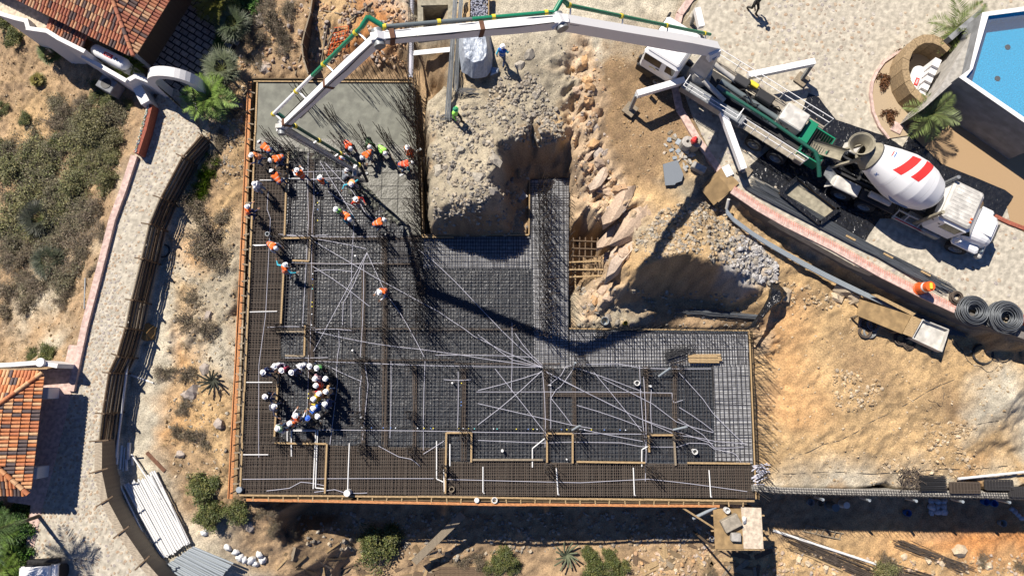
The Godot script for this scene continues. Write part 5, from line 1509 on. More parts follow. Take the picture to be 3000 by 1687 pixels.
func pool() -> void:
	var t := thing("swimming_pool", "raised swimming pool with blue water and grey outer walls", "pool")
	var top := 5.8
	var outer := PA([[2880, 36], [3080, 8], [3080, 412], [2811, 226], [2842, 203]], top)
	var inner := PA([[2898, 46], [3080, 22], [3080, 396], [2832, 226], [2852, 201]], top)
	var b := MB.new()
	for i in outer.size():
		var j := (i + 1) % outer.size()
		var o := outer[i]
		var q := outer[j]
		var r := inner[i]
		var s := inner[j]
		b.col = Color(1, 1, 1)
		b.quad(o, q, s, r) if (q - o).cross(s - o).y > 0 else b.quad(o, r, s, q)
	put("coping", b, M.stucco, t)
	for i in outer.size():
		var j := (i + 1) % outer.size()
		b = MB.new()
		var dn := Vector3(0, -2.95, 0)
		b.quad(outer[i] + dn, outer[j] + dn, outer[j] + Vector3(0, -0.003, 0), outer[i] + Vector3(0, -0.003, 0))
		put("outer_wall", b, M.concrete_dark, t)
		b = MB.new()
		dn = Vector3(0, -0.8, 0)
		b.quad(inner[j] + dn, inner[i] + dn, inner[i] + Vector3(0, -0.003, 0), inner[j] + Vector3(0, -0.003, 0))
		put("basin_side", b, M.pool_tile, t)
	b = MB.new()
	b.prism(inner, 5.02, 5.02)
	put("basin_floor", b, M.pool_tile, t)
	b = MB.new()
	b.prism(inner, 5.62, 5.62)
	put("water", b, M.water, t)
	for q in [[2954, 138], [2924, 230]]:
		b = MB.new()
		b.lathe(P(q[0], q[1], 5.03), Vector3.UP, PackedVector2Array([Vector2(0.14, 0), Vector2(0.13, 0.03), Vector2(0, 0.04)]), 14)
		put("floor_drain", b, M.black, t)
	b = MB.new()
	b.prism(PA([[2708, 318], [2765, 243], [2857, 77], [2876, 60], [2836, 208], [2809, 228]], 5.2), 2.95, 5.2)
	put("overflow_ledge", b, M.concrete, t)
	t = thing("side_wall", "slanting grey concrete wall beside the pool corner", "wall")
	wall_run(t, "wall_section", [[2786, 112], [2836, 68], [2882, 30]], 4.7, 2.9, 0.26, M.concrete_dark)
	b = MB.new()
	b.prism(PA([[2640, 398], [2700, 350], [2735, 300], [2790, 250], [2811, 240], [3080, 420], [3080, 720], [2965, 660], [2942, 560], [2760, 480], [2668, 392]], 3.02), 2.9, 3.02)
	structure("patio", b, M.patio)
	# red kerb strip at the patio end
	t = thing("brick_kerb", "thin red brick kerb at the end of the brown patio", "kerb")
	wall_run(t, "kerb_section", [[2918, 632], [2960, 652], [3060, 690]], 3.1, 2.95, 0.2, M.brick_red)
	# planter with gas tank
	var ring := [[2742, 108], [2690, 128], [2628, 155], [2592, 180], [2572, 208], [2558, 240], [2554, 275], [2561, 327], [2580, 370], [2607, 405]]
	var poly := ring.duplicate()
	poly.append_array([[2670, 395], [2735, 305], [2790, 240], [2800, 110]])
	b = MB.new()
	b.prism(PA(poly, 3.06), 2.9, 3.06)
	mk("planter_gravel", Color(0.44, 0.34, 0.22), 0.95, 0, "fine", 1.5, 0.8)
	structure("planter_bed", b, M.planter_gravel)
	t = thing("planter_kerb", "curved pink kerb round the planter beside the pool", "kerb")
	wall_run(t, "kerb_section", ring, 3.15, 2.9, 0.13, M.pink)
	t = thing("round_stone_wall", "round tan stone wall sheltering the white gas tank", "wall")
	mk("stone_wall", Color(0.36, 0.26, 0.145), 0.95, 0, "mottle", 0.9, 0.8)
	var cc := P(2690, 235, 3.06)
	for i in 11:
		var a0 := deg_to_rad(100 + i * 20)
		var a1 := deg_to_rad(100 + (i + 1) * 20 - 0.6)
		var q := []
		for e in [[a0, 1.15], [a1, 1.15], [a1, 1.5], [a0, 1.5]]:
			q.append(cc + Vector3(cos(e[0]) * e[1], 0, sin(e[0]) * e[1] * 1.3))
		b = MB.new()
		b.prism(PackedVector3Array(q), 3.06, 4.25 + rng.randf_range(-0.03, 0.03))
		put("wall_stone", b, M.stone_wall, t)
	t = thing("gas_tank", "white gas tank with a red panel inside the round stone wall", "tank")
	gas_tank(t, P(2692, 208, 3.65), P(2664, 278, 3.65), 0.3)
	t = thing("stepped_wall", "white stepped wall beside the gas tank and pool", "wall")
	for i in 6:
		var a := P(lerpf(2752, 2690, i / 6.0), lerpf(172, 305, i / 6.0), 4.6 - i * 0.17)
		var z := P(lerpf(2752, 2690, (i + 1) / 6.0), lerpf(172, 305, (i + 1) / 6.0), 4.6 - i * 0.17)
		b = MB.new()
		b.bar(a - Vector3(0, 0.7, 0), z - Vector3(0, 0.7 + 0.0, 0) - (z - a).normalized() * 0.003, 0.34 - 0.003 * (i % 2), 1.4)
		put("step_block", b, M.stucco, t)
	b = MB.new()
	b.cbox(P(2630, 374, 3.09), Vector3(0.55, 0.07, 0.55), 0.02, Basis(Vector3.UP, -0.5))
	put("paving_square", b, M.pink, null, "square pink paving slab lying in the planter gravel", "slab")

# ---------------------------------------------------------------- pump truck and mixer
func part(called: String, b: MB, mat: String, parent: Node, T: Transform3D) -> MeshInstance3D:
	var o := put(called, b, M[mat], parent)
	o.transform = T
	return o

func wheel(parent: Node, T: Transform3D, x: float, z: float, w := 0.32, r := 0.5) -> void:
	var b := MB.new()
	b.lathe(Vector3(x, r, z - w * 0.5), Vector3(0, 0, 1), PackedVector2Array([Vector2(r * 0.62, 0), Vector2(r * 0.93, 0), Vector2(r, 0.05), Vector2(r, w - 0.05), Vector2(r * 0.93, w), Vector2(r * 0.62, w)]), 22)
	var t := part("wheel", b, "rubber", parent, T)
	b = MB.new()
	var s := signf(z)
	var zf := z + s * (w * 0.5 - 0.04)
	b.lathe(Vector3(x, r, zf), Vector3(0, 0, s), PackedVector2Array([Vector2(r * 0.62, 0.03), Vector2(r * 0.56, 0.03), Vector2(r * 0.45, -0.1), Vector2(r * 0.2, -0.1), Vector2(r * 0.18, 0.02), Vector2(0, 0.03)]), 20)
	put("rim", b, M.steel_pale, t)

func girder(b: MB, a: Vector3, z: Vector3, w0: float, h0: float, w1: float, h1: float) -> void:
	var d := (z - a).normalized()
	var s := d.cross(Vector3.UP).normalized()
	var u := s.cross(d).normalized()
	var q := []
	for e in [[a, w0, h0], [a.lerp(z, 0.25), w0 * 1.02, h0 * 1.15], [a.lerp(z, 0.7), (w0 + w1) * 0.5, (h0 + h1) * 0.5], [z, w1, h1]]:
		var r := []
		for c in [Vector2(-1, -1), Vector2(1, -1), Vector2(1, 1), Vector2(-1, 1)]:
			r.append(e[0] + s * c.x * e[1] * 0.5 + u * c.y * e[2] * 0.5)
		q.append(r)
	for k in 3:
		for i in 4:
			var j := (i + 1) % 4
			b.quad(q[k][j], q[k][i], q[k + 1][i], q[k + 1][j])
	b.quad(q[0][0], q[0][1], q[0][2], q[0][3])
	b.quad(q[3][3], q[3][2], q[3][1], q[3][0])

func pump_truck() -> void:
	var fl := P(1931, 240, 3.5)
	var rl := P(2213, 417, 3.5)
	var f := (fl - rl)
	var W := f.length()
	f = f.normalized()
	var rt := f.cross(Vector3.UP).normalized()
	var T := Transform3D(Basis(f, Vector3.UP, rt), fl + rt * 1.1 - Vector3(0, 0.5, 0))
	var I := Transform3D()
	var t := thing("pump_truck", "white concrete pump truck with a long folding boom and green delivery pipe", "truck")
	var R := -W - 3.6
	for z in [-1.05, 1.05]:
		wheel(t, T, 0, z)
		wheel(t, T, -W, z, 0.5)
		wheel(t, T, -W - 1.3, z, 0.5)
	var b := MB.new()
	for z in [-0.42, 0.42]:
		b.box(Vector3((R + 1.2) * 0.5, 0.85, z), Vector3(1.2 - R, 0.28, 0.12))
	for i in 8:
		b.box(Vector3(0.6 + i * (R / 8.0), 0.85, 0), Vector3(0.1, 0.2, 0.84))
	part("chassis", b, "dark_metal", t, T)
	# cab
	b = MB.new()
	b.cbox(Vector3(0.35, 1.75, 0), Vector3(2.0, 1.5, 2.25), 0.12)
	b.cbox(Vector3(0.35, 2.55, 0), Vector3(1.8, 0.16, 2.0), 0.07)
	var cab := part("cab", b, "white_paint", t, T)
	b = MB.new()
	b.cbox(Vector3(0.45, 0.72, 0), Vector3(2.0, 0.55, 2.3), 0.06)
	part("bumper", b, "black", t, T)
	for z in [-1, 1]:
		for e in [[0.75, 0.95], [-0.25, 0.5]]:
			b = MB.new()
			b.cbox(Vector3(e[0], 2.05, z * 1.128), Vector3(e[1], 0.6, 0.02), 0.004)
			put("window", b, M.glass_dark, cab)
		b = MB.new()
		b.cbox(Vector3(0.75, 1.45, z * 1.128), Vector3(1.0, 0.55, 0.015), 0.004)
		var door := put("door", b, M.white_paint, cab)
		b = MB.new()
		b.cbox(Vector3(0.35, 1.6, z * 1.145), Vector3(0.2, 0.06, 0.03), 0.008)
		put("handle", b, M.black, door)
		b = MB.new()
		b.bar(Vector3(0.8, 1.42, z * 1.14), Vector3(0.55, 1.5, z * 1.14), 0.012, 0.05)
		b.bar(Vector3(0.55, 1.5, z * 1.14), Vector3(0.42, 1.4, z * 1.14), 0.012, 0.05)
		put("emblem", b, M.yellow, door)
		b = MB.new()
		b.cbox(Vector3(1.35, 2.0, z * 1.35), Vector3(0.12, 0.5, 0.22), 0.03)
		b.bar(Vector3(1.3, 2.2, z * 1.1), Vector3(1.35, 2.2, z * 1.35), 0.03, 0.03)
		put("mirror", b, M.black, cab)
		b = MB.new()
		b.cbox(Vector3(1.44, 0.85, z * 0.85), Vector3(0.06, 0.18, 0.3), 0.02)
		put("headlight", b, M.white_paint, cab)
	b = MB.new()
	b.cbox(Vector3(1.352, 2.05, 0), Vector3(0.02, 0.75, 1.9), 0.004)
	put("windscreen", b, M.glass_dark, cab)
	# deck, side panels, rails
	b = MB.new()
	b.cbox(Vector3(-2.9, 1.25, -0.95), Vector3(3.6, 0.5, 0.5), 0.03)
	part("side_panel", b, "steel_pale", t, T)
	b = MB.new()
	b.box(Vector3(-6.0, 1.2, -0.95), Vector3(4.4, 0.06, 0.5))
	part("walkway", b, "deck", t, T)
	b = MB.new()
	b.box(Vector3(-5.0, 1.2, 0.95), Vector3(6.4, 0.06, 0.5))
	part("walkway", b, "deck", t, T)
	b = MB.new()
	b.box(Vector3(-5.2, 1.05, 0), Vector3(6.4, 0.05, 1.4))
	part("deck_plate", b, "dark_metal", t, T)
	for z in [-1.2, 1.2]:
		var x0 := -1.6 if z > 0 else -4.6
		for y in [1.75, 2.2]:
			b = MB.new()
			b.tube(PackedVector3Array([Vector3(x0, y, z), Vector3(-8.2, y, z)]), 0.022, 6)
			part("rail", b, "white_paint", t, T)
		for i in 6:
			b = MB.new()
			var x := lerpf(x0, -8.2, i / 5.0)
			b.cyl(Vector3(x, 1.2, z), Vector3(x, 2.2, z), 0.02, 0.02, 6)
			part("rail_post", b, "white_paint", t, T)
	for y in [1.7, 2.05]:
		b = MB.new()
		b.tube(PackedVector3Array([Vector3(-1.2, y, -0.7), Vector3(-1.2, y, -1.18), Vector3(-4.3, y, -1.18), Vector3(-4.3, y, -0.7)]), 0.02, 6)
		part("rail", b, "white_paint", t, T)
	# machinery on the deck
	b = MB.new()
	b.cbox(Vector3(-6.6, 1.65, 0.35), Vector3(1.25, 0.8, 1.0), 0.05)
	part("engine_cover", b, "white_dirt_shade", t, T)
	b = MB.new()
	b.cbox(Vector3(-4.9, 1.5, 0.55), Vector3(0.9, 0.7, 0.5), 0.05)
	part("oil_tank", b, "black", t, T)
	b = MB.new()
	b.cbox(Vector3(-3.5, 1.45, 0.7), Vector3(0.8, 0.5, 0.45), 0.04)
	part("tool_box", b, "dark_metal", t, T)
	b = MB.new()
	b.cbox(Vector3(-4.1, 1.5, 0.95), Vector3(0.5, 0.2, 0.25), 0.03)
	part("yellow_case", b, "yellow", t, T)
	for z in [-0.22, 0.15]:
		b = MB.new()
		b.cyl(Vector3(-2.6, 1.55, z), Vector3(-6.2, 1.35, z), 0.14, 0.14, 10)
		part("pump_cylinder", b, "pipe_grey", t, T)
	b = MB.new()
	for i in 9:
		var o := Vector3(rng.randf_range(-3.0, -6.0), 1.5, rng.randf_range(-0.5, 0.6))
		b.tube(PackedVector3Array([o, o + Vector3(-0.3, 0.25, 0.1), o + Vector3(-0.7, 0.2, -0.1), o + Vector3(-1.1, 0.0, 0.15)]), 0.025, 5)
	part("hydraulic_hoses", b, "rubber", t, T)
	b = MB.new()
	b.tube(PackedVector3Array([Vector3(-3.0, 1.95, -0.45), Vector3(-5.5, 1.9, -0.42), Vector3(-8.4, 1.75, -0.5)]), 0.085, 10)
	part("delivery_pipe", b, "green_dark", t, T)
	b = MB.new()
	b.tube(PackedVector3Array([Vector3(-8.4, 1.75, -0.5), Vector3(-8.8, 1.6, -0.75), Vector3(-9.3, 1.25, -1.2)]), 0.11, 10)
	part("elbow_pipe", b, "green_dark", t, T)
	# hopper
	b = MB.new()
	for e in [[Vector3(-8.9, 1.2, -0.05), Vector3(0.06, 0.8, 1.5)], [Vector3(-7.75, 1.2, -0.05), Vector3(0.06, 0.8, 1.5)], [Vector3(-8.32, 1.2, -0.83), Vector3(1.2, 0.8, 0.06)], [Vector3(-8.32, 1.2, 0.73), Vector3(1.2, 0.8, 0.06)], [Vector3(-8.32, 0.82, -0.05), Vector3(1.2, 0.06, 1.5)]]:
		b.box(e[0], e[1])
	var hp := part("hopper", b, "green", t, T)
	b = MB.new()
	for i in 9:
		b.bar(Vector3(-7.8 - i * 0.13, 1.58, -0.78), Vector3(-7.8 - i * 0.13, 1.58, 0.68), 0.02, 0.02)
	put("grate", b, M.dark_metal, hp)
	b = MB.new()
	b.cbox(Vector3(-7.6, 1.62, 0.3), Vector3(0.5, 0.06, 1.2), 0.02)
	put("hopper_lid", b, M.green, hp)
	b = MB.new()
	b.cbox(Vector3(-8.95, 1.45, -0.05), Vector3(0.08, 0.35, 1.7), 0.02)
	put("splash_flap", b, M.rubber, hp)
	b = MB.new()
	b.cbox(Vector3(-8.0, 1.3, -1.05), Vector3(0.5, 0.4, 0.3), 0.04)
	part("control_box", b, "deck", t, T)
	# turret
	b = MB.new()
	b.cyl(Vector3(-1.55, 1.1, 0), Vector3(-1.55, 1.9, 0), 0.62, 0.5, 18)
	b.hexa(Vector3(-1.5, 2.7, 0), Vector3(0.9, 1.7, 0.8), Basis(), 0.7, 0.7)
	part("turret", b, "white_dirt_shade", t, T)
	for z in [-0.5, 0.5]:
		b = MB.new()
		b.cyl(Vector3(-1.9, 1.9, z), Vector3(-3.3, 1.5, z * 1.2), 0.13, 0.13, 10)
		part("stay_tube", b, "white_dirt_shade", t, T)
	# boom: four sections joined at elbows
	var J := [P(2085, 142, 6.7), P(1640, 64, 14.6), P(1108, 112, 15.9), P(824, 374, 9.3), P(1040, 500, 3.7)]
	b = MB.new()
	b.bar(T * Vector3(-1.5, 3.3, 0), J[0], 0.6, 0.7)
	part("boom_foot", b, "white_paint", t, I)
	var sz := [[0.40, 0.6, 0.34, 0.48], [0.30, 0.46, 0.26, 0.36], [0.25, 0.36, 0.2, 0.28], [0.18, 0.26, 0.12, 0.14]]
	var pipec := [["green", "green"], ["green", "pipe_grey"], ["green", "white_paint"], ["green_dark", "green_dark"]]
	for i in 4:
		var a: Vector3 = J[i]
		var z: Vector3 = J[i + 1]
		var d := (z - a).normalized()
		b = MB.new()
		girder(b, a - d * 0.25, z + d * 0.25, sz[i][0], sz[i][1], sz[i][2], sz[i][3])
		var s := part("boom_section", b, "white_paint" if i < 3 else "white_dirt_shade", t, I)  # last section duller: its shadow side is put into the colour
		b = MB.new()
		var sd := d.cross(Vector3.UP).normalized()
		b.cyl(z - sd * 0.3, z + sd * 0.3, 0.22 - i * 0.03, 0.22 - i * 0.03, 14)
		put("pivot", b, M.steel_pale, s)
		# rust marks where the paint is worn
		for k in [0.45, 0.93]:
			b = MB.new()
			var up := sd.cross(d).normalized()
			b.box(a.lerp(z, k), Vector3(0.16, sz[i][3] * 1.22 + 0.06, (sz[i][0] + sz[i][2]) * 0.5 + 0.05), Basis(d, up, sd))
			if i == 1 or i == 2:
				put("rusty_band", b, M.rust, s)
		# delivery pipe carried beside the girder
		var off: Vector3 = [Vector3(0.1, 0.1, -0.62), Vector3(0, 0.05, -0.36), Vector3(-0.42, 0.1, -0.48), Vector3(0.3, 0.1, -0.22)][i]
		for h in 2:
			b = MB.new()
			b.cyl(a.lerp(z, 0.03 + 0.47 * h) + off, a.lerp(z, 0.5 + 0.47 * h) + off, 0.075, 0.075, 10)
			put("boom_pipe", b, M[pipec[i][h]], s)
		for k in [0.06, 0.36, 0.66, 0.95]:
			b = MB.new()
			b.bar(a.lerp(z, k), a.lerp(z, k + 0.01) + off, 0.06, 0.06)
			put("pipe_bracket", b, M.white_paint, s)
			b = MB.new()
			b.cyl(a.lerp(z, k + 0.02) + off - d * 0.06, a.lerp(z, k + 0.02) + off + d * 0.06, 0.105, 0.105, 10)
			put("pipe_clamp", b, M.yellow, s)
		if i < 3:
			var o2: Vector3 = [Vector3(0, 0.05, -0.36), Vector3(-0.42, 0.1, -0.48), Vector3(0.3, 0.1, -0.22)][i]
			b = MB.new()
			b.tube(PackedVector3Array([a.lerp(z, 0.97) + off, z + (off + o2) * 0.75 + Vector3(0, 0.1, 0), z.lerp(J[i + 2], 0.03) + o2]), 0.09, 10)
			put("pipe_elbow", b, M.green if i < 2 else M.green_dark, s)
		for k in 3:
			b = MB.new()
			var hs: Vector3 = sd * (0.1 + 0.06 * k) * (-1.0 if k % 2 else 1.0) + Vector3(0, sz[i][1] * 0.55, 0)
			var hp2 := PackedVector3Array()
			for e in 9:
				hp2.append(a.lerp(z, 0.04 + e * 0.115) + hs + Vector3(0, 0.04 * sin(e * 1.9 + k), 0) - Vector3(0, sz[i][1] * 0.2 * e / 8.0, 0))
			b.tube(hp2, 0.018, 5)
			put("hydraulic_line", b, M.rubber if k else M.steel_pale, s)
		# hydraulic ram below each elbow
		if i < 3:
			b = MB.new()
			b.cyl(a.lerp(z, 0.55) - Vector3(0, sz[i][3] * 0.5 + 0.1, 0) + sd * 0.02, a.lerp(z, 0.8) - Vector3(0, sz[i][3] * 0.5 + 0.18, 0), 0.1, 0.1, 10)
			b.cyl(a.lerp(z, 0.8) - Vector3(0, sz[i][3] * 0.5 + 0.18, 0), a.lerp(z, 0.96) - Vector3(0, sz[i][3] * 0.5 + 0.2, 0), 0.05, 0.05, 8)
			put("hydraulic_ram", b, M.steel_pale, s)
	b = MB.new()
	var tip: Vector3 = J[4]
	b.tube(PackedVector3Array([tip + Vector3(0.3, 0.1, -0.2), tip + Vector3(0.35, -0.3, 0), tip + Vector3(0.3, -1.5, 0.1), P(1040, 520, 0.9), P(1052, 540, 0.3)]), 0.075, 10)
	part("end_hose", b, "rubber", t, I)
	# outriggers
	for o in [[[2004, 236, 4.4], [1866, 276, 4.6], [1846, 322, 3.1]], [[2112, 316, 4.3], [2178, 496, 4.1], [2186, 500, 3.1]], [[2192, 222, 4.4], [2386, 182, 4.5], [2350, 234, 3.1]], [[2055, 80, 4.4], [2042, 26, 4.5], [2026, 72, 3.1]]]:
		var a := P(o[0][0], o[0][1], o[0][2])
		var z := P(o[1][0], o[1][1], o[1][2])
		var g := P(o[2][0], o[2][1], o[2][2])
		b = MB.new()
		b.bar(a, z, 0.3, 0.34)
		var s := part("outrigger", b, "white_paint", t, I)
		b = MB.new()
		b.bar(z - Vector3(0, 0.1, 0), Vector3(z.x, 3.1, z.z).lerp(g, 0.85), 0.16, 0.16)
		put("jack_leg", b, M.steel_pale, s)
		b = MB.new()
		b.cbox(Vector3(z.x, 3.06, z.z).lerp(g, 0.85), Vector3(0.65, 0.07, 0.65), 0.01, Basis(Vector3.UP, 0.9))
		put("foot_pad", b, M.wood_grey, s)

func drum_r(s: float) -> float:
	var k := [[0.0, 0.70], [0.25, 0.76], [1.0, 0.98], [1.8, 1.16], [2.4, 1.19], [3.0, 1.1], [3.6, 0.88], [3.9, 0.6], [4.0, 0.3]]
	for i in k.size() - 1:
		if s <= k[i + 1][0]:
			return lerpf(k[i][1], k[i + 1][1], (s - k[i][0]) / (k[i + 1][0] - k[i][0]))
	return 0.3

func mixer_truck() -> void:
	var rr := P(2501, 582, 3.5)
	var fr := P(2801, 728, 3.5)
	var f := (fr - rr)
	var W := f.length()
	f = f.normalized()
	var rt := f.cross(Vector3.UP).normalized()
	var T := Transform3D(Basis(f, Vector3.UP, rt), rr - rt * 1.1 - Vector3(0, 0.5, 0))
	var t := thing("mixer_truck", "white concrete mixer truck with red and blue stripes on its drum", "truck")
	for z in [-1.02, 1.02]:
		wheel(t, T, W, z)
		wheel(t, T, -0.65, z, 0.55)
		wheel(t, T, 0.65, z, 0.55)
	var b := MB.new()
	for z in [-0.42, 0.42]:
		b.box(Vector3(W * 0.5 - 0.7, 0.9, z), Vector3(W + 3.2, 0.28, 0.12))
	for i in 6:
		b.box(Vector3(-1.6 + i * 1.3, 0.9, 0), Vector3(0.1, 0.2, 0.84))
	part("chassis", b, "dark_metal", t, T)
	# drum
	var a := Vector3(-0.9, 2.95, 0)
	var ax := Vector3(4.0, -0.95, 0).normalized()
	var pr := PackedVector2Array()
	for i in 41:
		pr.append(Vector2(drum_r(i * 0.1), i * 0.1))
	pr.append(Vector2(0.0, 4.02))
	b = MB.new()
	b.lathe(a, ax, pr, 14, false)
	for i in b.n.size():
		pass
	b = MB.new()
	b.lathe(a, ax, pr, 40)
	var drum := part("drum", b, "white_paint", t, T)
	b = MB.new()
	b.lathe(a, ax, PackedVector2Array([Vector2(0.3, -0.5), Vector2(0.45, -0.48), Vector2(0.69, -0.05), Vector2(0.72, 0.0), Vector2(0.72, 0.03)]), 32)
	put("drum_collar", b, M.chute, drum)
	b = MB.new()
	b.ring(a + ax * 0.05, ax, 0.71, 0.035, 32, 6)
	put("drum_band", b, M.dark_metal, drum)
	for s in [1.9, 2.75, 1.15]:
		b = MB.new()
		b.ring(a + ax * s, ax, drum_r(s) - 0.004, 0.007, 40, 5)
		put("weld_seam", b, M.white_dirt_shade, drum)
	var fr0 := b.frame(ax)
	var up := Vector3.UP - ax * ax.y
	up = up.normalized()
	var lf := ax.cross(up).normalized()
	if lf.z > 0: lf = -lf              # towards the far side of the truck
	for st in [["red", 0.8, 1.4, 0.44, -30.0, 36.0, "stripe"], ["red", 1.62, 2.18, 0.44, -22.0, 44.0, "stripe"], ["blue", 1.7, 2.1, 1.15, -92.0, -108.0, "stripe"], ["red", 0.42, 0.5, 0.05, 5.0, 27.0, "small_mark"], ["blue", 0.54, 0.62, 0.05, 5.0, 27.0, "small_mark"], ["blue", 0.4, 0.52, 0.04, -64.0, -76.0, "small_mark"], ["blue", 0.52, 0.4, 0.04, -64.0, -76.0, "small_mark"]]:
		b = MB.new()
		for i in 12:
			for j in 6:
				var q := []
				for e in [[i, j], [i + 1, j], [i + 1, j + 1], [i, j + 1]]:
					var ft: float = e[0] / 12.0
					var th := deg_to_rad(lerpf(st[4], st[5], ft))
					var s: float = lerpf(st[1], st[2], ft) + st[3] * e[1] / 6.0
					var nn := up * cos(th) + lf * sin(th)
					q.append(a + ax * s + nn * (drum_r(s) + 0.006))
				b.quad(q[0], q[1], q[2], q[3]) if (q[1] - q[0]).cross(q[2] - q[0]).dot(q[0] - a - ax * 2.0) > 0 else b.quad(q[3], q[2], q[1], q[0])
		put(st[6], b, M[st[0]], drum)
	# charge hopper and chutes behind
	b = MB.new()
	b.lathe(a + Vector3(-0.75, 0.45, 0), Vector3(-0.35, 1, 0).normalized(), PackedVector2Array([Vector2(0.3, -0.35), Vector2(0.55, 0.25), Vector2(0.58, 0.25), Vector2(0.5, 0.2), Vector2(0.26, -0.35)]), 22)
	part("charge_hopper", b, "chute", t, T)
	for z in [-0.45, 0.45]:
		b = MB.new()
		b.bar(Vector3(-1.9, 1.0, z), Vector3(-1.3, 3.2, z), 0.12, 0.12)
		part("hopper_frame", b, "chute", t, T)
	b = MB.new()
	var c0 := Vector3(-1.75, 2.0, 0.0)
	var c1 := Vector3(-3.3, 1.75, 0.15)
	for i in 8:
		var q := []
		for e in [[c0, i], [c1, i], [c1, i + 1], [c0, i + 1]]:
			var th: float = PI * e[1] / 8.0
			q.append(e[0] + Vector3(0, -sin(th) * 0.3, cos(th) * 0.34))
		b.quad(q[0], q[1], q[2], q[3])
	part("chute", b, "chute", t, T)
	b = MB.new()
	for i in 8:
		var q := []
		for e in [[Vector3(-2.0, 1.3, 0.75), i], [Vector3(-1.3, 1.2, 1.05), i], [Vector3(-1.3, 1.2, 1.05), i + 1], [Vector3(-2.0, 1.3, 0.75), i + 1]]:
			var th: float = PI * e[1] / 8.0
			q.append(e[0] + Vector3(0, -sin(th) * 0.25, cos(th) * 0.3))
		b.quad(q[0], q[1], q[2], q[3])
	part("spare_chute", b, "steel_pale", t, T)
	# fenders, side steps, tanks
	for z in [-1.0, 1.0]:
		b = MB.new()
		b.cbox(Vector3(-0.75, 1.2, z), Vector3(1.3, 0.12, 0.62), 0.04)
		b.box(Vector3(-1.5, 0.95, z), Vector3(0.05, 0.6, 0.6), Basis(Vector3(0, 0, 1), -0.3))
		part("fender", b, "white_dirt_shade", t, T)
		b = MB.new()
		b.box(Vector3(0.9, 1.15, z), Vector3(1.8, 0.05, 0.5))
		part("deck_plate", b, "dark_metal", t, T)
		b = MB.new()
		b.bar(Vector3(2.0, 0.75, z * 1.15), Vector3(3.8, 0.75, z * 1.15), 0.16, 0.06)
		b.bar(Vector3(2.0, 1.15, z * 0.9), Vector3(3.8, 1.15, z * 0.9), 0.06, 0.06)
		for x in [2.05, 2.6, 3.3]:
			b.bar(Vector3(x, 0.75, z * 1.15), Vector3(x, 1.15, z * 0.9), 0.05, 0.05)
		part("side_guard", b, "white_dirt_shade", t, T)
		b = MB.new()
		b.box(Vector3(2.9, 0.79, z * 1.19), Vector3(1.5, 0.012, 0.05))
		part("reflector_strip", b, "red", t, T)
	b = MB.new()
	b.cyl(Vector3(0.3, 1.45, 0.95), Vector3(1.4, 1.45, 0.95), 0.16, 0.16, 12)
	part("water_tank", b, "white_dirt_shade", t, T)
	b = MB.new()
	for i in 14:
		var o := Vector3(rng.randf_range(3.4, 3.9), 1.9 + rng.randf() * 0.2, rng.randf_range(0.2, 0.7))
		b.tube(PackedVector3Array([o, o + Vector3(0.2, 0.1, 0.3), o + Vector3(-0.1, 0.0, 0.5), o + Vector3(-0.2, -0.1, 0.2)]), 0.03, 5)
	part("coiled_hose", b, "chute", t, T)
	b = MB.new()
	b.cbox(Vector3(3.6, 1.4, 0), Vector3(0.6, 0.9, 1.5), 0.05)
	part("drum_mount", b, "dark_metal", t, T)
	# cab with long nose
	var cx := W - 1.45
	b = MB.new()
	b.cbox(Vector3(cx, 1.75, 0), Vector3(1.6, 1.5, 2.15), 0.14)
	var cab := part("cab", b, "white_paint", t, T)
	b = MB.new()
	b.cbox(Vector3(cx - 0.1, 2.58, 0), Vector3(1.5, 0.2, 1.95), 0.09)
	var roof := put("cab_roof", b, M.white_dirt_shade, cab)
	for i in 9:
		b = MB.new()
		b.box(Vector3(cx - 0.1, 2.685, -0.72 + i * 0.18), Vector3(1.1, 0.016, 0.05))
		put("roof_rib", b, M.white_dirt_shade, roof)
	for q in [[0.5, 0.5], [0.5, 0.68]]:
		b = MB.new()
		b.lathe(Vector3(cx + q[0], 2.66, q[1]), Vector3.UP, PackedVector2Array([Vector2(0.06, 0), Vector2(0.055, 0.06), Vector2(0, 0.09)]), 10)
		put("marker_light", b, M.orange, roof)
	b = MB.new()
	var wx := cx + 0.76
	b.quad(Vector3(wx + 0.42, 1.84, 0.9), Vector3(wx + 0.42, 1.84, -0.9), Vector3(wx - 0.1, 2.52, -0.8), Vector3(wx - 0.1, 2.52, 0.8))
	b.tri(Vector3(wx + 0.42, 1.84, 0.9), Vector3(wx - 0.1, 2.52, 0.8), Vector3(wx - 0.02, 1.8, 1.0))
	b.tri(Vector3(wx + 0.42, 1.84, -0.9), Vector3(wx - 0.02, 1.8, -1.0), Vector3(wx - 0.1, 2.52, -0.8))
	put("windscreen", b, M.glass_dark, cab)
	for z in [-1, 1]:
		b = MB.new()
		b.cbox(Vector3(cx + 0.1, 2.05, z * 1.078), Vector3(0.85, 0.6, 0.02), 0.004)
		put("window", b, M.glass_dark, cab)
		b = MB.new()
		b.cbox(Vector3(cx + 0.1, 1.4, z * 1.078), Vector3(0.95, 0.6, 0.015), 0.004)
		put("door", b, M.white_paint, cab)
		b = MB.new()
		b.cyl(Vector3(cx - 0.95, 0.6, z * 0.95), Vector3(cx - 0.95, 3.0, z * 0.95), 0.09, 0.09, 12)
		part("exhaust_stack" if z > 0 else "air_intake", b, "chute" if z > 0 else "steel_pale", t, T)
		b = MB.new()
		b.cbox(Vector3(W - 0.55, 1.6, z * 1.2), Vector3(0.1, 0.45, 0.22), 0.03)
		b.bar(Vector3(W - 0.6, 1.7, z * 0.95), Vector3(W - 0.55, 1.7, z * 1.2), 0.03, 0.03)
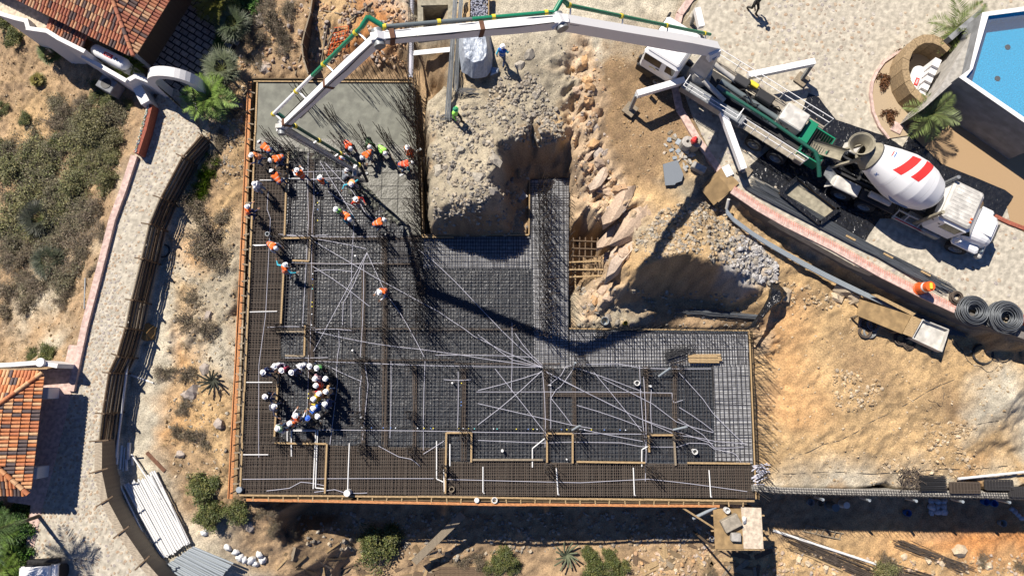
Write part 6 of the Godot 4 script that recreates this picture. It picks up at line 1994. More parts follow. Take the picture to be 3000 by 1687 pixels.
		part("mirror", b, "white_paint", t, T)
		b = MB.new()
		b.cbox(Vector3(W + 0.05, 1.12, z * 1.0), Vector3(1.35, 0.2, 0.42), 0.09)
		part("front_fender", b, "white_paint", t, T)
		b = MB.new()
		b.cbox(Vector3(W + 0.92, 1.05, z * 0.8), Vector3(0.08, 0.2, 0.3), 0.03)
		part("headlight", b, "glass", t, T)
		b = MB.new()
		b.cbox(Vector3(cx - 0.1, 0.75, z * 1.0), Vector3(1.0, 0.35, 0.4), 0.05)
		part("fuel_tank", b, "steel_pale", t, T)
	b = MB.new()
	var sec := []
	for e in [[W - 0.62, 0.96, 1.86], [W - 0.2, 0.92, 1.84], [W + 0.3, 0.86, 1.80], [W + 0.65, 0.80, 1.72], [W + 0.88, 0.72, 1.58], [W + 0.98, 0.6, 1.35]]:
		var r := []
		for k in 13:
			var th: float = PI * k / 12.0
			r.append(Vector3(e[0], 0.95 + (e[2] - 0.95) * pow(sin(th), 0.45), -signf(cos(th)) * pow(absf(cos(th)), 0.55) * e[1]))
		sec.append(r)
	for i in sec.size() - 1:
		for k in 12:
			b.quad(sec[i][k], sec[i][k + 1], sec[i + 1][k + 1], sec[i + 1][k])
	for k in 12:
		b.tri(sec[5][k], sec[5][k + 1], Vector3(W + 0.99, 0.95, 0))
	part("hood", b, "white_paint", t, T)
	b = MB.new()
	b.cbox(Vector3(W + 0.2, 1.8, 0), Vector3(0.95, 0.05, 0.85), 0.02)
	part("hood_ridge", b, "white_paint", t, T)
	b = MB.new()
	b.cbox(Vector3(W + 1.05, 0.7, 0), Vector3(0.25, 0.3, 2.3), 0.06)
	part("bumper", b, "white_dirt_shade", t, T)
	b = MB.new()
	b.cbox(Vector3(W + 0.96, 1.25, 0), Vector3(0.06, 0.6, 1.0), 0.02)
	part("grille", b, "dark_metal", t, T)

# ---------------------------------------------------------------- people
const SKIN := 0
const SHIRT := 1
const PANTS := 2
const BOOTS := 3
const HAIR := 4
const EYE := 5

# joins tapered capsules [a, b, ra, rb, region] with a smooth minimum and meshes the field as surface nets
func nets(bones: Array, cell: float, blend := 0.035) -> Dictionary:
	var lo := Vector3(9, 9, 9)
	var hi := -lo
	for e in bones:
		var r := maxf(e[2], e[3]) + cell * 3
		lo = lo.min(e[0] - Vector3(r, r, r)).min(e[1] - Vector3(r, r, r))
		hi = hi.max(e[0] + Vector3(r, r, r)).max(e[1] + Vector3(r, r, r))
	var nx := int((hi.x - lo.x) / cell) + 2
	var ny := int((hi.y - lo.y) / cell) + 2
	var nzz := int((hi.z - lo.z) / cell) + 2
	var f := PackedFloat32Array()
	f.resize(nx * ny * nzz)
	f.fill(1.0)
	var best := PackedFloat32Array()
	best.resize(nx * ny * nzz)
	best.fill(1.0)
	var reg := PackedByteArray()
	reg.resize(nx * ny * nzz)
	for e in bones:
		var a: Vector3 = e[0]
		var d: Vector3 = e[1] - a
		var dd := maxf(1e-8, d.length_squared())
		var m := maxf(e[2], e[3]) + maxf(0.05, cell * 3) if cell > 0.01 else maxf(e[2], e[3]) + cell * 4
		var p0 := ((a.min(e[1]) - Vector3(m, m, m) - lo) / cell).floor()
		var p1 := ((a.max(e[1]) + Vector3(m, m, m) - lo) / cell).ceil()
		var ra: float = e[2]
		var rb: float = e[3]
		for y in range(maxi(0, int(p0.y)), mini(ny, int(p1.y))):
			for z in range(maxi(0, int(p0.z)), mini(nzz, int(p1.z))):
				for x in range(maxi(0, int(p0.x)), mini(nx, int(p1.x))):
					var q := lo + Vector3(x, y, z) * cell - a
					var t := clampf(q.dot(d) / dd, 0, 1)
					var s := (q - d * t).length() - lerpf(ra, rb, t)
					var k := (y * nzz + z) * nx + x
					if s < best[k]:
						best[k] = s
						reg[k] = e[4]
					var h := clampf(0.5 + 0.5 * (f[k] - s) / blend, 0, 1)
					f[k] = lerpf(f[k], s, h) - blend * h * (1.0 - h)
	var sx := 1
	var sz := nx
	var sy := nx * nzz
	var id := PackedInt32Array()
	id.resize(nx * ny * nzz)
	id.fill(-1)
	var v := PackedVector3Array()
	var n := PackedVector3Array()
	var r2 := PackedByteArray()
	var off := [0, sx, sy, sx + sy, sz, sx + sz, sy + sz, sx + sy + sz]
	var ov := [Vector3(0, 0, 0), Vector3(1, 0, 0), Vector3(0, 1, 0), Vector3(1, 1, 0), Vector3(0, 0, 1), Vector3(1, 0, 1), Vector3(0, 1, 1), Vector3(1, 1, 1)]
	var ed := [[0, 1], [2, 3], [4, 5], [6, 7], [0, 2], [1, 3], [4, 6], [5, 7], [0, 4], [1, 5], [2, 6], [3, 7]]
	var lim := cell * 1.8
	for y in ny - 1:
		for z in nzz - 1:
			for x in nx - 1:
				var k := y * sy + z * sz + x
				if absf(f[k]) > lim:
					continue
				var inside := 0
				for c in 8:
					if f[k + off[c]] < 0: inside += 1
				if inside == 0 or inside == 8:
					continue
				var s := Vector3.ZERO
				var m := 0
				for e in ed:
					var fa: float = f[k + off[e[0]]]
					var fb: float = f[k + off[e[1]]]
					if (fa < 0) != (fb < 0):
						s += ov[e[0]].lerp(ov[e[1]], fa / (fa - fb))
						m += 1
				id[k] = v.size()
				v.append(lo + (Vector3(x, y, z) + s / m) * cell)
				var g := Vector3(f[k + off[1]] - f[k] + f[k + off[7]] - f[k + off[6]], f[k + off[2]] - f[k] + f[k + off[7]] - f[k + off[5]], f[k + off[4]] - f[k] + f[k + off[7]] - f[k + off[3]])
				n.append(g.normalized())
				r2.append(reg[k])
	var tv := PackedVector3Array()
	var tn := PackedVector3Array()
	var tr := PackedByteArray()
	for y in range(1, ny - 1):
		for z in range(1, nzz - 1):
			for x in range(1, nx - 1):
				var k := y * sy + z * sz + x
				if id[k] < 0:
					continue
				for ax in 3:
					var s1: int = [sx, sy, sz][ax]
					if (f[k] < 0) == (f[k + s1] < 0):
						continue
					var u: int = [sy, sz, sx][ax]
					var w: int = [sz, sx, sy][ax]
					var q := [id[k], id[k - u], id[k - u - w], id[k - w]]
					if q[0] < 0 or q[1] < 0 or q[2] < 0 or q[3] < 0:
						continue
					for t3 in [[0, 1, 2], [0, 2, 3]]:
						var a: int = q[t3[0]]
						var b: int = q[t3[1]]
						var c: int = q[t3[2]]
						# front faces run clockwise: the geometric normal of a, b, c points inwards
						if (v[b] - v[a]).cross(v[c] - v[a]).dot(n[a] + n[b] + n[c]) > 0:
							var sw := b
							b = c
							c = sw
						for i in [a, b, c]:
							tv.append(v[i]); tn.append(n[i]); tr.append(r2[i])
	return {"v": tv, "n": tn, "r": tr}

func append_part(to: Dictionary, o: Dictionary, t: Transform3D) -> void:
	var nb := t.basis.orthonormalized()
	for i in o.v.size():
		to.v.append(t * o.v[i]); to.n.append(nb * o.n[i])
	to.r.append_array(o.r)
	if t.basis.determinant() < 0:
		var k: int = to.v.size() - o.v.size()
		for i in range(k, to.v.size(), 3):
			var s: Vector3 = to.v[i]
			to.v[i] = to.v[i + 1]
			to.v[i + 1] = s
			s = to.n[i]
			to.n[i] = to.n[i + 1]
			to.n[i + 1] = s

func bend_joint(a: Vector3, z: Vector3, l1: float, l2: float, hint: Vector3) -> Vector3:
	var d := z - a
	var len := minf(d.length(), l1 + l2 - 0.005)
	d = d.normalized()
	var x := (l1 * l1 - l2 * l2 + len * len) / (2.0 * len)
	var h := sqrt(maxf(0.0, l1 * l1 - x * x))
	var s := (hint - d * hint.dot(d)).normalized()
	return a + d * x + s * h

var head_part: Dictionary
var hand_part: Dictionary
var helmet_mesh := {}

# pelvis height, torso bend (degrees), hands from the shoulders, feet on the ground; the figure faces +z
func body_pose(ph: float, bend: float, hl: Vector3, hr: Vector3, fl: Vector3, fr: Vector3) -> Dictionary:
	var th := deg_to_rad(bend)
	var up := Vector3(0, cos(th), sin(th))
	var pel := Vector3(0, ph, -0.12 * sin(th))
	var neck := pel + up * 0.50
	var b := [[pel + Vector3(-0.07, 0, 0), pel + Vector3(0.07, 0, 0), 0.125, 0.125, PANTS], [pel + up * 0.06, pel + up * 0.22, 0.135, 0.13, SHIRT]]
	for s in [-1, 1]:
		b.append([pel + up * 0.2 + Vector3(s * 0.05, 0, 0), pel + up * 0.40 + Vector3(s * 0.085, 0, 0), 0.11, 0.105, SHIRT])
	var hup := (up + Vector3(0, 0.25, 0.0)).normalized()
	var head := neck + hup * 0.16
	b.append([neck - up * 0.02, head, 0.058, 0.056, SKIN])
	var hands := []
	for s in [-1, 1]:
		var sh := pel + up * 0.455 + Vector3(s * 0.19, 0, 0)
		var hd: Vector3 = sh + (hr if s > 0 else hl)
		if sh.distance_to(hd) > 0.53:
			hd = sh + (hd - sh).normalized() * 0.53
		var el := bend_joint(sh, hd, 0.29, 0.26, Vector3(s * 0.5, -0.3, -0.8))
		b.append([pel + up * 0.43 + Vector3(s * 0.1, 0, 0), sh, 0.075, 0.07, SHIRT])
		b.append([sh, el, 0.062, 0.048, SHIRT])
		b.append([el, hd, 0.046, 0.034, SHIRT])
		hands.append([hd, (hd - el).normalized(), s])
		var ft: Vector3 = fr if s > 0 else fl
		var hip := pel + Vector3(s * 0.095, -0.03, 0)
		var an := ft + Vector3(0, 0.09, 0)
		var kn := bend_joint(hip, an, 0.44, 0.43, Vector3(s * 0.15, 0, 1))
		b.append([hip, kn, 0.098, 0.068, PANTS])
		b.append([kn, an + Vector3(0, 0.05, 0), 0.066, 0.05, PANTS])
		b.append([an + Vector3(0, 0.03, 0), an, 0.052, 0.052, BOOTS])
		b.append([an + Vector3(0, -0.04, -0.03), an + Vector3(s * 0.03, -0.05, 0.15), 0.05, 0.04, BOOTS])
	var o := nets(b, 0.026)
	if not head_part:
		head_part = nets([[Vector3(0, 0.05, -0.015), Vector3(0, 0.07, 0.012), 0.09, 0.088, HAIR], [Vector3(0, 0.03, 0.03), Vector3(0, -0.045, 0.042), 0.068, 0.05, SKIN], [Vector3(0, 0.02, 0.098), Vector3(0, -0.012, 0.112), 0.012, 0.017, SKIN], [Vector3(-0.02, -0.045, 0.086), Vector3(0.02, -0.045, 0.086), 0.011, 0.011, SKIN], [Vector3(-0.084, 0.015, 0), Vector3(-0.088, -0.02, 0.002), 0.02, 0.014, SKIN], [Vector3(0.084, 0.015, 0), Vector3(0.088, -0.02, 0.002), 0.02, 0.014, SKIN], [Vector3(-0.03, 0.022, 0.087), Vector3(-0.03, 0.022, 0.088), 0.012, 0.012, EYE], [Vector3(0.03, 0.022, 0.087), Vector3(0.03, 0.022, 0.088), 0.012, 0.012, EYE]], 0.011, 0.014)
		var hb := [[Vector3(-0.022, 0, 0), Vector3(-0.03, 0.075, 0.004), 0.02, 0.016, SKIN], [Vector3(0.02, 0, 0), Vector3(0.03, 0.075, 0.004), 0.02, 0.016, SKIN], [Vector3(0, -0.02, 0), Vector3(0, 0.06, 0), 0.025, 0.018, SKIN], [Vector3(0, -0.05, 0), Vector3(0, 0, 0), 0.03, 0.026, SKIN]]
		for i in 4:
			var x := -0.033 + i * 0.022
			var l: float = [0.06, 0.075, 0.07, 0.05][i]
			var k := Vector3(x * 1.25, 0.085 + l * 0.5, 0.012)
			hb.append([Vector3(x, 0.075, 0.004), k, 0.0092, 0.0086, SKIN])
			hb.append([k, Vector3(x * 1.45, 0.085 + l * 0.85, 0.034), 0.0086, 0.0075, SKIN])
		hb.append([Vector3(-0.03, 0.01, 0.004), Vector3(-0.062, 0.05, 0.018), 0.012, 0.01, SKIN])
		hb.append([Vector3(-0.062, 0.05, 0.018), Vector3(-0.064, 0.08, 0.03), 0.01, 0.008, SKIN])
		hand_part = nets(hb, 0.0075, 0.006)
	var hz := Vector3(0, -hup.z, hup.y)
	var hT := Transform3D(Basis(Vector3.RIGHT, hup, hz), head + hup * 0.05)
	append_part(o, head_part, hT)
	for h in hands:
		var y: Vector3 = h[1]
		var x := y.cross(Vector3(0, 0, 1)).normalized() * (1.0 if h[2] < 0 else 1.0)
		if x.length() < 0.5: x = Vector3.RIGHT
		var z := x.cross(y)
		append_part(o, hand_part, Transform3D(Basis(x * -h[2], y, z), h[0] + y * 0.02))
	var vb := [[pel + up * 0.04, pel + up * 0.22, 0.158, 0.152, 0]]
	for s in [-1, 1]:
		vb.append([pel + up * 0.2 + Vector3(s * 0.05, 0, 0), pel + up * 0.40 + Vector3(s * 0.09, 0, 0), 0.132, 0.125, 0])
		vb.append([pel + up * 0.44 + Vector3(s * 0.08, 0, 0), pel + up * 0.46 + Vector3(s * 0.16, 0, 0), 0.092, 0.088, 0])
	o.vest = nets(vb, 0.026)
	o.head = hT
	o.pel = pel
	o.up = up
	return o

func coloured(o: Dictionary, pick: Callable) -> ArrayMesh:
	var c := PackedColorArray()
	c.resize(o.v.size())
	for i in o.v.size():
		c[i] = pick.call(i)
	var a := []
	a.resize(Mesh.ARRAY_MAX)
	a[Mesh.ARRAY_VERTEX] = o.v
	a[Mesh.ARRAY_NORMAL] = o.n
	a[Mesh.ARRAY_COLOR] = c
	var m := ArrayMesh.new()
	m.add_surface_from_arrays(Mesh.PRIMITIVE_TRIANGLES, a)
	m.surface_set_material(0, M.cloth)
	return m

func helmet(col: Color) -> ArrayMesh:
	if not helmet_mesh.has(col):
		var b := MB.new()
		b.col = col
		var pr := PackedVector2Array()
		for i in 9:
			var t := PI * 0.5 * i / 8.0
			pr.append(Vector2(0.128 * cos(t), 0.115 * sin(t)))
		b.lathe(Vector3(0, 0.055, 0), Vector3.UP, pr, 20)
		b.lathe(Vector3(0, 0.05, 0.012), Vector3.UP, PackedVector2Array([Vector2(0.11, 0), Vector2(0.155, -0.004), Vector2(0.157, 0.006), Vector2(0.11, 0.016)]), 20)
		b.bar(Vector3(0, 0.165, -0.1), Vector3(0, 0.172, 0.08), 0.035, 0.016)
		b.hexa(Vector3(0, 0.058, 0.15), Vector3(0.16, 0.014, 0.09), Basis(), 0.8, 0.9)
		helmet_mesh[col] = b.mesh(M.plain)
	return helmet_mesh[col]

func people() -> void:
	mk("cloth", Color(1, 1, 1), 0.9, 0, "", 1, 0.0, true)
	var V := func(x, y, z): return Vector3(x, y, z)
	var poses := {
		"stand": body_pose(0.93, 4, V.call(-0.06, -0.52, 0.06), V.call(0.06, -0.52, 0.06), V.call(-0.13, 0, -0.02), V.call(0.13, 0, 0.05)),
		"akimbo": body_pose(0.93, 6, V.call(-0.12, -0.40, 0.12), V.call(0.10, -0.30, 0.30), V.call(-0.15, 0, 0.0), V.call(0.14, 0, 0.06)),
		"reach": body_pose(0.90, 22, V.call(-0.08, -0.34, 0.36), V.call(0.04, -0.30, 0.40), V.call(-0.16, 0, -0.12), V.call(0.15, 0, 0.18)),
		"bend": body_pose(0.86, 62, V.call(-0.06, -0.48, 0.14), V.call(0.05, -0.46, 0.2), V.call(-0.18, 0, -0.1), V.call(0.17, 0, 0.12)),
		"low": body_pose(0.82, 84, V.call(-0.1, -0.5, 0.05), V.call(0.08, -0.5, 0.1), V.call(-0.2, 0, -0.12), V.call(0.18, 0, 0.1)),
		"spread": body_pose(0.88, 30, V.call(-0.44, -0.2, 0.1), V.call(0.46, -0.05, 0.05), V.call(-0.2, 0, -0.22), V.call(0.18, 0, 0.24)),
		"walk": body_pose(0.91, 8, V.call(-0.1, -0.48, 0.2), V.call(0.08, -0.48, -0.16), V.call(-0.1, 0, -0.26), V.call(0.1, 0, 0.28)),
		"crouch": body_pose(0.55, 40, V.call(-0.05, -0.36, 0.28), V.call(0.05, -0.38, 0.26), V.call(-0.16, 0, 0.0), V.call(0.16, 0, 0.16)),
	}
	var OR := Color(0.85, 0.14, 0.02)
	var GR := Color(0.30, 0.72, 0.10)
	var NO := Color(0, 0, 0)
	var NAVY := Color(0.02, 0.03, 0.09)
	var BLK := Color(0.02, 0.02, 0.022)
	var WHT := Color(0.62, 0.63, 0.65)
	var GRY := Color(0.22, 0.24, 0.27)
	var RED := Color(0.5, 0.03, 0.03)
	var BLU := Color(0.02, 0.10, 0.42)
	var TEA := Color(0.05, 0.35, 0.45)
	var TAN2 := Color(0.55, 0.36, 0.18)
	var YEL := Color(0.75, 0.5, 0.05)
	var JEAN := Color(0.05, 0.08, 0.16)
	var HW := Color(0.82, 0.82, 0.82)
	var slab := "workers placing concrete on the slab"
	var ringg := "workers gathered in a ring on the slab"
	# head pixel, ground height, pose, facing (x, z), vest, shirt, trousers, helmet, label, group
	var list := [
		[759, 416, 0.08, "low", -0.6, -0.5, OR, NAVY, JEAN, HW, "worker in orange vest bent right over at the concrete edge by the formwork", slab],
		[735, 452, 0.1, "reach", -0.7, 0.3, Color(0.65, 0.2, 0.06), NAVY, JEAN, HW, "worker in faded orange vest leaning on the orange formwork boards", slab],
		[791, 467, 0.05, "bend", -0.8, 0.5, OR, GRY, JEAN, HW, "worker in orange vest bending with both arms down beside wet concrete", slab],
		[794, 501, 0.05, "bend", -0.5, -0.7, OR, GRY, JEAN, HW, "worker in orange vest stooping over brown bars near the white pipe", slab],
		[868, 498, 0.05, "reach", -0.5, -0.6, OR, WHT, JEAN, HW, "worker in orange vest over a white shirt at the first conduit band", slab],
		[935, 520, 0.05, "stand", 0.2, -0.9, OR, TEA, JEAN, HW, "worker in orange vest with blue sleeves standing alone on the black panel", slab],
		[1027, 537, 0.1, "spread", 0.3, 0.9, Color(0.8, 0.3, 0.1), TEA, GRY, HW, "worker in pale orange vest stepping with both arms spread wide", slab],
		[1040, 582, 0.05, "akimbo", 0.4, 0.5, OR, RED, GRY, HW, "worker in orange vest and red sleeves beside the ragged concrete edge", slab],
		[742, 537, 0.1, "stand", 0.7, 0.3, NO, WHT, GRY, HW, "worker in pale grey clothes standing on the formwork edge", slab],
		[721, 605, 0.1, "reach", 0.5, -0.5, OR, NAVY, NAVY, HW, "worker in navy and orange straddling the outer formwork board", slab],
		[983, 611, 0.05, "stand", -0.6, 0.5, GR, GRY, BLK, HW, "worker in bright green vest standing on the black panel", slab],
		[1021, 640, 0.05, "bend", 0.6, 0.6, OR, TEA, JEAN, HW, "worker in orange vest with blue sleeves bending over slanting conduits", slab],
		[1122, 643, 0.05, "bend", 0.7, -0.2, OR, NAVY, JEAN, HW, "worker in orange vest bending at the concrete front below the others", slab],
		[1024, 432, 0.08, "bend", 0.5, 0.7, Color(0.7, 0.08, 0.02), BLK, JEAN, HW, "worker in red-orange vest bending beside tall bars in the concrete", slab],
		[1081, 427, 0.08, "bend", 0.3, 0.9, NO, Color(0.05, 0.09, 0.04), BLK, HW, "worker in dark green and black raking wet concrete", slab],
		[1126, 446, 0.08, "bend", 0.6, 0.8, GR, BLK, BLK, HW, "worker in green vest over black raking wet concrete with a long pole", slab],
		[1193, 429, 0.08, "stand", -0.3, 0.9, Color(0.9, 0.2, 0.01), Color(0.9, 0.2, 0.01), OR, HW, "worker wholly in orange standing by the mound formwork", slab],
		[1204, 475, 0.08, "low", 0.9, -0.1, Color(0.85, 0.1, 0.04), TEA, JEAN, HW, "worker in red-orange vest bent flat beside the worker all in orange", slab],
		[1060, 459, 0.05, "bend", -0.5, 0.6, OR, GRY, GRY, HW, "worker in orange vest bending close to the end of the pump hose", slab],
		[1001, 457, 0.05, "reach", 0.7, 0.6, OR, WHT, JEAN, HW, "worker in orange vest guiding the pump hose under the boom", slab],
		[1013, 498, 0.05, "crouch", 0.4, -0.5, NO, GRY, BLK, HW, "worker in grey crouching under the boom tip", slab],
		[804, 725, 0.05, "bend", 0.6, 0.4, OR, WHT, JEAN, HW, "worker in orange vest stooping beside the open grey pipe", slab],
		[832, 776, 0.05, "spread", 0.4, -0.6, OR, TEA, GRY, HW, "worker in orange vest with arms out at the end of the long board", slab],
		[1112, 855, 0.05, "reach", -0.6, 0.6, OR, WHT, JEAN, HW, "worker in orange vest working alone in the middle of the black panels", slab],
		[767, 1090, 0.05, "stand", 0.7, 0.3, NO, NAVY, JEAN, HW, "onlooker in navy apart from the ring on the brown bars, nearest the white pipe", ringg],
		[802, 1071, 0.05, "akimbo", 0.4, 0.8, NO, WHT, NAVY, HW, "onlooker in a pale shirt at the start of the ring", ringg],
		[822, 1084, 0.05, "stand", 0.5, 0.7, NO, Color(0.25, 0.03, 0.06), BLK, HW, "onlooker in dark red beside the long board", ringg],
		[851, 1090, 0.05, "stand", 0.4, 0.8, NO, NAVY, JEAN, HW, "onlooker in navy between dark red and pale shirts in the ring", ringg],
		[877, 1071, 0.05, "akimbo", 0.2, 0.9, NO, WHT, JEAN, HW, "onlooker in a white shirt on the outer side of the ring", ringg],
		[905, 1071, 0.05, "stand", 0.1, 0.9, NO, BLK, JEAN, HW, "onlooker in black between white shirt and green vest", ringg],
		[926, 1077, 0.05, "stand", -0.2, 0.9, Color(0.05, 0.2, 0.05), BLK, BLK, HW, "onlooker in a dark green vest over black at the ring corner", ringg],
		[922, 1109, 0.05, "stand", -0.8, 0.4, NO, Color(0.5, 0.3, 0.32), JEAN, HW, "onlooker in a pinkish shirt by the upright conduit", ringg],
		[953, 1109, 0.05, "stand", -0.8, 0.3, NO, BLK, BLK, HW, "onlooker all in black at the outer bend of the ring", ringg],
		[925, 1129, 0.05, "akimbo", -0.9, 0.2, Color(0.6, 0.05, 0.02), RED, JEAN, HW, "onlooker in a red vest in the middle of the ring", ringg],
		[954, 1147, 0.05, "akimbo", -0.9, 0.1, NO, TAN2, JEAN, HW, "onlooker in a tan shirt with arms forward in the ring", ringg],
		[934, 1153, 0.05, "stand", -0.9, 0.1, NO, Color(0.35, 0.2, 0.1), BLK, HW, "onlooker in brown beside the tan shirt in the ring", ringg],
		[918, 1169, 0.05, "akimbo", -0.9, 0.0, NO, YEL, JEAN, HW, "onlooker in a yellow shirt in the ring", ringg],
		[951, 1184, 0.05, "stand", -0.9, -0.2, NO, NAVY, JEAN, HW, "onlooker in navy behind the yellow shirt in the ring", ringg],
		[917, 1197, 0.05, "akimbo", -0.8, -0.4, NO, BLU, JEAN, HW, "onlooker in a bright blue shirt in the ring", ringg],
		[773, 1162, 0.05, "stand", 0.9, 0.1, NO, BLK, JEAN, HW, "onlooker in black standing apart on the brown bars facing the ring", ringg],
		[799, 1191, 0.05, "spread", 0.9, -0.2, NO, Color(0.05, 0.05, 0.08), GRY, HW, "onlooker in a dark vest with bare arms held out beside the long board", ringg],
		[863, 1220, 0.05, "reach", 0.3, -0.9, OR, WHT, JEAN, HW, "onlooker in an orange vest over white closing the ring", ringg],
		[846, 1242, 0.05, "stand", 0.3, -0.9, Color(0.9, 0.2, 0.04), GRY, JEAN, HW, "onlooker in a plain orange vest just below the other orange vest", ringg],
		[929, 1221, 0.05, "stand", -0.5, -0.8, NO, BLK, BLK, HW, "onlooker all in black next to the blue helmet", ringg],
		[900, 1227, 0.05, "spread", -0.2, -0.9, NO, BLK, BLK, Color(0.02, 0.12, 0.6), "onlooker in black with a blue helmet and arms out", ringg],
		[810, 1257, 0.05, "stand", 0.7, -0.6, Color(0.35, 0.6, 0.3), WHT, JEAN, HW, "onlooker in a pale green vest above the angled boards", ringg],
		[1472, 136, 2.95, "walk", 0.2, -0.9, BLU, Color(0.05, 0.45, 0.6), JEAN, HW, "man in blue vest and jeans walking past the grey tarpaulin", ""],
		[1334, 322, 2.55, "walk", 0.8, 0.5, GR, GR, BLK, Color(0.02, 0.25, 0.12), "man in bright green jacket and green helmet on the earth mound", ""],
		[2236, -14, 3.0, "walk", 0.5, 0.8, NO, BLK, BLK, HW, "person in black walking over the cobbled yard", ""],
	]
	for e in list:
		var p: Dictionary = poses[e[3]]
		var yaw := atan2(e[4], e[5])
		var hd: Vector3 = p.head.origin * 0.94
		var at := P(e[0], e[1], e[2] + hd.y + 0.08)
		at -= hd.rotated(Vector3.UP, yaw)
		at.y = maxf(e[2], ground(at.x, at.z) + 0.01) if e[2] > 1 else e[2]
		var t := thing("person", e[10], "worker" if e[11] else "person", e[11], at)
		t.rotation.y = yaw
		t.scale = Vector3(0.94, 0.94, 0.94)
		var skin := Color(0.36, 0.2, 0.125) * rng.randf_range(0.75, 1.1)
		var pal := [skin, e[7], e[8], Color(0.06, 0.04, 0.03), Color(0.012, 0.01, 0.009), Color(0.01, 0.01, 0.01)]
		if e[11] == ringg:
			t.set_meta("category", "person")
		put("body", coloured(p, func(i): return pal[p.r[i]]), null, t)
		if e[6] != NO:
			var vc: Color = e[6]
			var pel: Vector3 = p.pel
			var up: Vector3 = p.up
			put("vest", coloured(p.vest, func(i):
				var s: float = (p.vest.v[i] - pel).dot(up)
				return Color(0.42, 0.43, 0.36) if (s > 0.05 and s < 0.09) or (s > 0.26 and s < 0.30) else vc), null, t)
		var hm := put("helmet", helmet(e[9]), null, t)
		hm.transform = p.head.scaled_local(Vector3(0.93, 0.95, 0.93))
	# tools held on the concrete
	for c in [[[1147, 460, 0.9], [1178, 510, 0.12], "long-handled concrete rake held by the worker in a green vest"], [[1198, 466, 0.8], [1226, 440, 0.5], "long-handled shovel held by the worker bent flat"], [[1062, 478, 0.9], [1070, 510, 0.12], "long-handled shovel near the pump hose end"]]:
		var b := MB.new()
		var a := P(c[0][0], c[0][1], c[0][2])
		var z := P(c[1][0], c[1][1], c[1][2])
		b.cyl(a, z, 0.018, 0.018, 6)
		var t := thing("rake" if "rake" in c[2] else "shovel", c[2], "tool")
		put("shaft", b, M.wood, t)
		b = MB.new()
		b.box(z, Vector3(0.32, 0.03, 0.12), Basis(Vector3.UP, 0.6))
		put("blade", b, M.steel_pale, t)

# ---------------------------------------------------------------- plants
var plant_kinds := {}

func shrub_shapes(kind: String, tips: int, leaves: int, size: float, cols: Array, flat: float, n: int) -> void:
	var out := []
	for s in n:
		var b := MB.new()
		var w := MB.new()
		var lobes := []
		for i in rng.randi_range(5, 9):
			var la := rng.randf() * TAU
			var lr := rng.randf_range(0.1, 0.85)
			lobes.append([Vector3(cos(la) * lr, flat * rng.randf_range(0.35, 0.95) * (1.1 - lr * 0.6), sin(la) * lr), rng.randf_range(0.2, 0.42)])
		for i in tips:
			var lb: Array = lobes[i % lobes.size()]
			var p: Vector3 = lb[0] + Vector3(rng.randfn(), rng.randfn() * 0.6, rng.randfn()) * lb[1] * 0.6
			p.y = maxf(p.y, 0.06)
			w.col = Color(0.16, 0.13, 0.10) * rng.randf_range(0.7, 1.6)
			var mid := p * 0.5 + Vector3(rng.randf_range(-0.1, 0.1), 0.12, rng.randf_range(-0.1, 0.1))
			w.cyl(Vector3.ZERO, mid, 0.022, 0.013, 4, false)
			w.cyl(mid, p, 0.013, 0.005, 4, false)
			for q in 3:
				var e := p + Vector3(rng.randf_range(-1, 1), rng.randf_range(-0.6, 0.8), rng.randf_range(-1, 1)) * 0.17
				w.cyl(mid.lerp(p, 0.7), e, 0.006, 0.003, 3, false)
			var tone := rng.randf_range(0.6, 1.25)
			var c0: Color = cols[rng.randi() % cols.size()]
			for k in leaves:
				var o := p + Vector3(rng.randfn(), rng.randfn() * 0.8, rng.randfn()) * 0.105
				var d := Vector3(rng.randf_range(-1, 1), rng.randf_range(-0.3, 0.9), rng.randf_range(-1, 1)).normalized()
				var sd := d.cross(Vector3(rng.randf_range(-1, 1), 1, rng.randf_range(-1, 1))).normalized()
				var m := tone * rng.randf_range(0.75, 1.25)
				b.col = Color(c0.r * m, c0.g * m, c0.b * m)
				b.leaf(o, d, sd, size * rng.randf_range(0.7, 1.4), size * 0.3)
		out.append([b.mesh(M.leaf), w.mesh(M.vc)])
	plant_kinds[kind] = out

func shrub(kind: String, px: float, py: float, r: float, label: String, group: String, called := "shrub") -> void:
	var o := G(px, py)
	var t := thing(called, label, called.replace("_", " "), group, o + Vector3(0, -0.05, 0))
	var v: Array = plant_kinds[kind][rng.randi() % plant_kinds[kind].size()]
	t.rotation.y = rng.randf() * TAU
	t.scale = Vector3(r, r * rng.randf_range(0.8, 1.1), r)
	put("foliage", v[0], null, t)
	put("branches", v[1], null, t)

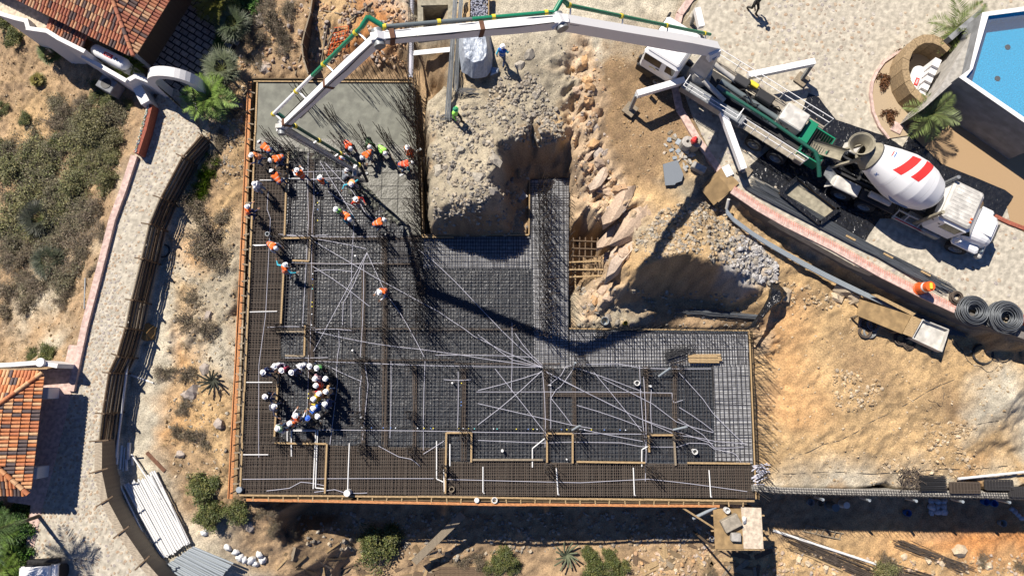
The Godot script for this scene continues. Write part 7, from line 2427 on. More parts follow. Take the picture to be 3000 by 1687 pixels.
func frond(len: float, col: Color, droop: float, fan := false) -> ArrayMesh:
	var b := MB.new()
	var prev := Vector3.ZERO
	if fan:
		b.col = Color(0.15, 0.17, 0.05)
		b.cyl(Vector3.ZERO, Vector3(0, 0.08, len * 0.45), 0.012, 0.009, 4, false)
		for i in 26:
			var t := lerpf(-1.9, 1.9, i / 25.0)
			var m := rng.randf_range(0.7, 1.2)
			b.col = Color(col.r * m, col.g * m, col.b * m)
			var d := Vector3(sin(t), rng.randf_range(-0.25, 0.15), cos(t)).normalized()
			b.leaf(Vector3(0, 0.08, len * 0.45), d, d.cross(Vector3.UP).normalized(), len * rng.randf_range(0.48, 0.6), 0.022)
		return b.mesh(M.leaf)
	for i in 17:
		var u := i / 16.0
		var p := Vector3(0, 0.55 * len * u - droop * len * u * u, len * u * (1.0 - 0.12 * u))
		if i > 0:
			b.col = Color(0.16, 0.17, 0.05)
			b.cyl(prev, p, 0.016 * (1.1 - u), 0.016 * (1.05 - u), 4, false)
			for k in 2:
				for s in [-1, 1]:
					var q := prev.lerp(p, k * 0.5)
					var m := rng.randf_range(0.65, 1.25)
					b.col = Color(col.r * m, col.g * m, col.b * m)
					var d := Vector3(s, rng.randf_range(-0.35, 0.25), 0.75).normalized()
					b.leaf(q, d, d.cross(Vector3.UP).normalized(), len * 0.30 * (0.35 + sin(PI * (0.12 + 0.85 * u))), 0.016)
		prev = p
	return b.mesh(M.leaf)

func palm(at: Vector3, h: float, n: int, len: float, col: Color, label: String, fan := false, lean := Vector3.ZERO, droop := 0.75) -> void:
	var t := thing("palm_tree", label, "palm tree", "", at)
	var b := MB.new()
	var top := Vector3(0, h, 0) + lean
	var k := 6
	for i in k:
		b.col = Color(0.17, 0.13, 0.09) * (0.9 + 0.25 * (i % 2))
		b.cyl(top * (float(i) / k), top * ((i + 1.0) / k), 0.11 - 0.006 * i, 0.10 - 0.006 * i, 8, false)
	put("trunk", b, M.vc, t)
	var fm := []
	for i in 3:
		fm.append(frond(len, col * [0.85, 1.0, 1.2][i], droop * [0.85, 1.0, 1.15][i], fan))
	for i in n:
		var o := put("frond", fm[i % 3], null, t)
		var ring := i / float(n)
		o.position = top
		o.rotation = Vector3(-0.75 + 1.15 * ring + rng.randf_range(-0.1, 0.1), i * 2.4 + rng.randf_range(-0.2, 0.2), 0)
		var s := rng.randf_range(0.8, 1.1)
		o.scale = Vector3(s, s, s)

func tuft(b: MB, o: Vector3, n: int, l: float, col: Color, spread := 0.6) -> void:
	for i in n:
		var d := Vector3(rng.randfn() * spread, 1.0, rng.randfn() * spread).normalized()
		var m := rng.randf_range(0.6, 1.3)
		b.col = Color(col.r * m, col.g * m, col.b * m)
		b.leaf(o + Vector3(rng.randfn(), 0, rng.randfn()) * l * 0.15, d, d.cross(Vector3(rng.randfn(), 0.2, rng.randfn())).normalized(), l * rng.randf_range(0.5, 1.1), l * 0.022)

func plants() -> void:
	rng.seed = 99
	shrub_shapes("olive", 120, 26, 0.08, [Color(0.165, 0.165, 0.06), Color(0.20, 0.18, 0.075), Color(0.13, 0.14, 0.05)], 0.75, 5)
	shrub_shapes("dry", 120, 16, 0.065, [Color(0.19, 0.15, 0.09), Color(0.14, 0.12, 0.07), Color(0.21, 0.16, 0.11)], 0.7, 4)
	shrub_shapes("pale", 120, 36, 0.085, [Color(0.19, 0.175, 0.08), Color(0.16, 0.155, 0.065)], 0.8, 2)
	shrub_shapes("green", 110, 40, 0.085, [Color(0.10, 0.12, 0.03), Color(0.07, 0.09, 0.025), Color(0.15, 0.15, 0.04)], 0.85, 3)
	shrub_shapes("lush", 90, 70, 0.13, [Color(0.045, 0.12, 0.015), Color(0.07, 0.16, 0.02), Color(0.03, 0.08, 0.012)], 0.8, 2)
	shrub_shapes("russet", 80, 60, 0.14, [Color(0.10, 0.04, 0.015), Color(0.14, 0.06, 0.02), Color(0.06, 0.03, 0.012)], 0.7, 2)
	var g1 := "shrubs on the slope below the drive"
	for e in [[60, 520, 1.7, "olive"], [135, 560, 1.6, "olive"], [50, 640, 1.7, "olive"], [150, 470, 1.3, "olive"], [250, 440, 1.5, "olive"], [240, 520, 1.3, "olive"], [330, 470, 1.1, "olive"], [100, 450, 1.3, "olive"], [180, 620, 1.3, "olive"], [230, 570, 1.2, "olive"], [310, 530, 1.1, "olive"], [10, 500, 1.3, "olive"], [120, 690, 1.2, "olive"], [280, 480, 1.2, "olive"]]:
		shrub(e[3], e[0], e[1], e[2] * 0.85, "olive-green shrub growing in the dense thicket below the drive", g1)
	shrub_shapes("scrub", 110, 22, 0.07, [Color(0.17, 0.155, 0.085), Color(0.14, 0.135, 0.07), Color(0.20, 0.165, 0.10)], 0.6, 4)
	for i in 60:
		var px := rng.randf_range(0, 380)
		var py := rng.randf_range(300, 900)
		if px < 430 - py * 0.24 and (py > 420 or px > 140):
			shrub("scrub", px, py, rng.randf_range(0.6, 1.15), "low grey-green scrub filling gaps on the slope below the drive", g1)
	for e in [[305, 385, 1.5], [280, 400, 1.2], [340, 410, 1.0], [260, 365, 1.1]]:
		shrub("pale", e[0], e[1], e[2] * 0.85, "pale yellow-green shrub below the bottle wall", g1)
	for e in [[220, 680, 1.5], [290, 620, 1.2], [250, 730, 1.2], [60, 770, 1.2], [180, 800, 1.2], [40, 850, 1.3], [130, 830, 1.2], [200, 330, 1.0], [230, 760, 1.1], [100, 720, 1.1], [300, 690, 0.9], [20, 740, 1.2], [90, 820, 1.0], [180, 370, 1.2], [240, 310, 0.8], [150, 750, 1.1], [20, 920, 1.0], [80, 900, 1.0], [310, 760, 0.6], [270, 800, 0.6], [190, 880, 0.8]]:
		shrub("dry", e[0], e[1], e[2] * 0.85, "dry grey-brown twiggy shrub on the bare slope below the drive", g1)
	for e in [[85, 345, 0.7], [15, 430, 0.9], [10, 320, 0.7], [150, 1025, 0.8], [180, 415, 0.8], [140, 1040, 0.6], [100, 1040, 0.6], [60, 110, 1.0], [20, 70, 1.1], [290, 265, 0.9], [330, 300, 0.8], [380, 300, 0.5]]:
		shrub("green", e[0], e[1], e[2] * 0.8, "small bright green shrub on the slope near the villa wall or pink pavement", g1)
	var g2 := "shrubs on the bank between fence and slab"
	for e in [[620, 690, 1.5], [590, 640, 1.2], [650, 750, 1.1], [600, 740, 1.2], [575, 880, 0.9], [560, 950, 1.0], [600, 960, 0.8], [485, 1090, 0.8], [545, 1100, 0.8], [540, 1190, 0.8], [560, 1270, 0.9], [650, 400, 0.6], [625, 480, 0.6], [570, 600, 0.9], [650, 640, 1.0], [640, 430, 0.7], [520, 1260, 0.7], [600, 1290, 0.7], [690, 330, 0.5]]:
		shrub("dry", e[0], e[1], e[2] * 0.85, "dry twiggy shrub on the rocky bank beside the orange formwork", g2)
	for e in [[590, 1440, 1.3], [640, 1500, 1.1], [700, 1510, 1.0], [600, 1500, 0.9], [570, 1420, 0.8]]:
		shrub("green", e[0], e[1], e[2] * 0.85, "yellow-green shrub at the slab corner above the white sacks", g2)
	for e in [[800, 60, 1.2], [760, 120, 0.9], [830, 150, 0.8], [850, 30, 1.0], [710, 110, 0.8], [790, 20, 0.9], [740, 60, 0.8], [830, 100, 0.8], [760, 190, 0.7], [720, 180, 0.5], [1090, 40, 0.4]]:
		shrub("dry", e[0], e[1], e[2] * 0.85, "dry grey shrub on the rocky bank above the concrete corner", "shrubs above the concrete corner")
	for e in [[1110, 1585, 1.6], [1080, 1600, 1.0], [1150, 1570, 0.9]]:
		shrub("green", e[0], e[1], e[2] * 0.85, "sunlit green bush in the shaded drop beside the diagonal plank", "bushes below the lower slab edge")
	for e in [[1480, 1620, 1.0], [1450, 1650, 0.9], [1750, 1650, 1.2], [1790, 1620, 0.8], [1800, 1660, 1.0], [1510, 1660, 0.7], [1720, 1610, 0.7]]:
		shrub("green", e[0], e[1], e[2] * 0.85, "dark green bush on the ledge below the middle of the lower slab edge", "bushes below the lower slab edge")
	for e in [[780, 1500, 0.7], [800, 1550, 0.7], [840, 1570, 0.6], [1360, 1640, 0.7], [1400, 1640, 0.7], [2590, 1650, 0.8], [2620, 1670, 0.7], [2880, 1640, 0.5], [2990, 1660, 0.6], [2080, 1680, 0.5]]:
		shrub("dry", e[0], e[1], e[2] * 0.9, "dry scrubby bush among rubble and planks at the foot of the slab", "scrub below the lower slab edge")
	shrub("olive", 2590, 1665, 0.9, "olive bush between two spreads of rusty bars", "scrub below the lower slab edge")
	for e in [[2645, 160, 0.55, "top of the curved planter kerb"], [2588, 238, 0.6, "middle of the curved planter kerb"], [2598, 340, 0.55, "planter beside the pink paving slab"]]:
		shrub("russet", e[0], e[1], e[2], "dark red-brown bush at the " + e[3], "red-brown planter bushes", "bush")
	for e in [[40, 1510, 0.9], [70, 1560, 0.8], [30, 1600, 1.0], [75, 1640, 0.8], [20, 1660, 0.9], [50, 1680, 0.9]]:
		shrub("lush", e[0], e[1], e[2], "lush dark green garden bush in the shade of the tiled house", "lush garden bushes", "bush")
	for e in [[690, 30, 0.9], [730, 20, 0.8], [660, 130, 0.6], [440, 170, 0.3], [620, 200, 0.4]]:
		shrub("lush", e[0], e[1], e[2], "green bush among the palms beside the dark courtyard", "bushes by the courtyard", "bush")
	# palms
	palm(G(655, 40), 1.3, 22, 1.5, Color(0.19, 0.19, 0.03), "yellow-green palm beside the dark courtyard pavers", false)
	palm(G(700, 95), 0.9, 18, 1.2, Color(0.05, 0.07, 0.03), "dark spiky palm between courtyard and dry bank", true)
	palm(G(410, 225), 1.3, 16, 0.85, Color(0.13, 0.18, 0.02), "bright green palm in front of the villa eave", false)
	palm(G(672, 225), 1.0, 24, 1.3, Color(0.11, 0.13, 0.07), "grey-green fan palm behind the gate arch", true)
	palm(G(640, 315), 1.3, 26, 1.6, Color(0.17, 0.27, 0.045), "large bright green palm beside the gate arch", false)
	palm(G(160, 170), 0.5, 14, 0.8, Color(0.09, 0.12, 0.03), "small green palm on the slope below the villa", true)
	palm(G(115, 240), 0.15, 16, 0.6, Color(0.2, 0.17, 0.04), "small round yellowish grass palm on the slope below the villa", true)
	palm(P(2752, 118, 3.06), 1.0, 11, 1.6, Color(0.14, 0.18, 0.05), "wind-blown palm in the planter by the pool corner", false, Vector3(0.3, 0, -0.1))
	palm(P(2660, 372, 3.06), 1.2, 10, 1.5, Color(0.13, 0.17, 0.05), "wind-blown palm leaning over the brown patio", false, Vector3(0.5, 0, -0.2))
	palm(P(112, 1512, 0.0), 3.4, 16, 1.7, Color(0.07, 0.12, 0.03), "tall palm beside the tiled house casting its shadow on the drive", false, Vector3(0.15, 0, 0.1))
	palm(G(40, 1560), 1.0, 16, 1.3, Color(0.09, 0.16, 0.02), "low lush palm in the garden by the tiled house", false)
	palm(G(55, 1650), 1.2, 16, 1.3, Color(0.11, 0.18, 0.02), "low lush palm in the garden next to the parked car", false)
	palm(G(130, 645), 0.3, 26, 1.3, Color(0.03, 0.035, 0.02), "dark spiky yucca in the thicket below the drive", true)
	palm(G(155, 770), 0.3, 24, 1.2, Color(0.04, 0.05, 0.025), "dark spiky yucca on the bare slope below the drive", true)
	# branching cactus
	for c in [[625, 1115, Color(0.04, 0.045, 0.03), "dark branching cactus on the bank beside the orange formwork", 0.9], [1660, 1625, Color(0.13, 0.15, 0.09), "pale green branching cactus below the lower slab edge", 1.1]]:
		var t := thing("cactus", c[3], "cactus", "", G(c[0], c[1]))
		for i in 13:
			var b := MB.new()
			b.col = c[2]
			var a := i * 2.4
			var r: float = c[4] * rng.randf_range(0.6, 1.1)
			var m := Vector3(cos(a) * 0.3, 0.35, sin(a) * 0.3) * r
			var e := m + Vector3(cos(a + 0.4), rng.randf_range(0.3, 0.9), sin(a + 0.4)).normalized() * 0.6 * r
			b.cyl(Vector3.ZERO, m, 0.06, 0.055, 7)
			b.cyl(m, e, 0.055, 0.045, 7)
			put("stem", b, M.vc, t)
	# grass
	var b := MB.new()
	for e in [[615, 500, 24], [600, 530, 30], [590, 560, 30], [575, 585, 20], [625, 470, 12]]:
		for i in e[2]:
			var o := G(e[0] + rng.randf_range(-18, 18), e[1] + rng.randf_range(-20, 20))
			tuft(b, o, 26, 0.45, Color(0.16, 0.26, 0.02), 0.5)
	put("green_grass", b, M.leaf, null, "long bright green grass on the bank below the fence top", "grass", "", "stuff")
	b = MB.new()
	var cols := [Color(0.30, 0.22, 0.10), Color(0.22, 0.17, 0.08), Color(0.14, 0.12, 0.05), Color(0.35, 0.27, 0.13)]
	for i in 2600:
		var px := rng.randf_range(0, 420)
		var py := rng.randf_range(40, 1080)
		if rng.randf() < 0.3:
			px = rng.randf_range(480, 700)
			py = rng.randf_range(330, 1480)
		elif px > 440 - py * 0.23 or (py < 300 and px > 100 + py):
			continue
		if px > 480 and px < 1115 - py and py < 560:
			continue
		tuft(b, G(px, py), 10, rng.randf_range(0.15, 0.4), cols[rng.randi() % 4], 0.9)
	put("dry_grass", b, M.leaf, null, "dry straw-coloured grass and twigs over the slopes", "grass", "", "stuff")

# ---------------------------------------------------------------- rocks
var rock_mb := []
func rock_shapes() -> void:
	for s in 8:
		var b := MB.new()
		var n := FastNoiseLite.new()
		n.seed = 60 + s
		n.frequency = 0.9
		var rows := 5
		var segs := 7
		var p := []
		for i in rows + 1:
			var r := []
			for j in segs:
				var th := PI * i / rows
				var ph := TAU * (j + 0.5 * (i % 2)) / segs
				var d := Vector3(sin(th) * cos(ph), cos(th), sin(th) * sin(ph))
				var k := 1.0 + 0.75 * n.get_noise_3dv(d * 1.3)
				# cut flat faces
				for c in 4:
					var pn := Vector3(sin(c * 2.1 + s), cos(c * 1.7 + s * 2), sin(c * 3.3 + s * 1.3)).normalized()
					k = minf(k, 0.72 / maxf(0.05, d.dot(pn)))
				r.append(d * k)
			p.append(r)
		for i in rows:
			for j in segs:
				var j2 := (j + 1) % segs
				var sh := i % 2
				if sh == 0:
					b.tri(p[i][j], p[i + 1][j], p[i][j2]); b.tri(p[i][j2], p[i + 1][j], p[i + 1][j2])
				else:
					b.tri(p[i][j], p[i + 1][j], p[i + 1][j2]); b.tri(p[i][j], p[i + 1][j2], p[i][j2])
		for i in range(0, b.v.size(), 3):
			var c := (b.v[i] + b.v[i + 1] + b.v[i + 2]) / 3.0
			if b.n[i].dot(c) < 0:
				var w := b.v[i + 1]
				b.v[i + 1] = b.v[i + 2]
				b.v[i + 2] = w
				for k in 3:
					b.n[i + k] = -b.n[i + k]
		rock_mb.append(b)

func rubble(called: String, label: String, polys: Array, count: int, s0: float, s1: float, cols: Array, sink := 0.2) -> void:
	var per := []
	for k in 8: per.append([])
	for e in polys:
		var pl := PackedVector2Array()
		var lo := Vector2(1e9, 1e9)
		var hi := -lo
		for q in e:
			pl.append(Vector2(q[0], q[1]))
			lo = lo.min(pl[-1])
			hi = hi.max(pl[-1])
		var got := 0
		var tries := 0
		var nn := FastNoiseLite.new()
		nn.seed = count
		nn.frequency = 0.018
		while got < count / polys.size() and tries < count * 6:
			tries += 1
			var q := Vector2(rng.randf_range(lo.x, hi.x), rng.randf_range(lo.y, hi.y))
			if not Geometry2D.is_point_in_polygon(q, pl) or rng.randf() > 0.45 + 1.2 * nn.get_noise_2d(q.x, q.y):
				continue
			got += 1
			var s := s0 + (s1 - s0) * pow(rng.randf(), 3.0)
			var w := P(q.x, q.y, 0.5)
			var o := G(q.x, q.y)
			per[rng.randi() % 8].append([o, s])
	var t := thing(called, label, "rubble")
	t.set_meta("kind", "stuff")
	for k in 8:
		if per[k].is_empty():
			continue
		var mm := MultiMesh.new()
		mm.transform_format = MultiMesh.TRANSFORM_3D
		mm.use_colors = true
		mm.mesh = rock_mb[k].mesh(M.rock)
		mm.instance_count = per[k].size()
		for i in per[k].size():
			var e: Array = per[k][i]
			var s: float = e[1]
			mm.set_instance_transform(i, Transform3D(Basis.from_euler(Vector3(rng.randf() * 6, rng.randf() * 6, rng.randf() * 6)).scaled_local(Vector3(s, s * rng.randf_range(0.5, 0.9), s * rng.randf_range(0.7, 1.2))), e[0] + Vector3(0, s * sink, 0)))
			var c: Color = cols[rng.randi() % cols.size()]
			var m := rng.randf_range(0.75, 1.2)
			mm.set_instance_color(i, Color(c.r * m, c.g * m, c.b * m))
		var mi := MultiMeshInstance3D.new()
		mi.multimesh = mm
		mi.name = "loose_stones"
		mi.set_meta("kind", "stuff")
		t.add_child(mi, true)

func boulder(px: float, py: float, s: float, c: Color, label: String, group: String, flat := 0.7) -> void:
	var b := MB.new()
	b.col = c * rng.randf_range(0.85, 1.15)
	var o := G(px, py)
	b.add(rock_mb[rng.randi() % 8], Transform3D(Basis.from_euler(Vector3(rng.randf_range(-0.4, 0.4), rng.randf() * 6, rng.randf_range(-0.4, 0.4))).scaled_local(Vector3(s, s * flat, s * rng.randf_range(0.65, 1.0))), Vector3.ZERO), false)
	var m := put("boulder", b, M.rock, null, label, "boulder", group)
	m.position = o + Vector3(0, -s * 0.12, 0)

func rocks() -> void:
	rng.seed = 123
	rock_shapes()
	var grey := [Color(0.34, 0.30, 0.24), Color(0.42, 0.38, 0.31), Color(0.28, 0.25, 0.21), Color(0.45, 0.38, 0.28)]
	var tan := [Color(0.54, 0.41, 0.25), Color(0.46, 0.34, 0.20), Color(0.58, 0.47, 0.33), Color(0.42, 0.30, 0.17)]
	var pinkish := [Color(0.52, 0.39, 0.28), Color(0.56, 0.44, 0.34), Color(0.48, 0.31, 0.18), Color(0.42, 0.36, 0.31), Color(0.58, 0.36, 0.18)]
	var white := [Color(0.50, 0.49, 0.48), Color(0.44, 0.42, 0.40), Color(0.40, 0.36, 0.30)]
	rubble("loose_rubble", "grey broken stones strewn over the earth mound", [[[1260, 320], [1440, 300], [1450, 560], [1420, 620], [1270, 640]], [[1440, 230], [1560, 210], [1640, 330], [1660, 420], [1480, 440], [1420, 330]]], 3600, 0.02, 0.15, grey)
	rubble("loose_rubble", "fine grey pebbles over the mound top around the tarpaulin", [[[1330, 60], [1680, 60], [1680, 400], [1330, 400]]], 900, 0.015, 0.08, grey)
	rubble("loose_rubble", "jagged pinkish stones down the rock ridge", [[[1680, 130], [1760, 130], [1790, 480], [1850, 620], [1830, 760], [1770, 900], [1700, 930], [1780, 700], [1690, 560], [1676, 400]]], 900, 0.02, 0.13, pinkish, 0.0)
	rubble("loose_rubble", "tan broken stones between rock ridge and retaining wall", [[[1950, 600], [2100, 590], [2200, 720], [2160, 790], [2020, 735], [1890, 770], [1850, 720]]], 2600, 0.02, 0.15, tan + grey)
	rubble("loose_rubble", "pile of white broken stones under the retaining wall", [[[2130, 700], [2200, 690], [2280, 780], [2270, 830], [2200, 830], [2130, 770]]], 1300, 0.03, 0.2, white)
	rubble("loose_rubble", "tan stones scattered over the sandy terrace", [[[2250, 880], [2500, 850], [2960, 1060], [2970, 1200], [2920, 1290], [2850, 1420], [2240, 1420]]], 1800, 0.018, 0.09, tan)
	rubble("loose_rubble", "stones gathered in the hollows of the sandy terrace", [[[2440, 1080], [2600, 1120], [2540, 1240], [2440, 1180]], [[2700, 1240], [2860, 1230], [2830, 1330], [2720, 1320]], [[2250, 820], [2500, 850], [2520, 900], [2290, 900]], [[2600, 1340], [2900, 1330], [2880, 1420], [2560, 1415]]], 1300, 0.025, 0.14, tan)
	rubble("loose_rubble", "orange-brown stones over the low ground beside the trestle platform", [[[2240, 1600], [2700, 1640], [3000, 1620], [3000, 1690], [2230, 1690]], [[1850, 1560], [2090, 1560], [2090, 1687], [1820, 1687]]], 1500, 0.02, 0.16, tan + pinkish)
	rubble("loose_rubble", "stones on the rocky bank between fence and slab", [[[500, 760], [680, 560], [690, 1000], [660, 1450], [520, 1430], [480, 1250]], [[620, 250], [735, 240], [715, 520], [640, 560], [600, 420]]], 2600, 0.015, 0.11, tan + grey)
	rubble("loose_rubble", "pebbles over the slope below the drive", [[[0, 150], [240, 200], [400, 350], [300, 700], [200, 1060], [0, 1060]]], 2600, 0.015, 0.09, tan)
	rubble("loose_rubble", "stones in the shaded drop below the slab", [[[860, 1500], [2080, 1500], [2080, 1580], [1300, 1640], [900, 1600]]], 1600, 0.02, 0.16, grey)
	rubble("loose_rubble", "broken stones on the orange soil above the concrete corner", [[[700, 0], [1200, 0], [1190, 200], [960, 180], [700, 230]]], 1500, 0.02, 0.18, pinkish)
	rubble("loose_rubble", "fine clods on the brown fill beside the pump truck", [[[1780, 130], [2000, 180], [2060, 440], [1860, 560], [1790, 440]]], 700, 0.015, 0.09, [Color(0.36, 0.24, 0.12), Color(0.42, 0.32, 0.2)])
	rubble("loose_rubble", "stones on the floor and sides of the shaded pits", [[[1690, 840], [2220, 860], [2220, 960], [1690, 960]], [[1280, 620], [1550, 500], [1550, 690], [1280, 690]]], 1000, 0.02, 0.14, grey)
	for i in 46:
		var u := rng.randf()
		var k := [[1705, 140], [1712, 260], [1720, 380], [1750, 480], [1800, 580], [1830, 680], [1790, 800], [1740, 910]]
		var a := u * 6.99
		var p0: Array = k[int(a)]
		var p1: Array = k[int(a) + 1]
		boulder(lerpf(p0[0], p1[0], a - int(a)) + rng.randf_range(-30, 38), lerpf(p0[1], p1[1], a - int(a)), rng.randf_range(0.18, 0.42), pinkish[rng.randi() % 5], "angular pinkish boulder wedged in the rock ridge beside the pit", "boulders of the rock ridge")
	for e in [[1815, 600, 1.5], [1850, 660, 1.7], [1790, 690, 1.1], [1760, 520, 1.0], [1820, 760, 1.3], [1730, 450, 0.8], [1880, 620, 1.0], [1770, 850, 0.9]]:
		var b := MB.new()
		b.col = pinkish[rng.randi() % 2]
		b.add(rock_mb[rng.randi() % 8], Transform3D(Basis.from_euler(Vector3(0.2, 0.95 + rng.randf_range(-0.1, 0.1), 0.15)).scaled_local(Vector3(e[2], 0.45, 0.34 * e[2])), Vector3.ZERO), false)
		put("rock_ledge", b, M.rock, null, "long slanting slab of pale rock in the ridge beside the pit", "rock slab", "rock slabs of the ridge").position = G(e[0], e[1]) - Vector3(0, 0.12, 0)
	for e in [[2475, 848, 0.7], [2500, 870, 0.45], [2450, 870, 0.4], [2300, 860, 0.5], [2540, 860, 0.4]]:
		boulder(e[0], e[1], e[2], tan[2], "tan boulder lying below the retaining wall", "boulders below the retaining wall")
	boulder(432, 975, 0.75, Color(0.42, 0.25, 0.09), "large orange-brown boulder at the foot of the pole fence", "")
	for e in [[560, 1155, 0.55], [610, 930, 0.4], [600, 1080, 0.4], [530, 1330, 0.35], [640, 330, 0.5], [660, 380, 0.4], [720, 60, 0.6], [780, 200, 0.5], [760, 60, 0.5], [690, 310, 0.4], [640, 1240, 0.35], [730, 1540, 0.4]]:
		boulder(e[0], e[1], e[2], pinkish[3], "grey-brown boulder on the dry bank beside the slab", "boulders of the dry bank")
	for e in [[2810, 1615, 0.5], [2370, 1650, 0.3], [2340, 1640, 0.25], [2420, 1665, 0.3], [2720, 1640, 0.3], [2900, 1660, 0.35], [2760, 1650, 0.25], [2650, 1630, 0.25]]:
		boulder(e[0], e[1], e[2], tan[2], "tan boulder on the orange ground below the low rebar wall", "boulders below the rebar wall")
	for e in [[1290, 500, 0.4], [1350, 440, 0.35], [1400, 520, 0.4], [1450, 470, 0.45], [1570, 280, 0.4], [1550, 160, 0.4], [1520, 190, 0.35], [1440, 560, 0.4], [1600, 360, 0.3], [1480, 350, 0.3]]:
		boulder(e[0], e[1], e[2], grey[1], "grey boulder on the earth mound", "boulders on the earth mound")
	for e in [[1810, 945, 0.25], [1780, 930, 0.3], [1740, 900, 0.35], [1850, 950, 0.2]]:
		boulder(e[0], e[1], e[2], grey[2], "grey boulder on the pit floor beside the slab", "boulders in the pit")

# ---------------------------------------------------------------- site clutter
func pole(called: String, a: Array, z: Array, r: float, mat: String, label: String, cat: String, group := "") -> void:
	var b := MB.new()
	var p := G(a[0], a[1]) if a.size() < 3 else P(a[0], a[1], a[2])
	var q := G(z[0], z[1]) if z.size() < 3 else P(z[0], z[1], z[2])
	b.cyl(p + Vector3(0, r, 0), q + Vector3(0, r, 0), r, r * 0.92, 8)
	put(called, b, M[mat], null, label, cat, group)

func plank(a: Array, z: Array, w: float, mat: String, label: String, group := "", h := 0.04) -> void:
	var b := MB.new()
	var p := G(a[0], a[1]) if a.size() < 3 else P(a[0], a[1], a[2])
	var q := G(z[0], z[1]) if z.size() < 3 else P(z[0], z[1], z[2])
	b.bar(p + Vector3(0, 0.06, 0), q + Vector3(0, 0.06, 0), w, h)
	put("plank", b, M[mat], null, label, "plank", group)

func coil(o: Vector3, big: float, r: float, n: int, mat: String, label: String, group := "") -> void:
	var b := MB.new()
	for i in n:
		var a := i * 2.4
		var q := r * sqrt((i + 0.5) / n)
		b.ring(o + Vector3(rng.randf_range(-0.03, 0.03), r + sin(a) * q * 1.3, rng.randf_range(-0.03, 0.03)), Vector3(rng.randf_range(-0.06, 0.06), 1, rng.randf_range(-0.06, 0.06)).normalized(), big + cos(a) * q, 0.026, 26, 4)
	put("wire_coil", b, M[mat], null, label, "wire coil", group)

func barrel(o: Vector3, r: float, h: float, mat: String, band: String, label: String) -> void:
	var t := thing("barrel", label, "barrel", "", o)
	var b := MB.new()
	b.lathe(Vector3.ZERO, Vector3.UP, PackedVector2Array([Vector2(r * 1.15, 0), Vector2(r * 1.15, 0.06), Vector2(r, 0.08), Vector2(r * 0.97, h * 0.5), Vector2(r * 0.9, h * 0.55), Vector2(r * 0.86, h), Vector2(0, h + 0.01)]), 18)
	put("body", b, M[mat], t)
	if band:
		b = MB.new()
		b.lathe(Vector3(0, h * 0.6, 0), Vector3.UP, PackedVector2Array([Vector2(r * 0.915, 0), Vector2(r * 0.905, 0.14)]), 18)
		put("band", b, M[band], t)
		b = MB.new()
		b.cbox(Vector3(0, h + 0.06, 0), Vector3(0.12, 0.1, 0.3), 0.02)
		put("handle", b, M.yellow, t)

func bucket(o: Vector3, r: float, h: float, mat: String, label: String) -> void:
	var b := MB.new()
	b.lathe(o, Vector3.UP, PackedVector2Array([Vector2(r * 0.8, 0), Vector2(r, h), Vector2(r * 0.93, h), Vector2(r * 0.74, 0.03), Vector2(0, 0.03)]), 14)
	put("bucket", b, M[mat], null, label, "bucket")

func sack(o: Vector3, s: float, mat: String, label: String, group: String) -> void:
	var b := MB.new()
	b.add(rock_mb[rng.randi() % 8], Transform3D(Basis(Vector3.UP, rng.randf() * 6).scaled_local(Vector3(s, s * 0.5, s * 0.75)), Vector3.ZERO))
	# round the sack off
	for i in b.n.size():
		b.n[i] = (b.n[i] * 0.5 + b.v[i].normalized() * 0.5).normalized()
	var m := put("sack", b, M[mat], null, label, "sack", group)
	m.position = o + Vector3(0, s * 0.3, 0)

func tarp(called: String, px: Array, h: float, top: float, mat: String, label: String, crease := 0.12) -> void:
	# cloth over a heap: high in the middle of the outline, creased, falling at the rim
	var w := PA(px, h)
	var pl := poly2(w)
	var c := Vector2.ZERO
	for q in pl: c += q
	c /= pl.size()
	var b := MB.new()
	var n := FastNoiseLite.new()
	n.seed = int(px[0][0])
	n.frequency = 0.9
	n.fractal_type = FastNoiseLite.FRACTAL_RIDGED
	var rings := 12
	var segs := 64
	var pts := []
	for i in rings + 1:
		var row := []
		for j in segs:
			var k := float(j) / segs * pl.size()
			var e := pl[int(k)].lerp(pl[(int(k) + 1) % pl.size()], k - int(k))
			var f := float(i) / rings
			var q := c.lerp(e, f)
			var y := h + top * clampf((1.0 - f) * 3.2, 0.0, 1.0)
			y += crease * n.get_noise_2d(q.x, q.y * 0.6) * (0.5 + 0.5 * f)
			y = maxf(y, ground(q.x, q.y) + 0.02 + 0.05 * absf(n.get_noise_2d(q.x * 2, q.y * 2)))
			row.append(Vector3(q.x, y, q.y))
		pts.append(row)
	for i in rings:
		for j in segs:
			var j2 := (j + 1) % segs
			var a: Vector3 = pts[i][j]
			var d: Vector3 = pts[i + 1][j]
			var e: Vector3 = pts[i + 1][j2]
			var g: Vector3 = pts[i][j2]
			if (d - a).cross(e - a).y > 0 or (e - a).cross(g - a).y > 0:
				b.quad(a, d, e, g)
			else:
				b.quad(a, g, e, d)
	put(called, b, M[mat], null, label, "tarpaulin")

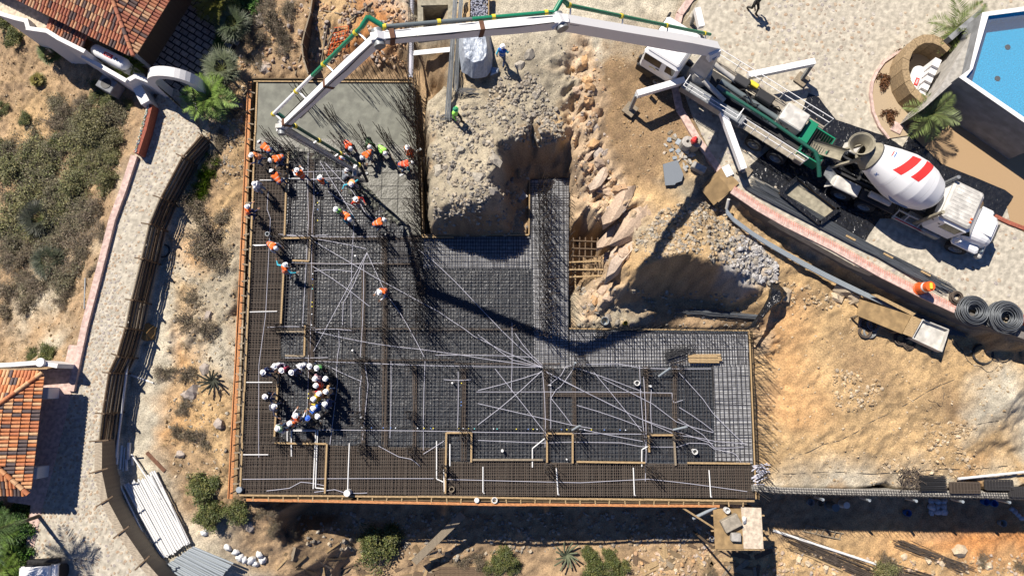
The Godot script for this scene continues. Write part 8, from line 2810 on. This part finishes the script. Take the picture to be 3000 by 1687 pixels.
func clutter() -> void:
	rng.seed = 7
	var b: MB
	var t: Node3D
	# on the mound
	tarp("tarpaulin", [[1346, 98], [1390, 92], [1434, 96], [1444, 160], [1442, 200], [1428, 226], [1385, 232], [1352, 210], [1344, 150]], 3.0, 1.0, "sheet_blue", "grey-blue tarpaulin tied over a heap on the mound", 0.22)
	tarp("tarpaulin", [[1440, 196], [1462, 200], [1458, 214], [1436, 222]], 3.0, 0.05, "sheet_blue", "loose corner of grey tarpaulin lying beside the covered heap", 0.05)
	for e in [[1335, -20, 1311, 347, 18, "long bundle of steel bars hanging from the mound edge towards the man in green"], [1352, -20, 1334, 262, 14, "shorter bundle of steel bars beside the covered heap"]]:
		b = MB.new()
		for i in e[4]:
			var dx := rng.randf_range(-6, 6)
			b.tube(PackedVector3Array([P(e[0] + dx, e[1], 3.25), P(lerpf(e[0], e[2], 0.5) + dx, lerpf(e[1], e[3], 0.5), 3.1 + rng.randf() * 0.1), P(e[2] + dx * 1.4, e[3] + rng.randf_range(-8, 8), 2.85)]), 0.016, 4)
		put("steel_bar_bundle", b, M.steel, null, e[5], "steel bars", "steel bar bundles on the mound")
	for e in [[1302, 345, "end of the longer bundle"], [1352, 266, "end of the shorter bundle"]]:
		b = MB.new()
		for i in 22:
			var o := P(e[0] + rng.randf_range(-14, 16), e[1] + rng.randf_range(-8, 8), 2.8)
			b.bar(o, o + Vector3(rng.randf_range(0.4, 0.8), 0.02, rng.randf_range(-0.1, 0.12)), 0.02, 0.02)
		put("bar_offcuts", b, M.dark_metal, null, "short dark bar offcuts at the " + e[2], "steel bars")
	t = thing("beam_cage", "long rebar beam cage with pale lining running down to the concrete corner", "rebar cage")
	b = MB.new()
	b.bar(P(1207, -20, 1.3), P(1203, 226, 0.9), 0.24, 0.03)
	put("lining_board", b, M.conduit, t)
	b = MB.new()
	for k in [-1, 1]:
		for y in [0.03, 0.35]:
			b.bar(P(1207, -20, 1.3) + Vector3(k * 0.13, y, 0), P(1203, 226, 0.9) + Vector3(k * 0.13, y, 0), 0.02, 0.02)
			b.bar(P(1204, 226, 0.9) + Vector3(k * 0.13, y, 0), P(1214, 350, 0.7) + Vector3(k * 0.13, y, 0), 0.02, 0.02)
	for i in 50:
		var o := P(1207, -20, 1.3).lerp(P(1203, 226, 0.9), i / 50.0) if i < 36 else P(1204, 226, 0.9).lerp(P(1214, 350, 0.7), (i - 36) / 14.0)
		b.bar(o + Vector3(-0.13, 0.36, 0), o + Vector3(0.13, 0.36, 0.04), 0.014, 0.014)
		b.bar(o + Vector3(-0.13, 0.03, 0), o + Vector3(-0.13, 0.36, 0), 0.014, 0.014)
		b.bar(o + Vector3(0.13, 0.03, 0), o + Vector3(0.13, 0.36, 0), 0.014, 0.014)
	put("cage_bars", b, M.rebar, t, "", "", "", "stuff")
	plank([1212, 157, 1.2], [1322, 146, 2.4], 0.28, "pvc", "pale wide plank bridging from the beam cage to the mound")
	t = thing("concrete_pit", "half-built concrete pit above the pale plank", "concrete pit")
	for e in [[[1230, -20], [1232, 86], 1.9], [[1322, -20], [1318, 80], 2.7], [[1232, 8], [1320, 6], 2.0]]:
		b = MB.new()
		b.bar(P(e[0][0], e[0][1], e[2]) - Vector3(0, 1.2, 0), P(e[1][0], e[1][1], e[2]) - Vector3(0, 1.2, 0), 0.3, 2.4)
		put("pit_wall", b, M.chute, t)
	t = thing("gravel_tray", "wooden trestle tray heaped with bluish gravel", "tray")
	b = MB.new()
	b.box(P(1404, 12, 3.5), Vector3(1.0, 0.05, 1.6))
	put("tray_bottom", b, M.wood_grey, t)
	for k in [-1, 1]:
		b = MB.new()
		b.box(P(1404, 12, 3.5) + Vector3(k * 0.5, 0.08, 0), Vector3(0.05, 0.2, 1.6))
		put("tray_side", b, M.wood, t)
		for z in [-0.6, 0.75]:
			b = MB.new()
			b.box(P(1404, 12, 3.5) + Vector3(k * 0.42, -0.28, z), Vector3(0.08, 0.55, 0.08))
			put("leg", b, M.wood, t)
	var gm := MB.new()
	for i in 240:
		gm.col = Color(0.42, 0.43, 0.5) * rng.randf_range(0.7, 1.2)
		gm.add(rock_mb[i % 8], Transform3D(Basis(Vector3.UP, i).scaled(Vector3(0.05, 0.05, 0.05)), P(1404, 12, 3.56) + Vector3(rng.randf_range(-0.42, 0.42), rng.randf_range(0, 0.08), rng.randf_range(-0.7, 0.7))), false)
	put("gravel", gm, M.rock, t, "", "", "", "stuff")
	# upper bank: board barrier, poles, red frame
	t = thing("board_barrier", "curved dark board barrier on the bank above the concrete corner", "barrier")
	var bp := PA([[917, -20], [908, 40], [892, 95], [884, 130], [888, 170], [902, 216]], 0.9)
	for i in bp.size() - 1:
		for k in 3:
			b = MB.new()
			b.bar(bp[i] + Vector3(0, -0.2 - k * 0.42, 0), bp[i + 1] + Vector3(0, -0.2 - k * 0.42, 0), 0.04, 0.4)
			put("board", b, M.wood_old, t)
		b = MB.new()
		b.bar(bp[i] + Vector3(0.06, -0.6, 0), bp[i] + Vector3(0.06, 0.15, 0), 0.07, 0.07)
		put("post", b, M.wood_grey, t)
		b = MB.new()
		b.bar(bp[i] + Vector3(0, 0.03, 0), bp[i + 1] + Vector3(0, 0.03, 0), 0.07, 0.05)
		put("top_batten", b, M.wood_grey, t)
	for e in [[[969, 18], [945, 196]], [[962, 60], [940, 190]], [[1016, 30], [962, 118]], [[975, 100], [955, 150]], [[1092, 8], [1016, 62]], [[902, 24], [1000, 42]], [[950, 88], [944, 195]], [[780, 202], [873, 168]], [[890, 130], [865, 220]], [[712, 280], [730, 255]], [[1020, 70], [1045, 45]]]:
		pole("timber_pole", e[0], e[1], 0.045, ["wood", "wood_grey", "wood_grey"][rng.randi() % 3], "weathered timber pole lying on the bank above the concrete corner", "timber pole", "timber poles on the upper bank")
	t = thing("red_steel_frame", "bright red steel frame lying on the orange soil", "steel frame")
	for i in 6:
		for e in [[[962 + i * 11, 165 - i * 4], [978 + i * 9, 110 - i * 6]], [[960 + i * 4, 165 - i * 16], [1012 + i * 2, 145 - i * 13]]]:
			b = MB.new()
			b.cyl(G(e[0][0], e[0][1]) + Vector3(0, 0.12, 0), G(e[1][0], e[1][1]) + Vector3(0, 0.15, 0), 0.02, 0.02, 5)
			put("frame_bar", b, M.orange, t)
	# beside the pump truck
	b = MB.new()
	b.prism(PA([[1943, 481], [1985, 468], [2003, 511], [1998, 530], [1981, 536], [1978, 541], [1950, 543]], 2.98), 2.9, 2.98)
	mk("felt", Color(0.20, 0.225, 0.25), 0.95, 0, "fine", 1.5, 0.3)
	put("felt_sheet", b, M.felt, null, "blue-grey sheet lying on the brown fill", "sheet")
	for e in [[2006, 428, 0.3, 0.7, "grey open concrete cylinder beside the red can", "concrete"], [2030, 432, 0.28, 0.8, "grey drum under the red can", "deck"]]:
		b = MB.new()
		b.lathe(P(e[0], e[1], 2.9), Vector3.UP, PackedVector2Array([Vector2(e[2], 0), Vector2(e[2], e[3]), Vector2(e[2] * 0.3, e[3] + 0.02), Vector2(e[2] * 0.25, e[3] - 0.15), Vector2(0, e[3] - 0.15)]), 14, false)
		put("drum", b, M[e[5]], null, e[4], "drum")
	b = MB.new()
	b.cbox(P(2035, 410, 3.95), Vector3(0.3, 0.35, 0.25), 0.05, Basis(Vector3.UP, 0.5))
	put("fuel_can", b, M.red, null, "red fuel can standing on a grey drum", "can")
	b = MB.new()
	b.cbox(P(2047, 492, 3.1), Vector3(0.75, 0.4, 0.35), 0.03, Basis(Vector3.UP, -0.5))
	put("concrete_block", b, M.concrete, null, "grey concrete block between blue-grey sheet and pink kerb", "block")
	pole("orange_tube", [1990, 455], [2022, 482], 0.05, "white_dirt_shade", "pale tube with dirt lying beside the blue-grey sheet", "tube")
	for i in 30:
		b = MB.new()
		b.cbox(Vector3.ZERO, Vector3(rng.randf_range(0.1, 0.35), 0.08, rng.randf_range(0.08, 0.25)), 0.02, Basis.from_euler(Vector3(rng.randf_range(-0.3, 0.3), rng.randf() * 6, 0)))
		var m := put("rubble_block", b, M[["concrete", "pvc_grey", "cream", "wood_grey"][rng.randi() % 4]], null, "broken building block among the waste beside the pink kerb", "rubble", "waste beside the pink kerb")
		var c: Array = [[1975, 400], [1965, 440], [2010, 460], [1995, 480]][rng.randi() % 4]
		m.position = G(c[0] + rng.randf_range(-22, 22), c[1] + rng.randf_range(-18, 18)) + Vector3(0, 0.05, 0)
	b = MB.new()
	b.box(P(2100, 556, 3.3) + Vector3(0, -0.1, 0), Vector3(1.15, 0.05, 1.0), Basis.from_euler(Vector3(0.25, 0.75, 0.1)))
	put("plywood_board", b, M.ply, null, "brown plywood board tilted over the end of the retaining wall", "board")
	pole("drain_elbow", [2128, 612, 2.6], [2134, 585, 3.0], 0.09, "white_dirt_shade", "white drain pipe sticking out at the end of the retaining wall", "pipe")
	# terrace
	t = thing("plywood_table", "brown plywood sheet on trestles on the sandy terrace", "table")
	var q4 := PA([[2520, 876], [2672, 924], [2644, 978], [2512, 924]], 1.9)
	b = MB.new()
	b.prism(q4, 1.85, 1.9, true)
	put("table_top", b, M.ply, t)
	for q in q4:
		b = MB.new()
		var qq: Vector3 = q.lerp((q4[0] + q4[2]) * 0.5, 0.12)
		b.bar(Vector3(qq.x, 0.7, qq.z), Vector3(qq.x, 1.85, qq.z), 0.07, 0.07)
		put("leg", b, M.wood_grey, t)
	b = MB.new()
	b.prism(PA([[2552, 862], [2570, 862], [2690, 915], [2675, 925]], 1.8), 1.76, 1.8)
	put("spare_board", b, M.wood, t)
	b = MB.new()
	b.prism(PA([[2674, 924], [2702, 936], [2674, 988], [2646, 977]], 1.88), 1.83, 1.88)
	put("end_board", b, M.wood, t)
	t = thing("mixing_trough", "pale metal mixing trough beside the plywood table", "trough")
	var tr := PA([[2704, 936], [2780, 966], [2760, 1030], [2674, 990]], 1.75)
	for i in 4:
		b = MB.new()
		b.bar(tr[i] + Vector3(0, -0.12, 0), tr[(i + 1) % 4] + Vector3(0, -0.12, 0), 0.05, 0.34 - 0.004 * (i % 2))
		put("side_plate", b, M.white_dirt_shade, t)
	b = MB.new()
	b.prism(tr, 1.3, 1.56)
	put("trough_floor", b, M.white_dirt_shade, t)
	for i in 4:
		b = MB.new()
		b.bar(Vector3(tr[i].x, 0.8, tr[i].z), Vector3(tr[i].x, 1.3, tr[i].z), 0.06, 0.06)
		put("leg", b, M.steel_pale, t)
	for i in 5:
		coil(G(2534 + (i % 3) * 12, 950 + (i / 3) * 22), 0.3, 0.06, 6, "rebar_rust" if i % 2 else "steel_pale", "small tangle of tie wire hanging beside the plywood table", "tie wire beside the plywood table")
	coil(G(2636, 992), 0.26, 0.09, 10, "rebar_rust", "small rusty coil under the mixing trough, beside its twin", "rusty coils by the trough")
	coil(G(2662, 1005), 0.26, 0.09, 10, "rebar_rust", "small rusty coil under the mixing trough, beside its twin", "rusty coils by the trough")
	coil(P(2840, 912, 3.05), 0.52, 0.26, 42, "steel", "large dark wire coil at the end of the steel bars")
	coil(P(2933, 930, 3.05), 0.56, 0.28, 46, "steel", "largest dark wire coil with a pale sheen beside the other big coil")
	coil(P(2800, 872, 3.05), 0.26, 0.1, 16, "rebar_rust", "small rusty wire coil behind the orange barrel")
	coil(G(2880, 1038), 0.5, 0.05, 5, "dark_metal", "thin loop of loose cable on the sandy terrace")
	barrel(P(2694, 846, 3.1), 0.28, 0.95, "orange", "white_paint", "orange traffic barrel with a white band on the wall coping")
	barrel(P(2995, 938, 3.05), 0.25, 0.9, "orange", "white_paint", "orange traffic barrel behind the largest wire coil")
	for e in [[[2340, 1332], [2480, 1280], [2620, 1200], [2830, 1092]], [[2720, 1170], [2760, 1190], [2770, 1140]], [[2760, 1270], [2980, 1220]], [[2250, 1385], [2600, 1385], [2880, 1370], [3000, 1365]], [[2580, 920], [2620, 905], [2700, 935]], [[2800, 1000], [2840, 1060], [2900, 1090], [2960, 1050]]]:
		b = MB.new()
		var pts := PackedVector3Array()
		for i in e.size() - 1:
			for k in 8:
				var px := lerpf(e[i][0], e[i + 1][0], k / 8.0)
				var py := lerpf(e[i][1], e[i + 1][1], k / 8.0)
				pts.append(G(px, py + 3 * sin(k * 1.1)) + Vector3(0, 0.03, 0))
		b.tube(pts, 0.016, 5)
		put("loose_cable", b, M.dark_metal, null, "thin dark cable trailing over the sandy terrace", "cable", "cables on the terrace")
	tarp("black_tarpaulin", [[2256, 828], [2284, 832], [2306, 862], [2290, 885], [2262, 900], [2215, 960], [2192, 962], [2232, 905], [2250, 870]], 1.4, 0.25, "sheet_yard", "crumpled black plastic spilling into the shaded pit", 0.25)
	b = MB.new()
	for i in 26:
		var o := G(2230 + rng.randf_range(-6, 6), 930 + rng.randf_range(-6, 8)) + Vector3(0, 0.15, 0)
		var z := G(2080 - rng.randf_range(0, 110), 905 + rng.randf_range(0, 16)) + Vector3(0, 0.2, 0)
		b.cyl(o, z, 0.015, 0.015, 4)
	put("steel_bar_bundle", b, M.steel, null, "bundle of grey steel bars lying in the shaded pit", "steel bars")
	b = MB.new()
	for i in 60:
		var o := P(lerpf(2185, 2510, i / 60.0), lerpf(0, 0, 0), 0)
		o = P(2560 + rng.randf_range(-10, 14) + i * 0.8, 868 + i * 0.55, 1.4)
		b.cyl(o, o + Vector3(3.6, -0.1, 1.6) + Vector3(rng.randf_range(-0.5, 0.5), 0, rng.randf_range(-0.1, 0.1)), 0.014, 0.014, 4)
	put("steel_bar_bundle", b, M.steel, null, "bundle of steel bars between plywood table and retaining wall", "steel bars")
	# low wall with mesh at the lower edge of the terrace
	t = thing("rebar_wall", "low concrete wall topped with rebar mesh along the terrace edge", "wall")
	var wl := [[2206, 1430], [2290, 1437], [2480, 1442], [2700, 1446], [2860, 1450], [3080, 1456]]
	wall_run(t, "wall_section", wl, 0.15, -4.5, 0.3, M.concrete)
	var wp := PA(wl, 0.22)
	b = MB.new()
	for i in wp.size() - 1:
		var n := int(wp[i].distance_to(wp[i + 1]) / 0.13)
		for k in n:
			var o := wp[i].lerp(wp[i + 1], float(k) / n)
			b.bar(o + Vector3(0, 0, -0.15), o + Vector3(0.08, 0.0, 0.2), 0.02, 0.02)
			if k % 2 == 0:
				b.bar(o + Vector3(0, -0.2, 0.08), o + Vector3(rng.randf_range(-0.1, 0.1), 0.7, 0.08), 0.018, 0.018)
		for z in [-0.1, 0.02, 0.14]:
			b.bar(wp[i] + Vector3(0, 0.012, z), wp[i + 1] + Vector3(0, 0.012, z), 0.018, 0.018)
	put("mesh_bars", b, M.rebar, t, "", "", "", "stuff")
	for i in 6:
		b = MB.new()
		var o := P(2413 + i * 137, 1450 + i * 2, 0.1)
		b.cyl(Vector3(o.x, -0.9, o.z + 0.25), Vector3(o.x, 0.05, o.z + 0.25), 0.08, 0.08, 10)
		put("weep_pipe", b, M.pvc_grey, t)
	for e in [[2732, 1415, 1.4, 0.75, "stack of straight dark bars on the terrace edge", "dark_metal"], [2825, 1428, 1.5, 0.55, "stack of brown rusty mesh panels on the terrace edge", "rebar_rust"], [2925, 1420, 1.4, 0.5, "stack of dark mesh panels behind the brown ones", "rebar"], [2985, 1440, 1.0, 0.5, "last stack of mesh panels at the terrace end", "rebar"]]:
		b = MB.new()
		var o := P(e[0], e[1], 0.25)
		for k in 4:
			for i in 13:
				b.bar(o + Vector3(-e[2] * 0.5, k * 0.05, e[3] * (i / 12.0 - 0.5)), o + Vector3(e[2] * 0.5, k * 0.05, e[3] * (i / 12.0 - 0.5) + rng.randf_range(-0.02, 0.02)), 0.02, 0.02)
			if e[5] != "dark_metal":
				for i in 10:
					b.bar(o + Vector3(e[2] * (i / 9.0 - 0.5), k * 0.05 + 0.02, -e[3] * 0.5), o + Vector3(e[2] * (i / 9.0 - 0.5), k * 0.05 + 0.02, e[3] * 0.5), 0.02, 0.02)
		put("mesh_stack", b, M[e[5]], null, e[4], "rebar mesh")
	b = MB.new()
	for i in 160:
		var o := P(2670 + rng.randf_range(-28, 28), 1402 + rng.randf_range(-22, 24), 0.2 + rng.randf() * 0.3)
		b.bar(o, o + Vector3(rng.randf_range(-0.35, 0.35), rng.randf_range(-0.1, 0.15), rng.randf_range(-0.35, 0.35)), 0.018, 0.018)
	put("wire_tangle", b, M.rebar_rust, null, "heap of tangled rusty wire at the end of the bar stack", "wire heap", "", "stuff")
	pole("long_pipe", [2806, 1402, 0.3], [3040, 1378, 0.3], 0.07, "pvc", "long white pipe behind the mesh stacks", "pipe")
	b = MB.new()
	for i in 26:
		var o := P(2218 + rng.randf_range(-18, 14), 1390 + rng.randf_range(-30, 30), 0.1)
		b.cyl(o, o + Vector3(rng.randf_range(0.2, 0.6), 0.1, rng.randf_range(-0.3, 0.1)), 0.03, 0.03, 6)
	put("pipe_offcuts", b, M.conduit, null, "pale pipe offcuts bunched at the slab end corner", "pipes", "", "stuff")
	# low ground below the rebar wall
	pole("long_pipe", [2265, 1553], [2567, 1652], 0.08, "pvc", "long white pipe lying slantwise below the rebar wall", "pipe")
	pole("timber_pole", [2321, 1608], [2467, 1671], 0.07, "wood", "thick tan timber pole lying below the long white pipe", "timber pole")
	t = thing("wooden_ladder", "wooden ladder lying in the shade below the rebar wall", "ladder")
	for k in 2:
		b = MB.new()
		b.bar(G(2358 - k * 8, 1537 + k * 17) + Vector3(0, 0.1, 0), G(2470 - k * 8, 1562 + k * 17) + Vector3(0, 0.1, 0), 0.06, 0.05)
		put("rail", b, M.wood_grey, t)
	for i in 7:
		b = MB.new()
		b.bar(G(2362 + i * 17, 1537 + i * 4) + Vector3(0, 0.11, 0), G(2354 + i * 17, 1555 + i * 4) + Vector3(0, 0.11, 0), 0.04, 0.04)
		put("rung", b, M.wood_grey, t)
	for e in [[2290, 1585, 2590, 1690, 60, 1.0, "wide spread of rusty bars under the thick timber pole"], [2610, 1590, 2860, 1665, 34, 0.5, "narrow spread of rusty bars beside the olive bush"], [2560, 1660, 2760, 1700, 40, 0.8, "spread of rusty bars at the foot of the olive bush"]]:
		b = MB.new()
		for i in e[4]:
			var u: float = rng.randf_range(-1, 1) * 26 * e[5]
			var o := G(e[0] + u * 0.4 + rng.randf_range(0, 60), e[1] + u) + Vector3(0, 0.08 + rng.randf() * 0.1, 0)
			var z := G(minf(2990, e[2] + u * 0.4 - rng.randf_range(0, 60)), minf(1700, e[3] + u)) + Vector3(0, 0.08 + rng.randf() * 0.1, 0)
			b.cyl(o, z, 0.013, 0.013, 4)
		put("bar_spread", b, M.rebar_rust, null, e[6], "steel bars")
	for e in [[2370, 1459, "pvc_grey", "grey bucket beside its neighbour at the rebar wall foot"], [2398, 1461, "deck", "dull bucket next to the grey one at the rebar wall foot"], [2653, 1490, "blue", "bright blue bucket with a long handle below the rebar wall"], [2905, 1462, "blue", "small blue bucket at the far end of the rebar wall"], [2930, 1520, "pvc_grey", "pale bucket standing in the shade near the sacks"], [2880, 1458, "blue", "blue lid lying against the rebar wall"]]:
		bucket(G(e[0], e[1] + 10), 0.2, 0.35, e[2], e[3])
	barrel(G(2430, 1480), 0.26, 0.85, "pipe_grey", "", "dark blue drum standing against the rebar wall")
	barrel(G(2468, 1475), 0.22, 0.6, "white_dirt_shade", "", "pale drum standing next to the dark blue drum")
	for i in 9:
		sack(G(2728 + (i % 3) * 18, 1468 + (i / 3) * 15), rng.randf_range(0.22, 0.32), "sheet_blue", "crumpled pale cement sack heaped below the rebar wall", "cement sacks below the rebar wall")
	for i in 4:
		sack(G(2965 + i * 9, 1490 + i * 9), 0.22, "sheet_blue", "crumpled pale sack at the shaded end of the rebar wall", "sacks at the end of the rebar wall")
	for i in 9:
		sack(G([667, 690, 705, 735, 748, 760, 770, 715, 600][i], [1602, 1616, 1632, 1640, 1650, 1625, 1638, 1640, 1560][i]), rng.randf_range(0.2, 0.34), "pvc", "white sack lying beside the grey pipes at the slab corner", "white sacks at the slab corner")
	# trestle platform
	t = thing("trestle_platform", "timber platform with plywood and white board tops at the slab corner", "platform")
	b = MB.new()
	b.prism(PA([[2090, 1490], [2174, 1490], [2180, 1610], [2096, 1608]], -0.05), -0.1, -0.05, true)
	put("plywood_top", b, M.ply, t)
	b = MB.new()
	b.prism(PA([[2172, 1486], [2231, 1488], [2238, 1608], [2180, 1607]], -0.03), -0.08, -0.03, true)
	put("white_top", b, M.cream, t)
	for e in [[2098, 1498], [2160, 1498], [2224, 1498], [2100, 1612], [2160, 1614], [2230, 1612]]:
		b = MB.new()
		var o := P(e[0], e[1], -0.15)
		b.bar(Vector3(o.x, -4.9, o.z), Vector3(o.x, -0.1, o.z), 0.09, 0.09)
		put("leg", b, M.wood_old, t)
	for e in [[1500, 0], [1545, 0], [1600, 0]]:
		b = MB.new()
		b.bar(P(2084, e[0] + 10, -0.15), P(2240, e[0] + 10, -0.15), 0.07, 0.09)
		put("joist", b, M.wood, t)
	b = MB.new()
	b.cbox(P(2142, 1532, 0.15), Vector3(0.95, 0.35, 0.65), 0.03, Basis(Vector3.UP, 0.45))
	put("metal_box", b, M.deck, null, "grey metal box standing tilted on the plywood platform", "box")
	b = MB.new()
	b.cbox(P(2156, 1573, 0.15), Vector3(0.5, 0.3, 0.42), 0.03, Basis(Vector3.UP, -0.05))
	put("concrete_block", b, M.concrete, null, "pale block on the platform below the metal box", "block")
	sack(P(2180, 1522, -0.03), 0.2, "pvc", "white rag bundle on the white platform board", "")
	for e in [[2127, 1493, -0.05, "open pale pipe ring on the platform edge"], [2083, 1575, -4.8, "open pale pipe ring on the ground beside the platform"]]:
		b = MB.new()
		b.lathe(P(e[0], e[1], e[2]), Vector3.UP, PackedVector2Array([Vector2(0.15, 0), Vector2(0.15, 0.3), Vector2(0.12, 0.3), Vector2(0.12, 0.02), Vector2(0, 0.02)]), 16, false)
		put("pipe_ring", b, M.pvc, null, e[3], "pipe")
	plank([2000, 1487, -0.2], [2092, 1546, -0.6], 0.09, "wood", "yellow timber brace from the formwork to the platform")
	pole("grey_pipe", [2030, 1518, -0.8], [2098, 1484, -0.1], 0.09, "pvc_grey", "grey pipe leaning from the platform under the formwork", "pipe")
	# planks and debris at the bottom
	plank([1213, 1646, -4.7], [1357, 1506, -2.6], 0.42, "wood_grey", "wide pale plank leaning diagonally in the shaded drop", "", 0.05)
	for i in 80:
		var u := rng.randf()
		var px := rng.randf_range(840, 1330) if i < 44 else rng.randf_range(1860, 2240)
		var py := rng.randf_range(1610, 1685)
		var a := rng.randf() * TAU
		plank([px, py], [px + cos(a) * 60, clampf(py + sin(a) * 40, 1590, 1690)], rng.randf_range(0.08, 0.3), ["wood_grey", "wood_old", "wood", "ply_dark"][rng.randi() % 4], "discarded plank among debris below the slab", "discarded planks below the slab")
	for i in 6:
		plank([1260 + rng.randf_range(0, 30), 1662 + i * 6], [1440, 1664 + i * 6], 0.12, "wood_old", "long dark board in the lowest stack below the slab", "dark boards below the slab")
	# pipes beside the bend of the drive
	for i in 24:
		var u := i / 23.0
		pole("white_pipe", [lerpf(362, 452, u) + rng.randf_range(-3, 3), lerpf(1424, 1384, u) + rng.randf_range(-6, 6), -1.2 + 0.06 * (i % 2)], [lerpf(478, 556, u), lerpf(1636, 1592, u) + rng.randf_range(-5, 5), -1.2 + 0.06 * (i % 2)], 0.056, "pvc", "white plastic pipe in the stack beside the board formwork", "pipe", "white pipes stacked beside the drive bend")
	for i in 5:
		pole("white_pipe", [[385, 1330], [445, 1380], [352, 1422], [440, 1395], [500, 1480]][i] + [-1.1], [[470, 1460], [470, 1425], [480, 1690], [550, 1590], [545, 1580]][i] + [-1.06], 0.05, "pvc", "single white pipe lying loose across the pipe stack", "pipe", "loose white pipes on the stack")
	for i in 26:
		var u := i / 25.0
		pole("grey_pipe", [lerpf(474, 566, u) + rng.randf_range(-3, 3), lerpf(1664, 1602, u), -1.2 + 0.07 * (i % 3)], [lerpf(600, 684, u), lerpf(1735, 1652, u) + rng.randf_range(-4, 4), -1.2 + 0.07 * (i % 3)], 0.06, "pvc_grey", "grey plastic pipe in the stack below the white pipes", "pipe", "grey pipes stacked beside the drive bend")
	for e in [[[376, 1050], [340, 1340], 0.07], [[382, 1098], [450, 1122], 0.06], [[347, 1276], [343, 1360], 0.08], [[358, 1304], [352, 1375], 0.07], [[366, 1310], [360, 1380], 0.05], [[380, 1296], [378, 1345], 0.11], [[372, 1345], [372, 1378], 0.09], [[388, 1340], [390, 1362], 0.08]]:
		pole("white_pipe", e[0], e[1], e[2], "pvc", "white pipe lying on the pale soil at the fence foot", "pipe", "white pipes at the fence foot")
	plank([430, 1325], [483, 1380], 0.2, "rust", "rusty brown plank on the pale soil above the pipe stack")
	for e in [[[487, 622], [480, 652]], [[1520, 500], [1523, 560]]]:
		plank(e[0], e[1], 0.07, "wood", "short pale stick lying in the shade", "pale sticks in the shade")
	coil(G(478, 735), 0.36, 0.03, 4, "dark_metal", "thin loop of black hose in the fence shadow")
	b = MB.new()
	b.box(G(1528, 574) + Vector3(0, 0.05, 0), Vector3(0.5, 0.05, 0.5), Basis(Vector3.UP, 0.7))
	put("square_board", b, M.concrete, null, "small grey square board in the dark pit", "board")
	for e in [[1770, 942, 0.22, "pvc_grey", "grey upright drum at the pit edge by the bars"], [1830, 948, 0.12, "yellow", "small yellow bucket at the pit edge by the bars"]]:
		bucket(G(e[0], e[1]), e[2], 0.4, e[3], e[4])
	# lamp of the street not lit; antenna pole by the kerb
	pole("steel_post", [250, 815], [247, 905], 0.05, "steel_pale", "thin grey steel post lying beside the pink kerb", "post")

func _ready() -> void:
	var cam := Camera3D.new()
	cam.name = "camera"
	cam.position = Vector3(0, CAM_H, 0)
	cam.rotation_degrees = Vector3(-90.0 + TILT, 0, 0)
	cam.fov = rad_to_deg(2.0 * atan(843.5 / LENS))
	cam.far = 2000.0
	add_child(cam)
	var env := Environment.new()
	env.background_mode = Environment.BG_SKY
	var sky := Sky.new()
	var sm := ProceduralSkyMaterial.new()
	sm.sky_top_color = Color(0.26, 0.40, 0.66)
	sm.sky_horizon_color = Color(0.60, 0.68, 0.78)
	sm.ground_bottom_color = Color(0.34, 0.30, 0.24)
	sm.ground_horizon_color = Color(0.55, 0.55, 0.52)
	sm.sky_curve = 0.12
	sky.sky_material = sm
	env.sky = sky
	env.background_energy_multiplier = 0.42
	env.tonemap_mode = Environment.TONE_MAPPER_LINEAR
	env.tonemap_exposure = 1.68
	env.sdfgi_enabled = true
	env.ssao_enabled = true
	env.ssil_enabled = true
	var we := WorldEnvironment.new()
	we.name = "world"
	we.environment = env
	add_child(we)
	var sun := DirectionalLight3D.new()
	sun.name = "sun"
	sun.light_energy = 1.5
	sun.light_color = Color(1.0, 0.965, 0.92)
	sun.light_angular_distance = 0.5
	sun.shadow_enabled = true
	add_child(sun)
	sun.look_at_from_position(Vector3.ZERO, Vector3(0.40, -0.788, 0.468))
	rng.seed = 4
	make_textures()
	make_materials()
	terrain()
	slab()
	drive()
	yard()
	pump_truck()
	mixer_truck()
	people()
	rocks()
	plants()
	clutter()
